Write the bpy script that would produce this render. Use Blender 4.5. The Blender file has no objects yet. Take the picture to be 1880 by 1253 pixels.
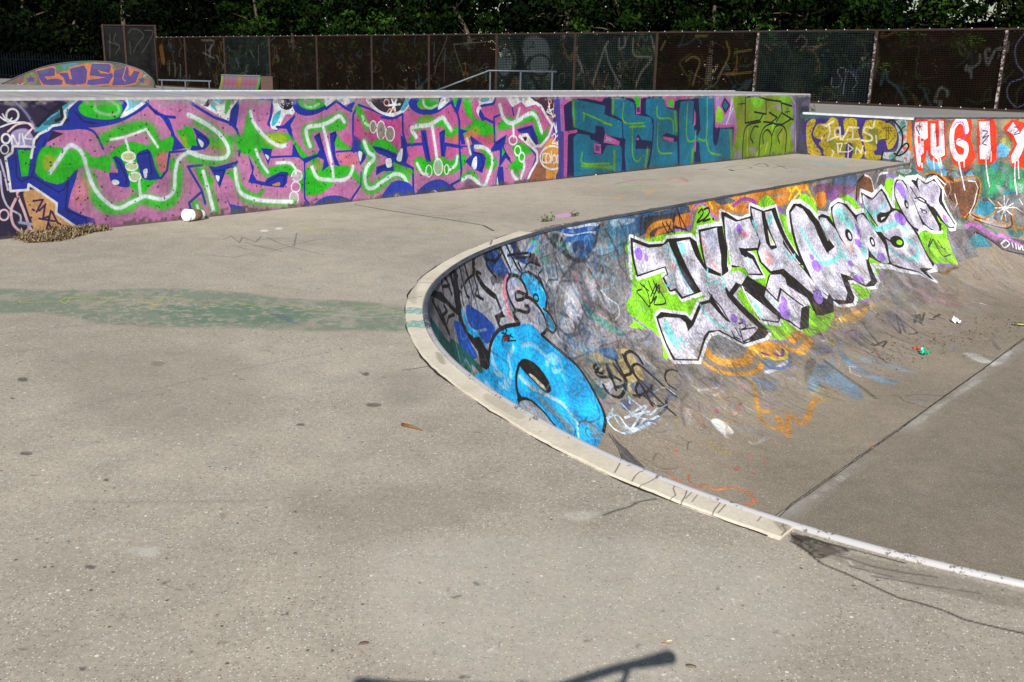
import bpy, bmesh, math, random
import numpy as np
from math import sin, cos, pi, radians, atan, tan, sqrt, atan2
from mathutils import Matrix, Vector
from mathutils.geometry import tessellate_polygon

rng = np.random.default_rng(7)
random.seed(7)
SC = bpy.context.scene
COL = SC.collection

# ------------------------------------------------------------------ camera model
# The photograph was traced at 1880 x 1253; these give the eye, and gp() finds the place on the ground for a traced point.
FPX, CX, CY = 1810.0, 940.0, 626.5
PITCH, ROLL, EYE = atan(497 / 1810.0), atan(0.024), 1.5
FW = np.array([0, cos(PITCH), -sin(PITCH)])
_U0 = np.array([0, sin(PITCH), cos(PITCH)])
_R0 = np.array([1.0, 0, 0])
RT = cos(ROLL) * _R0 + sin(ROLL) * _U0
UP = -sin(ROLL) * _R0 + cos(ROLL) * _U0
EYEP = np.array([0, 0, EYE])

def rays(P):
    P = np.asarray(P, float).reshape(-1, 2)
    return FW + ((P[:, :1] - CX) / FPX) * RT - ((P[:, 1:] - CY) / FPX) * UP

def gp(x, y, z=0.0):
    v = rays([[x, y]])[0]
    return EYEP + (z - EYE) / v[2] * v

def at_depth(x, y, d):
    return EYEP + rays([[x, y]])[0] * d

# ------------------------------------------------------------------ plan of the place
WA = radians(40.0)
E2 = np.array([sin(WA), cos(WA)])            # along the long walls
N2 = np.array([cos(WA), -sin(WA)])           # out of the long walls, towards the viewer
K0 = gp(1462, 282.5)[:2]                     # inner corner: ledge meets platform wall
C0 = gp(1670, 300)[:2]                       # end of the platform wall, where the deep end begins
LH, PH, R = 1.18, 0.82, 2.2                  # ledge height, platform height, bowl radius and depth
WALL0 = K0 - E2 * 18.6                       # left end of the ledge
WLEN = 18.6

# coping line, near right -> round the left -> along the far side -> deep end -> closed out of frame
def catmull(P, closed=False, n=8):
    P = np.asarray(P, float)
    if len(P) < 3:
        return P
    if closed:
        Q = np.vstack([P[-1], P, P[0], P[1]])
    else:
        Q = np.vstack([2 * P[0] - P[1], P, 2 * P[-1] - P[-2]])
    t = np.linspace(0, 1, n, endpoint=False)[:, None]
    out = []
    for i in range(len(Q) - 3):
        a, b, c, d = Q[i:i + 4]
        out.append(0.5 * ((2 * b) + (c - a) * t + (2 * a - 5 * b + 4 * c - d) * t ** 2 + (3 * b - a - 3 * c + d) * t ** 3))
    out = np.vstack(out)
    if not closed:
        out = np.vstack([out, P[-1]])
    return out

cop_px = [(1880, 1077), (1750, 1049), (1600, 1011), (1450, 967), (1320, 924), (1200, 879), (1085, 827), (1000, 781), (900, 721),
          (835, 672), (800, 633), (784, 600), (779, 568), (785, 540), (805, 512), (850, 479), (900, 456), (950, 439)]
near = [gp(*p)[:2] for p in cop_px]
far0 = gp(1040, 415)[:2]
DE = gp(1880, 217, PH)[:2] - C0
DE = DE / np.linalg.norm(DE)                 # direction of the deep-end wall
ctrl_lead = [(11.5, 4.6), (9.0, 2.7), (6.6, 1.8), (4.4, 1.75), (2.9, 2.2)]
body = catmull([np.array(p) for p in ctrl_lead] + near + [far0, far0 + (C0 - far0) * .2], n=8)
far_line = np.array([far0 + (C0 - far0) * t for t in np.linspace(.2, 1, 60)])
deep = np.array([C0 + DE * t for t in np.linspace(0.1, 4.4, 40)])
dend = deep[-1]
_cc = dend + 2.6 * np.array([DE[1], -DE[0]])
_a0 = atan2(dend[1] - _cc[1], dend[0] - _cc[0])
arc_ = np.array([_cc + 2.6 * np.array([cos(t), sin(t)]) for t in np.linspace(_a0, 0, 30)])
tail = np.vstack([arc_, catmull([arc_[-2], arc_[-1], arc_[-1] + [.02, -2.2], (15.0, 13.6), (14.5, 9.8), (13.3, 6.9), (11.5, 4.6)], n=8)[9:]])
loop = np.vstack([body, far_line[1:], deep, tail[1:-1]])
keep = [0]
for i in range(1, len(loop)):
    if np.linalg.norm(loop[i] - loop[keep[-1]]) > 0.03:
        keep.append(i)
loop = loop[keep]
# resample evenly
def resample(P, step):
    Q = np.vstack([P, P[:1]])
    d = np.r_[0, np.cumsum(np.linalg.norm(np.diff(Q, axis=0), axis=1))]
    n = int(d[-1] / step)
    s = np.linspace(0, d[-1], n, endpoint=False)
    return np.c_[np.interp(s, d, Q[:, 0]), np.interp(s, d, Q[:, 1])], s, d[-1]
LOOP, LS, LTOT = resample(loop, 0.07)
LN = len(LOOP)
# smooth the plan a little so that the pipe runs fair, but keep the crease where the platform wall ends
iC = int(np.argmin(np.linalg.norm(LOOP - C0, axis=1)))
for _ in range(30):
    sm = (np.roll(LOOP, 1, 0) + 2 * LOOP + np.roll(LOOP, -1, 0)) / 4
    sm[iC] = LOOP[iC]
    LOOP = sm
LOOP[iC] = C0
tang = np.roll(LOOP, -1, 0) - np.roll(LOOP, 1, 0)
tang /= np.linalg.norm(tang, axis=1)[:, None]
INW = np.c_[tang[:, 1], -tang[:, 0]]         # inwards (the loop runs clockwise)
iE = int(np.argmin(np.linalg.norm(LOOP - dend, axis=1)))
seg_a = LOOP
seg_d = np.roll(LOOP, -1, 0) - LOOP
seg_l = np.linalg.norm(seg_d, axis=1)
LS = np.r_[0, np.cumsum(seg_l)[:-1]]
LTOT = seg_l.sum()

def s_rho(X):
    """distance along the coping and distance inside it, for plan points"""
    X = np.asarray(X, float)
    S = np.empty(len(X)); RHO = np.empty(len(X))
    for k in range(0, len(X), 2000):
        x = X[k:k + 2000]
        w = x[:, None, :] - seg_a[None]
        t = np.clip((w * seg_d[None]).sum(-1) / (seg_l ** 2)[None], 0, 1)
        q = w - t[..., None] * seg_d[None]
        d2 = (q ** 2).sum(-1)
        j = d2.argmin(1)
        ii = np.arange(len(x))
        cr = seg_d[j, 0] * w[ii, j, 1] - seg_d[j, 1] * w[ii, j, 0]
        S[k:k + 2000] = LS[j] + t[ii, j] * seg_l[j]
        RHO[k:k + 2000] = np.sqrt(d2[ii, j]) * np.where(cr < 0, 1, -1)
    return S, RHO

S_C, S_E = LS[iC], LS[iE]
def surf_top(S, RHO):
    h = np.where((S > S_C) & (S < S_E), PH, 0.0)
    rr = np.clip(RHO, 0, R)
    z = -np.sqrt(np.maximum(0, R * R - (R - rr) ** 2))
    return np.where(RHO < 0, h, z)

def map_bowl(P):
    V = rays(P)
    t0 = (PH + .02 - EYE) / V[:, 2]
    t1 = (-R - .02 - EYE) / V[:, 2]
    lo = t0.copy(); hi = t1.copy(); done = np.zeros(len(V), bool)
    # only start once the ray is past the near coping
    prev = t0.copy()
    for k in range(1, 61):
        t = t0 + (t1 - t0) * (k / 60.0) ** 1.3
        Q = EYEP + V * t[:, None]
        S, RHO = s_rho(Q[:, :2])
        blocked = (Q[:, 2] < surf_top(S, RHO))
        new = blocked & ~done
        lo[new] = prev[new]; hi[new] = t[new]
        done |= new
        prev = t
    for k in range(14):
        m = (lo + hi) / 2
        Q = EYEP + V * m[:, None]
        S, RHO = s_rho(Q[:, :2])
        b = Q[:, 2] < surf_top(S, RHO)
        hi = np.where(b, m, hi); lo = np.where(b, lo, m)
    Q = EYEP + V * hi[:, None]
    S, RHO = s_rho(Q[:, :2])
    z = Q[:, 2]
    a = np.where(z >= 0, -z, R * np.arcsin(np.clip(-z / R, 0, 1)))
    fl = RHO > R
    a = np.where(fl, R * pi / 2 + (RHO - R), a)
    return np.c_[S, -a]

def s_ground(px):
    return float(s_rho(np.array([gp(*px)[:2]]))[0][0])

def map_plane(P, p0, d2, nrm2):
    """point on an upright wall: distance along it and height"""
    V = rays(P)
    t = ((p0 - EYEP[:2]) @ nrm2) / (V[:, :2] @ nrm2)
    Q = EYEP + V * t[:, None]
    return np.c_[(Q[:, :2] - p0) @ d2, Q[:, 2]]

LEND = float(map_plane([[1487, 190]], WALL0, E2, N2)[0, 0])

def map_ground(P):
    V = rays(P)
    t = -EYE / V[:, 2]
    return (EYEP + V * t[:, None])[:, :2]

# ------------------------------------------------------------------ spray-paint rasteriser (surface coordinates, metres)
PAL = dict(white=(226, 230, 236), blue=(16, 40, 165), navy=(8, 12, 85), green=(28, 190, 14), pink=(190, 112, 166), cyan=(60, 170, 195),
           black=(14, 14, 18), dark=(38, 24, 62), magenta=(184, 74, 146), teal=(2, 106, 140), tnavy=(12, 18, 78), lime=(128, 205, 36),
           red=(218, 46, 20), fill=(196, 194, 210), sky=(6, 166, 236), olive=(112, 150, 22), purple=(66, 44, 130), yellow=(196, 172, 22),
           orange=(212, 134, 40), pw=(228, 218, 232), aqua=(120, 205, 205), lilac=(150, 108, 214), grey=(150, 150, 162))

def vnoise(h, w, cell, seed):
    r = np.random.default_rng(seed)
    gh, gw = int(h / cell) + 3, int(w / cell) + 3
    g = r.random((gh, gw)).astype(np.float32)
    y = np.arange(h, dtype=np.float32) / cell; x = np.arange(w, dtype=np.float32) / cell
    yi = y.astype(int); xi = x.astype(int)
    fy = (y - yi)[:, None]; fx = (x - xi)[None]
    fy = fy * fy * (3 - 2 * fy); fx = fx * fx * (3 - 2 * fx)
    a = g[yi][:, xi]; b = g[yi][:, xi + 1]; c = g[yi + 1][:, xi]; d = g[yi + 1][:, xi + 1]
    return (a * (1 - fx) + b * fx) * (1 - fy) + (c * (1 - fx) + d * fx) * fy

class Canvas:
    def __init__(self, u0, v0, wid, hei, ppm, mapper, base=None, wear=0.0, seed=1):
        self.u0, self.v0, self.ppm, self.map = u0, v0, ppm, mapper
        self.w, self.h = int(wid * ppm), int(hei * ppm)
        self.wid, self.hei = wid, hei
        self.rgb = np.zeros((self.h, self.w, 3), np.float32)
        self.al = np.zeros((self.h, self.w), np.float32)
        if base is not None:
            self.rgb[:] = np.array(base, np.float32) / 255; self.al[:] = 1
        self.wear = wear; self.mist = 0.0
        n = vnoise(self.h, self.w, ppm * .035, seed) * .5 + vnoise(self.h, self.w, ppm * .012, seed + 1) * .5
        m = vnoise(self.h, self.w, ppm * .5, seed + 2)
        self.wn = np.clip((n - .62 + .25 * (m - .5)) * 7, 0, 1)

    def _apply(self, x0, y0, cov, col, wear=None):
        h, w = cov.shape
        wv = self.wear if wear is None else wear
        if wv > 0:
            cov = cov * (1 - wv * self.wn[y0:y0 + h, x0:x0 + w])
        A = self.al[y0:y0 + h, x0:x0 + w]
        C = self.rgb[y0:y0 + h, x0:x0 + w]
        no = cov + A * (1 - cov)
        k = np.where(no > 1e-4, cov / np.maximum(no, 1e-4), 0)[..., None]
        C += (np.array(col, np.float32) / 255 - C) * k
        A[:] = no

    def _box(self, T, pad):
        x0 = max(0, int(T[:, 0].min() - pad)); x1 = min(self.w, int(T[:, 0].max() + pad) + 2)
        y0 = max(0, int(T[:, 1].min() - pad)); y1 = min(self.h, int(T[:, 1].max() + pad) + 2)
        return x0, y0, x1, y1

    def tex(self, M):
        return np.c_[(M[:, 0] - self.u0) * self.ppm, (M[:, 1] - self.v0) * self.ppm].astype(np.float32)

    def _dist(self, T, x0, y0, x1, y1, lim):
        D = np.full((y1 - y0, x1 - x0), 1e9, np.float32)
        for a, b in zip(T[:-1], T[1:]):
            bx0 = max(x0, int(min(a[0], b[0]) - lim)); bx1 = min(x1, int(max(a[0], b[0]) + lim) + 2)
            by0 = max(y0, int(min(a[1], b[1]) - lim)); by1 = min(y1, int(max(a[1], b[1]) + lim) + 2)
            if bx1 <= bx0 or by1 <= by0:
                continue
            X = np.arange(bx0, bx1, dtype=np.float32)[None] + .5; Y = np.arange(by0, by1, dtype=np.float32)[:, None] + .5
            d = b - a; L = float(d @ d) + 1e-6
            t = np.clip(((X - a[0]) * d[0] + (Y - a[1]) * d[1]) / L, 0, 1)
            dd = np.hypot(X - a[0] - t * d[0], Y - a[1] - t * d[1])
            v = D[by0 - y0:by1 - y0, bx0 - x0:bx1 - x0]
            np.minimum(v, dd, out=v)
        return D

    def stroke(self, M, wid, col, alpha=1, blur=0.0, wear=None):
        T = self.tex(M); r = max(.55, wid * self.ppm / 2); s = max(.7, blur * self.ppm)
        x0, y0, x1, y1 = self._box(T, r + s)
        if x1 <= x0 or y1 <= y0:
            return
        D = self._dist(T, x0, y0, x1, y1, r + s + 1)
        c = np.clip((r + s * .5 - D) / s, 0, 1)
        if blur > 0:
            c = c * c * (3 - 2 * c)
        self._apply(x0, y0, c * alpha, col, wear)

    def poly(self, M, col, alpha=1, blur=0.0, wear=None):
        T = self.tex(M); s = max(.7, blur * self.ppm)
        x0, y0, x1, y1 = self._box(T, s)
        if x1 <= x0 or y1 <= y0:
            return
        TT = np.vstack([T, T[:1]])
        D = self._dist(TT, x0, y0, x1, y1, s + 2)
        Y = np.arange(y0, y1, dtype=np.float32) + .5; X = np.arange(x0, x1, dtype=np.float32) + .5
        ins = np.zeros((y1 - y0, x1 - x0), bool)
        for a, b in zip(TT[:-1], TT[1:]):
            if a[1] == b[1]:
                continue
            m = ((a[1] <= Y) & (Y < b[1])) | ((b[1] <= Y) & (Y < a[1]))
            if not m.any():
                continue
            xs = a[0] + (Y[m] - a[1]) / (b[1] - a[1]) * (b[0] - a[0])
            ins[m] ^= X[None] > xs[:, None]
        sd = np.where(ins, -D, D)
        c = np.clip((s * .5 - sd) / s, 0, 1)
        if blur > 0:
            c = c * c * (3 - 2 * c)
        self._apply(x0, y0, c * alpha, col, wear)

    def scale_at(self, P):
        c = np.asarray(P, float).reshape(-1, 2).mean(0)
        m = self.map(np.array([c, c + [2, 0], c + [0, 2]]))
        J = (m[1:] - m[0]) / 2
        return sqrt(abs(np.linalg.det(J))) + 1e-6

    def draw(self, text, ws=1.0):
        ox = oy = 0.0; k = 1.0
        jobs = []
        for ln in text.strip().splitlines():
            ln = ln.split('#')[0].strip()
            if not ln:
                continue
            if ln[0] == '@':
                ox, oy, k = [float(v) for v in ln[1:].split()]
                continue
            head, pts = ln.split(':')
            hd = head.split()
            op, cn = hd[0], hd[1]
            col = PAL[cn] if cn in PAL else tuple(float(v) for v in cn.split(','))
            wid = 0; al = 1; bl = 0; wr = None
            for o in hd[2:]:
                if o[0] == 'a': al = float(o[1:])
                elif o[0] == 'b': bl = float(o[1:]) / k
                elif o[0] == 'w': wr = float(o[1:])
                else: wid = float(o) / k
            for part in pts.split(';'):
                nums = [float(v) for v in part.split()]
                P = np.array(nums + [0.0] * (len(nums) % 2)).reshape(-1, 2)
                if op in 'eo':
                    c, rr = P[0], P[1]
                    rot = radians(P[2][0]) if len(P) > 2 else 0
                    th = np.linspace(0, 2 * pi, 18 + (op == 'o'))[:18 + (op == 'o')]
                    if op == 'e': th = np.linspace(0, 2 * pi, 18, endpoint=False)
                    ex, ey = rr[0] * np.cos(th), rr[1] * np.sin(th)
                    P = np.c_[c[0] + ex * cos(rot) - ey * sin(rot), c[1] + ex * sin(rot) + ey * cos(rot)]
                P = P / k + [ox, oy]
                jobs.append((op, col, wid, al, bl, wr, P))
        allp = np.vstack([j[6] for j in jobs])
        MM = self.map(allp); i = 0
        for op, col, wid, al, bl, wr, P in jobs:
            M = MM[i:i + len(P)]; i += len(P)
            sc = self.scale_at(P) if (wid or bl) else 0
            if op in 's': M = catmull(M, False, 6)
            if op in 'qe': M = catmull(M, True, 5)
            if op == 'o': M = catmull(M[:-1], True, 4); M = np.vstack([M, M[:1]])
            if op in 'slo':
                if self.mist and bl * k >= 5 and wid > 0:
                    self.stroke(M, wid * sc * ws * 2.1, col, al * self.mist, max(bl * 3, wid * 1.2) * sc, wr)
                self.stroke(M, wid * sc * ws, col, al, bl * sc * (1.25 if self.mist else 1), wr)
            else:
                self.poly(M, col, al, bl * sc, wr)

    def scuffs(self, n, u, v, ln, wd, cols, al, seed, tilt=0.0):
        r = np.random.default_rng(seed)
        for i in range(n):
            c = np.array([r.uniform(*u), r.uniform(*v)]); l = r.uniform(*ln)
            d = np.array([tilt + r.normal(0, .22), -1.0]) * l
            self.stroke(np.array([c, c + d * .5 + r.normal(0, .01, 2), c + d]), r.uniform(*wd), cols[i % len(cols)], r.uniform(*al), .006, .6)

    def grain(self, amt, seed=3):
        n = vnoise(self.h, self.w, self.ppm * .18, seed) - .5
        n2 = vnoise(self.h, self.w, max(1.5, self.ppm * .02), seed + 1) - .5
        self.rgb *= (1 + amt * (n * 1.2 + n2))[..., None]
        np.clip(self.rgb, 0, 1, out=self.rgb)

    def image(self, name, gain=1.0):
        if gain != 1.0: self.rgb = np.clip(self.rgb, 0, 1) ** 1.0 * gain ** (1 / 2.2)
        im = bpy.data.images.new(name, self.w, self.h, alpha=True)
        px = np.empty((self.h, self.w, 4), np.float32)
        px[..., :3] = np.clip(self.rgb, 0, 1); px[..., 3] = np.clip(self.al, 0, 1)
        im.alpha_mode = 'CHANNEL_PACKED'
        im.pixels.foreach_set(px.ravel())
        im.update(); im.pack()
        return im
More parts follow.
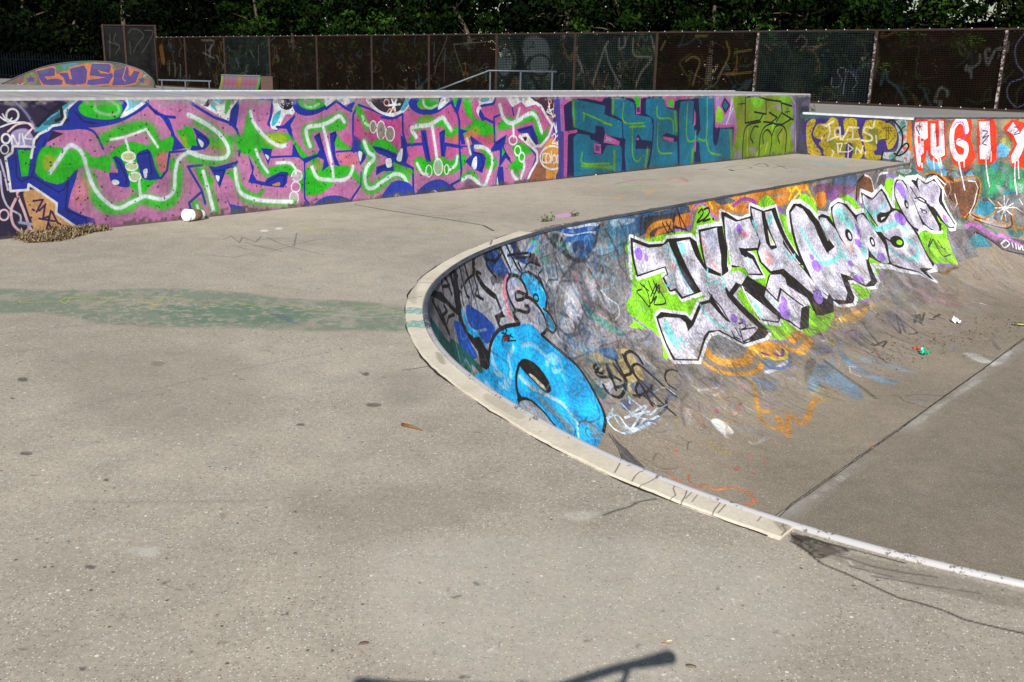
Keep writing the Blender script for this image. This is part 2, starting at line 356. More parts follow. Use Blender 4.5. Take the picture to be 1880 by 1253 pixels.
# ------------------------------------------------------------------ the writing on the walls (traced; each block names its own origin and scale)
LEDGE_TXT = '''
@0 160 4.1775
p dark: -200 60 640 60 600 300 260 480 40 560 60 800 240 760 440 880 640 1110 620 1160 -200 1260
q 52,40,84 a.6 b60: -40 300 200 480 60 700 -60 620
q cyan w.5: 265 335 320 260 440 190 490 110 600 90 560 180 490 260 400 300 320 340
q 20,70,95 a.7 w.7: 330 290 420 220 480 190 430 280
l 12,10,40 30: 250 120 380 190 520 110; 460 130 480 240 430 260; 290 300 420 170
s 150,150,205 24 a.8 b8: 110 110 190 190 250 280 270 340
q 178,162,214 a.9 b12: 90 350 200 320 260 400 230 450 100 450
s white 16 b3: 0 310 90 280 200 275 260 320; 20 210 60 270 90 240; 0 230 40 260
o white 20 b3: 95 218 46 48; 45 398 32 36
s white 16 b3: 90 440 95 370 140 445 150 360; 170 360 188 445; 235 330 190 390 240 400
s 236,200,206 18: 60 345 130 290 220 280 250 310 210 360
o white 14: 35 480 30 34
s 200,196,226 20 b5: 0 560 30 660 60 790; 0 650 20 830 70 930 150 980 160 1040
s 236,190,200 26 b4: 120 860 85 950 105 1060 180 1115 220 1080 190 970 135 830 140 800
s 236,190,200 24 b4: 195 980 220 1060 275 1145
o 236,200,210 18: 30 982 36 40
s 170,186,230 26 b8: 150 1040 260 1055 360 1065
q 216,160,100 b4: 185 800 300 800 430 900 440 980 600 1110 300 1130 240 1020 200 910
l 60,20,82 18: 255 875 330 865 280 960; 350 900 300 950; 345 905 330 1010 380 990; 300 1010 420 1030; 390 950 360 1085; 370 1040 410 1120; 400 960 440 1040; 440 1040 465 1055; 250 940 262 948
p blue: 120 470 250 476 330 360 370 330 470 300 530 260 520 200 560 140 640 85 1000 85 980 200 900 280 560 330 470 330 400 340 300 560 268 650 340 720 440 750 500 720 600 620 585 700 540 830 525 920 540 940 640 985 720 1010 738 1060 725 1118 612 1118 605 1065 520 1020 440 960 440 890 220 738 215 785 100 790 55 560 70 530 118 520
p pink: 400 335 540 330 680 345 780 480 840 560 700 620 600 625 590 690 540 830 522 920 560 950 640 985 720 1010 740 1060 730 1130 1700 1090 1700 60 1120 130 1050 190 900 275 700 320 560 310 540 320 680 340 560 380
p green: 135 482 240 486 215 682 165 690
l navy 12: 122 530 126 690 165 728 240 690 350 400; 250 690 450 808 492 785 525 720 500 940 660 1012 676 1115
q blue: 610 100 540 160 525 220 580 290 700 305 830 280 920 230 955 170 930 100 860 88
q green: 640 115 600 165 650 225 800 252 905 235 938 180 920 115 860 92 700 90
s 150,200,150 26 a.85 b14: 730 130 740 185 830 213 905 200 905 150 860 115
l navy 14: 575 195 640 265 760 288
s blue 22: 470 318 570 315 680 325 740 370 790 475
s blue 30: 545 270 700 300 900 265 1050 190 1120 140
q white: 960 90 975 140 922 240 1030 190 1110 130 1165 90
q 110,190,215 w.5: 985 92 990 150 965 190 1040 150 1105 92
p 30,24,50: 1110 88 1150 88 1140 120
l blue 26: 1120 120 1200 205 1270 228 1340 235
l navy 10: 1140 150 1190 200 1260 226
p blue: 1140 140 1300 250 1345 380 1420 470 1320 492 1310 350 1250 250
q green b16: 320 470 450 465 560 480 640 480 720 540 840 530 840 650 790 640 700 620 600 630 500 725 440 745 350 720 272 650
q 190,160,30 a.7 b50: 330 540 400 520 440 600 340 640
s green 100 a.9 b46: 680 680 740 850 850 940 980 920 1080 850 1250 900 1340 830 1360 650 1330 590
s green 90 b40 a.9: 800 400 950 330 1130 310 1200 440
q green b14: 850 500 1000 420 1150 450 1320 380 1310 490 1210 540 1230 660 1290 640 1180 740 1100 810 1000 770 980 700 900 640 860 560
q 214,118,110 a.8 b40: 1190 530 1290 500 1270 640 1220 640
q 214,118,130 a.6 b60: 600 720 700 700 680 860 560 900
q 150,80,140 a.5 b60: 700 1000 1000 960 1300 960 1300 1090 740 1120
l blue 20: 1570 470 1420 492 1300 502 1280 640 1235 700 1110 695
p green: 1350 330 1470 320 1520 470 1420 470
q 200,160,30 a.6 b40: 1400 360 1460 380 1440 460 1400 440
q blue: 870 540 925 550 970 640 992 765 870 745 838 660 905 655
l navy 12: 880 550 920 590 972 700 965 745
e white: 885 732 30 20 10
q blue: 1045 530 1080 492 1150 490 1190 620 1220 702 1100 706 1060 600
l navy 12: 1060 520 1140 500 1165 660
q white: 1098 640 1130 630 1125 692 1108 695
s 214,226,236 36 b12: 385 655 450 560 520 460 570 455 630 510 670 640 720 770 800 870 900 930 1000 890 1080 850 1120 840 1250 860 1330 800 1345 650 1370 560 1440 505 1500 505
l 230,236,240 24 b6: 850 405 960 385 1120 325 1210 462
l 220,230,236 22 b6: 960 390 988 490
e 214,210,180 a.85: 985 535 52 36; 1010 610 46 32; 1035 690 44 34
o 236,238,232 14: 985 535 52 36; 1010 610 46 32; 1035 690 44 34
o 190,150,70 7 a.8: 985 537 26 16
s 214,226,236 26 b8: 1065 720 1078 850
l blue 22: 1550 600 1440 612 1545 790 1575 895; 1540 810 1450 890 1475 985
s green 60 b30: 1500 900 1560 1010
s 214,226,236 26 b8: 1550 650 1600 820 1645 965; 1510 910 1545 1010
l white 24 w0: 600 90 548 138 495 188 500 235 470 288 400 300 368 330 300 362 262 405 238 545
l white 24 w0: 262 460 98 455 92 505 42 542 60 640 82 800 215 790 220 748 300 800 435 892 430 968 520 1030 600 1085 615 1118
@350 160 4.6925
q white: -20 85 100 165 330 292 345 200 412 140 410 88
q 60,180,205 w.4: 170 160 220 100 300 110 290 180 250 220
p 24,18,40: 110 165 160 92 205 92 150 172
q 70,190,40: 300 108 370 95 350 140 300 240
q 235,240,240 w.4: 205 120 260 150 300 120 280 215 230 210
l blue 28: -10 130 80 190 200 262 340 312 400 370
p blue: 418 100 415 200 392 352 325 330 345 200
l blue 26: 385 350 430 450 430 530 416 585; 430 530 465 565
s green 80 b36: 160 470 260 500 340 460; 420 450 440 520 540 560
s green 90 a.8 b46: 60 300 230 400 330 540 280 620 160 640 0 610
s 160,140,60 70 a.5 b50: 160 500 300 520 280 600
s 214,230,234 42 b10: -20 240 100 300 230 390 300 480 326 560 290 610 180 615 60 590 -20 560
q blue: 20 355 100 400 162 460 150 510 100 540 0 542 50 440
l navy 12: 60 410 130 440 150 490
q white: 60 445 110 480 105 518 85 512
p green: -60 330 15 350 60 510 -20 500
q green a.9 b40: 500 190 540 300 620 390 740 400 860 410 830 470 700 540 600 560 500 560 440 520
q 170,180,20 a.8 b30: 620 430 760 400 830 440 780 530 660 490
s 214,230,234 36 b10: 515 215 540 300 620 410 720 490 785 512 820 500
s green 70 a.9 b36: 540 560 620 700 680 740 800 700 880 700
s 214,230,234 28 b8: 560 540 600 640 665 735
l blue 26: 430 92 570 92 705 115 690 250 668 322 735 372
q white: 720 105 910 92 890 230 820 240 770 330 735 372 685 335 715 200
q 20,14,40 w.9: 760 100 890 105 880 170 830 200 770 170
q 60,180,205: 715 250 780 200 750 300 700 335
p blue: 905 165 895 240 800 330 745 345 835 350 890 460 860 330 900 260
l blue 24: 742 345 830 352 884 460
q blue: 920 95 885 190 960 245 1060 242 1160 190 1190 95
q green: 960 95 930 150 1000 195 1090 190 1160 150 1150 95
s 170,215,170 26 a.9 b8: 990 105 985 160 1040 176 1105 150
q white: 1165 88 1178 178 1260 115 1325 155 1425 88
l blue 26: 1165 190 1255 122 1330 180 1385 208
p blue: 1340 170 1440 90 1390 195
q green b40 a.9: 960 350 1100 290 1300 220 1350 320 1280 380 1160 380 1040 400 1060 520 990 520
q green b30: 860 420 960 540 1020 600 1080 560 1110 640 1190 690 1280 680 1400 690 1460 840 1350 760 1150 900 1080 930 1000 930 930 830 1000 700 1040 650 960 620
q green b30 a.9: 1240 400 1310 470 1400 540 1300 540 1240 500
s 222,232,236 38 b10: 1030 512 1002 430 1005 352 1120 330 1200 300 1280 252 1325 300
p blue: 1062 430 1108 392 1130 470 1192 680 1132 728 1148 630 1100 605 1060 620 990 658 955 620 1090 580 1110 540
p blue: 1198 400 1250 380 1262 420 1240 480 1250 600 1288 685 1240 672 1205 540
l navy 12: 1080 420 1110 405 1140 560; 1210 410 1248 395 1240 470
l blue 16: 1255 560 1405 548
q 210,120,110 a.6 b50: 1080 640 1130 640 1120 720 1040 700
q 210,100,110 a.6 b50: 1290 580 1400 580 1440 680 1320 680
s 222,232,236 32 b8: 1140 340 1180 500 1220 700 1230 780
s 222,232,236 36 b10: 1045 690 1090 780 1180 800 1320 800 1380 750 1396 685
p blue: 605 528 702 535 690 600 668 672 640 600
q white: 640 580 675 600 663 628
l blue 18: 685 606 930 595 980 640 986 790
p blue: 880 488 920 560 955 612 872 602
l navy 10: 892 505 925 580
q green b30 a.9: 700 690 830 690 900 720 870 760 700 730
s 222,232,236 30 b8: 740 655 850 655 900 700 908 745
p blue: 495 590 545 690 538 750 570 805 640 820 660 788 780 728 838 735 830 825 800 868 640 852 495 822 530 720
l navy 12: 660 820 760 760 815 765 800 850
q orange: 700 845 762 820 765 852
e 206,216,206 a.6: 915 765 42 44; 890 955 36 52
o white 13: 915 765 44 47; 905 862 38 44; 890 957 38 56
q green b36: 40 690 140 760 200 800 150 860 90 820
q green b30 a.9: 290 730 380 740 450 860 560 920 640 870 620 920 540 960 430 900 370 800
p blue: 155 680 210 692 395 640 350 692 305 715 250 872 200 760
l navy 12: 200 725 290 715 250 840
q white: 213 765 250 772 235 818
l blue 22: 300 690 370 690 400 645
s green 90 a.8 b50: 110 740 160 900 210 1060
s 222,232,236 38 b10: 108 730 150 880 200 1085
s green 70 a.7 b40: 385 720 440 930 570 990 880 1000
s 222,232,236 40 b12: 385 708 400 830 440 920 560 970 700 985 870 990
p 30,60,165: 300 935 340 1010 460 1032 495 1110 340 1140 345 1050
l blue 18: 980 780 982 960 1020 1012
p 40,50,170: 955 1060 985 980 1025 1040
q 30,60,170: 1050 1060 1120 965 1220 935 1330 952 1395 1020
l blue 24: 1432 178 1400 240 1398 400 1405 560
p blue: 1402 410 1480 460 1532 540 1505 620 1460 678 1435 562 1380 556
l navy 12: 1430 440 1510 540 1480 640
q white: 1443 560 1478 568 1460 645
l blue 22: 1470 740 1465 850 1390 960 1378 1010
q 192,52,132 a.75 b40: 1420 260 1560 200 1800 270 1795 520 1700 545 1560 500 1420 440
q 192,60,130 a.6 b60: 1330 400 1395 420 1395 520 1310 470
s green 60 b36: 1440 190 1480 260 1520 340
s 214,226,230 24 a.8 b12: 1480 255 1500 310 1535 335
e 120,190,120 a.6: 1572 345 24 46; 1640 375 32 72; 1717 405 34 56
o 236,240,240 11: 1572 345 27 52; 1640 375 36 80; 1717 405 38 62
l blue 18: 1445 155 1540 190 1700 258 1770 268 1840 200
q white: 1530 85 1560 180 1680 248 1790 250 1880 165 1880 85
q 46,34,52: 1568 95 1590 170 1680 222 1800 205 1845 95
q cyan: 1820 190 1850 105 1880 95 1880 150
q green b30: 1560 480 1640 450 1720 480 1790 560 1700 560 1600 520
s green 90 b40: 1500 500 1570 610 1500 780 1560 880 1760 740 1860 780
s 214,230,234 36 b10: 1495 470 1530 560 1582 610 1520 690 1500 780 1520 860 1570 872 1660 810 1760 750 1830 770 1862 822
p blue: 1560 508 1640 520 1760 570 1840 640 1880 672 1880 702 1730 645 1680 600 1600 565
p blue: 1600 690 1680 662 1745 640 1752 725 1660 725 1595 762
l navy 12: 1590 530 1700 560 1760 600; 1610 740 1620 700 1700 680
q white: 1680 628 1722 618 1732 682 1690 692
@700 160 4.6925
s blue 22: 0 262 90 272 180 235
l white 20: 90 110 110 160 120 205; 130 110 100 180 75 225; 60 160 160 150
o 240,190,180 10: 45 135 22 28
l 232,150,140 12: 50 220 70 190 110 200 120 240
q cyan w.5: 165 195 220 108 240 130 200 200
q 200,66,140 a.55 b80: 190 240 600 160 900 160 980 480 900 700 700 600 240 700 190 500
q 200,66,140 a.55 b60: 880 150 1080 110 1400 160 1440 340 1300 520 1000 360
q blue: 265 95 245 175 340 237 470 228 565 160 580 95 500 80
q green: 310 140 370 92 480 92 495 140 440 188 340 190
s 190,225,190 24 a.9 b5: 360 110 370 160 420 186 480 160
q 205,110,80 a.8 b10: 305 140 330 170 390 188 340 192
q white: 520 98 585 92 570 140 488 198
l blue 20: 560 160 600 135
p blue: 585 95 700 95 655 245 600 150
p green: 610 92 660 92 636 190
l blue 24: 182 240 186 400 216 490 202 660 272 702 276 890
p blue: 165 405 212 480 232 600 205 682 158 612 170 520
q white: 165 540 185 540 170 640 130 622
q white: 40 628 82 618 92 682 48 692
q green b30: 110 650 190 690 270 720 270 745 200 720 110 680
l navy 12: 180 430 205 520 200 640
l blue 26: 212 502 372 490
p blue: 340 370 386 374 402 490 428 645 385 645 350 490
p blue: 498 395 552 358 546 478 660 498 700 512 700 535 562 512 546 605 515 602
l navy 12: 360 390 385 500 410 620; 510 400 545 380 520 500 530 590
q green b34 a.95: 240 470 290 340 330 270 400 245 470 270 540 260 600 350 580 410 500 340 300 380 280 480
q 160,160,30 a.7 b34: 330 290 400 250 450 280 380 310
q 206,120,60 a.6 b40: 560 400 660 370 660 480 580 460
q green b30: 280 650 330 600 420 650 470 600 540 610 600 640 660 580 730 600 700 690 560 760 420 750 330 740
s green 50 b20: 570 400 610 400 650 375 700 400
s 222,232,236 38 b10: 300 432 265 352 420 325 520 265 562 310 602 372
s 222,232,236 32 b8: 435 320 460 480 480 625
s 222,232,236 28 b8: 308 660 350 740 395 752; 590 712 640 672 656 598
e 206,200,206 a.75: 490 690 34 66
o 238,240,240 12: 410 725 26 50; 490 690 38 70; 562 712 19 42
l blue 24: 600 130 660 240 672 300 672 500 690 720 682 800 600 845
q 30,56,175: 290 940 380 835 500 795 590 840 650 900 600 960 400 960
q 226,228,240: 405 925 450 888 492 915
q 30,56,175: -10 985 50 870 120 810 220 820 280 880 278 960 100 990
s 226,228,240 20 b6: 105 965 135 930 168 955
q green b36: 700 90 760 90 800 260 900 300 990 380 960 480 860 420 760 380 700 420 690 380 790 300 730 230
q 190,140,40 a.6 b40: 720 400 800 340 860 380 780 460 720 470
q white: 838 98 975 86 942 142 872 152 850 255 818 205 842 150
q cyan: 862 98 930 96 920 124 860 130
l blue 22: 860 165 970 145 985 88
p blue: 850 185 905 282 870 295 838 240
l blue 22: 895 272 972 312 976 470 992 525
l blue 18: 1030 238 970 262 970 312
p blue: 668 358 745 380 705 402 725 495 688 500
q 200,66,110 a.7 b30: 800 440 880 420 970 400 970 470 930 520
p blue: 765 418 830 465 942 542 985 472 1082 408 1055 520 1132 672 1072 612 1028 682 1018 545 950 562 840 510 792 492
p blue: 790 492 800 556 880 575 898 610 895 650 870 742 780 702 722 642 760 602 745 515 700 520 690 505 760 505
l navy 12: 770 440 800 520; 790 560 860 580 880 680 850 720; 990 490 1060 440; 1040 540 1110 620
q white: 792 622 822 602 818 705 778 692
p green: 1040 520 1065 560 1040 602
q green b24: 840 520 920 560 1000 640 960 720 900 690 900 600 850 550
s 222,232,236 36 b8: 810 516 880 522 940 572 956 660 920 780 890 852
s 214,226,220 28 b10: 740 448 768 580
q 70,60,80 a.5 b40: 720 800 790 780 830 870 720 880
s green 40 b24: 700 780 770 745 820 790
s 214,230,234 32 b10: 700 800 760 772 830 822 870 860 930 870
l blue 18: 1030 545 1018 700 980 860
p blue: 1008 690 1050 688 1062 870 975 870
p white: 1000 768 1012 870 978 870
q green b34: 1000 350 1060 262 1120 265 1180 275 1300 200 1350 240 1390 390 1440 340 1390 490 1330 420 1310 300 1160 340 1050 370
q green b30: 1130 520 1200 480 1300 560 1240 590 1230 700 1180 720 1200 780 1130 720 1100 680 1160 620
s 222,232,236 36 b8: 1020 158 1050 260 1110 312 1180 290 1260 238 1310 235 1350 290 1382 392
s 222,232,236 28 b8: 1190 188 1168 272
s 222,232,236 24 b6: 1136 320 1140 430
o 236,240,238 14: 1135 460 34 38; 1175 550 26 42; 1210 605 24 40
s 222,232,236 30 b8: 1225 640 1230 690 1190 800 1140 770 1125 728
p 66,34,56: 1400 85 1545 85 1545 200 1500 260 1420 240 1380 165 1270 125 1230 105 1240 85
q 218,150,60: 1410 500 1470 450 1570 465 1575 560 1540 700 1500 790 1400 770 1380 600
q 150,92,70: 1330 640 1400 620 1410 800 1260 812
q purple: 1500 90 1570 90 1590 560 1580 800 1500 790 1540 680 1575 480 1490 380 1480 240
q 92,60,150 b10: 1480 330 1580 340 1580 470 1500 460
l 210,180,60 8: 1490 90 1480 230 1500 260; 1510 680 1500 790
p blue: 1165 365 1302 328 1345 440 1352 492 1312 502 1268 398 1190 396
l navy 10: 1180 380 1290 345 1320 470
l blue 16: 1125 165 1140 245
l blue 16: 1290 530 1335 600 1300 700 1235 825
q blue: 1065 82 1125 160 1135 160 1090 82
p white: 1080 82 1125 165 1205 115 1245 158 1330 132 1290 95 1240 90 1200 82
l white 26 w0: 1080 82 1130 160 1208 112 1250 160 1330 138 1378 170 1420 250 1475 332 1440 430 1375 508 1325 512 1252 412 1190 425 1300 522 1342 562 1345 640 1290 732 1248 825
p 240,225,190: 1215 430 1260 440 1300 500 1250 460
p 30,30,34: 1215 432 1258 440 1242 472
e 240,240,240: 1265 105 24 26
l white 12: 1440 130 1450 170 1425 215 1460 235; 1430 220 1480 190
o 240,170,170 8: 1452 128 12 18
l white 15: 1440 170 1480 262 1512 228 1505 392; 1485 310 1508 392 1542 298
s white 12: 1470 422 1495 405 1500 440 1475 485 1512 482; 1505 432 1527 415 1538 440 1512 492 1548 488
o white 16 b4: 1475 610 106 100
s white 12: 1420 572 1392 582 1390 645 1422 652; 1466 558 1460 655; 1525 585 1520 655; 1520 592 1555 580 1540 622 1572 665
o white 12: 1437 615 20 40; 1492 622 17 36
@1020 160 4.0870
p 66,56,150: -20 60 70 60 70 300 90 690 20 700 20 400
p 146,104,176: 30 90 60 60 60 340 40 330
p magenta: 60 695 62 340 38 130 60 100 130 76 330 70 370 62 560 56 640 56 920 60 1180 48 1205 60 1205 285 1342 285 1355 330 1332 555
p tnavy: 85 695 92 360 72 340 60 140 130 92 220 86 345 112 375 76 500 70 580 90 602 112 604 205 636 205 640 88 700 72 800 70 832 152 888 162 895 110 930 95 1030 92 1070 58 1190 64 1196 310 1338 302 1325 550
p green: 585 70 635 70 632 150 606 150
p green: 835 100 880 95 885 150 850 145
p 40,40,120: 606 155 632 155 630 190 610 190
q magenta: 62 340 100 330 158 322 155 345 110 352 72 372
p teal: 125 120 150 94 365 140 372 152 366 206 502 262 490 386 372 356 362 300 298 290 300 340 285 350 140 305 122 200
l tnavy 12: 300 350 332 350 332 300
p teal: 132 380 162 350 250 362 262 392 330 420 285 424 282 500 348 508 382 438 482 436 502 472 492 632 138 674
p magenta: 288 422 340 430 342 505 286 492
p 70,60,150: 300 438 330 444 330 484 298 478
p magenta: 370 352 482 410 474 438 358 418
p 150,140,170: 382 372 440 404 372 408
p teal: 420 84 500 82 590 122 596 208 730 232 724 408 642 396 622 352 604 378 598 462 712 468 702 540 672 612 530 634 514 520 522 400 490 380 502 250 420 200
l tnavy 12: 500 210 505 380 520 400; 604 470 640 400
p magenta: 608 380 626 385 620 430 606 426
p tnavy: 495 390 525 392 518 500 530 640 498 640
p tnavy: 598 400 640 400 720 410 715 465 610 465
p teal: 680 92 800 82 832 160 912 180 922 372 832 346 800 368 806 402 912 412 918 592 700 612 722 480 738 240 676 200
l tnavy 12: 720 232 735 300 722 470 690 610
p magenta: 806 370 888 386 880 414 806 394
p teal: 938 112 1012 100 1040 110 1036 300 1050 340 1062 372 1088 320 1072 92 1085 66 1186 70 1192 100 1180 350 1192 412 1212 402 1222 312 1332 316 1330 540 1090 576 1075 420 1052 402 1040 580 930 592 926 200
p magenta: 1038 160 1052 200 1050 280 1036 300
p tnavy: 1052 120 1070 110 1084 310 1062 350 1052 280
p tnavy: 1042 430 1078 420 1086 585 1040 590
p magenta: 1044 400 1056 400 1050 490 1040 480
l tnavy 10: 925 100 920 380 925 600; 1040 112 1030 280
s tnavy 30: 1200 320 1190 390 1205 420 1225 320
p 158,124,186: 1204 60 1345 58 1335 280 1202 280
q lime: 1215 150 1255 190 1250 260 1205 255
q lime: 1340 60 1410 56 1400 120 1330 120
p magenta: 1265 62 1325 140 1272 216 1232 140
p tnavy: 1268 78 1312 140 1272 200 1244 140
p teal: 1270 98 1298 140 1274 176 1254 140
l 226,216,206 8 a.9: 1330 100 1300 220; 1322 80 1310 180; 1330 160 1280 280
s 96,170,26 13 a.9 b4: 205 195 290 230 420 290; 215 200 210 260; 200 490 206 572 400 574; 360 270 420 285; 512 120 512 262 660 272; 560 300 670 295; 576 280 578 500 610 560 640 530; 760 150 772 232 870 242 886 345; 768 270 772 480 872 498; 990 130 984 380 1040 402 1052 330; 1138 95 1130 380 1070 392; 1130 400 1160 490 1240 512
s 120,170,20 26 a.7 b14: 132 110 140 290; 432 92 430 200; 690 470 676 600; 1312 330 1322 540; 1030 470 1020 580; 440 480 440 620; 200 590 420 605; 895 190 905 330
q olive: 1340 60 1500 50 1800 54 1810 300 1805 512 1600 535 1345 556 1360 300
q 136,146,34 a.7 b30: 1380 120 1460 200 1420 400 1370 330; 1560 90 1640 160 1600 300; 1660 330 1740 300 1720 460
q 110,190,30 a.8 b16: 1460 60 1560 100 1500 160; 1690 50 1740 60 1760 110 1680 110; 1600 290 1660 250 1680 300 1620 330
q 140,130,166 a.8 b16: 1345 490 1395 480 1400 550 1345 556; 1630 150 1680 130 1690 180; 1450 470 1490 450 1500 510; 1760 300 1800 280 1800 420 1770 400
s 206,200,40 8 a.8: 1440 330 1438 520; 1590 420 1570 500; 1540 440 1500 530; 1620 320 1640 260
l black 11: 1422 272 1424 80 1500 66 1578 92 1580 205 1490 188; 1422 272 1532 250 1556 210; 1580 95 1692 110 1700 190 1655 262; 1602 190 1662 230 1620 268 1560 262; 1700 122 1790 150 1782 248 1702 198; 1770 240 1700 282 1640 278
s black 11: 1402 545 1410 370 1440 290 1540 262; 1482 420 1462 370 1490 300 1520 300; 1525 525 1535 380 1570 300 1640 270; 1560 425 1556 360 1590 322 1622 380 1605 520; 1622 370 1650 300 1700 290 1732 350 1722 500; 1680 420 1668 370 1700 315
l black 6: 1370 130 1420 125; 1400 110 1395 145; 1720 190 1760 185; 1740 160 1738 210
q 120,104,170: 1770 60 1805 100 1812 300 1806 508 1780 510 1790 300
l 206,180,60 7: 1760 70 1800 130 1806 300 1796 500
p 88,82,102: 1800 40 1960 40 1960 540 1806 512
q 60,66,80 a.8 b16 w.5: 1830 60 1900 80 1880 300 1830 280
q 120,104,140 a.6 b16 w.5: 1850 120 1940 100 1930 220 1880 240
q 30,40,60 a.8 b10 w.5: 1840 160 1900 150 1900 240 1850 250
'''
YEL_TXT = '''
@1440 160 7.23
p 92,96,112: -60 300 2000 300 2000 1100 -60 1100
q 60,60,80 a.8 b30: 170 350 260 360 300 880 170 880
p purple: 235 600 250 470 380 395 700 385 950 395 1300 425 1500 550 1520 700 1490 800 1300 850 1290 920 800 930 330 900
q 60,110,110 a.7 w.6: 200 360 700 350 1000 360 900 400 300 420
q yellow w.6: 290 620 300 480 370 425 415 440 390 560 360 640 400 740 500 880 340 880 300 760
q yellow w.6: 380 640 430 500 480 470 560 470 620 405 700 430 725 520 720 620 800 620 790 430 960 430 975 560 1040 740 1060 850 1000 940 880 940 880 760 820 760 800 930 540 900 520 820 450 740 480 690
q yellow w.6: 1110 430 1300 440 1480 545 1495 650 1470 780 1380 820 1340 700 1250 700 1230 800 1210 870 1290 900 1250 950 1080 930 1060 760 1030 600 1060 500
q 90,110,40 a.6 b30 w.8: 600 700 900 740 1000 860 700 880; 1120 560 1240 560 1240 760 1100 720
s purple 24: 370 640 385 560 440 480 540 470; 480 700 445 745 470 800 520 900; 725 420 735 520 700 600; 970 400 985 560 1040 740 1070 840; 1090 430 1250 425 1420 480 1500 580 1500 700 1440 810 1350 845
q purple: 810 930 822 770 870 730 912 790 890 930
s purple 18: 1360 690 1280 700 1232 760 1250 810 1310 820 1350 790 1330 745 1285 750
q purple: 1205 830 1310 850 1290 892 1200 885
l 60,60,40 4 a.7: 300 640 500 660; 320 780 520 880; 740 360 740 940
l 226,216,196 24 b4: 505 500 560 515 650 455; 590 500 610 570 575 705 690 655
o 226,216,196 20: 702 595 36 60
l 226,216,196 22: 738 530 745 690; 770 690 840 570 850 530 985 540; 905 545 912 690; 835 692 1000 682
s 226,216,196 24: 1195 460 1175 540 1085 530 1055 590 1150 640 1165 690 1110 712 1025 700
l 226,216,196 16: 1215 640 1225 740; 500 650 500 700; 640 830 660 850 630 910; 700 745 770 742 735 850 830 850; 710 750 715 870; 852 755 845 940; 852 760 915 810 850 855; 945 875 958 790 1022 870 1045 770; 1080 850 1080 880; 800 740 830 735
q 196,206,214 w.7: 1470 470 1640 430 1690 600 1700 1000 1540 965 1310 930 1320 860 1480 840 1520 660
q 60,160,150 a.7 w.6: 1540 470 1600 460 1590 580 1530 640; 1620 560 1660 560 1640 680; 1400 880 1460 880 1440 950 1390 950
q 226,132,34 w.3: 1640 455 1685 460 1690 820 1640 800 1620 640
q 210,80,90 a.8 w.4: 1560 640 1610 640 1600 690 1560 680; 1560 780 1640 800 1600 850; 1590 920 1630 930 1620 980
l black 7: 1285 545 1425 540; 1320 520 1330 560; 1350 510 1352 690; 1380 520 1378 680; 1400 530 1420 580 1340 570; 1480 640 1380 750
s black 22: 1350 470 1420 440 1480 480 1560 600 1560 760 1480 900; 1480 905 1560 790 1620 742 1650 775 1610 850 1520 900 1460 870; 1290 950 1310 850
l black 12: 1370 470 1400 430; 1430 480 1450 430; 1520 610 1570 540 1610 515
o 180,90,30 10: 1640 430 24 22
'''
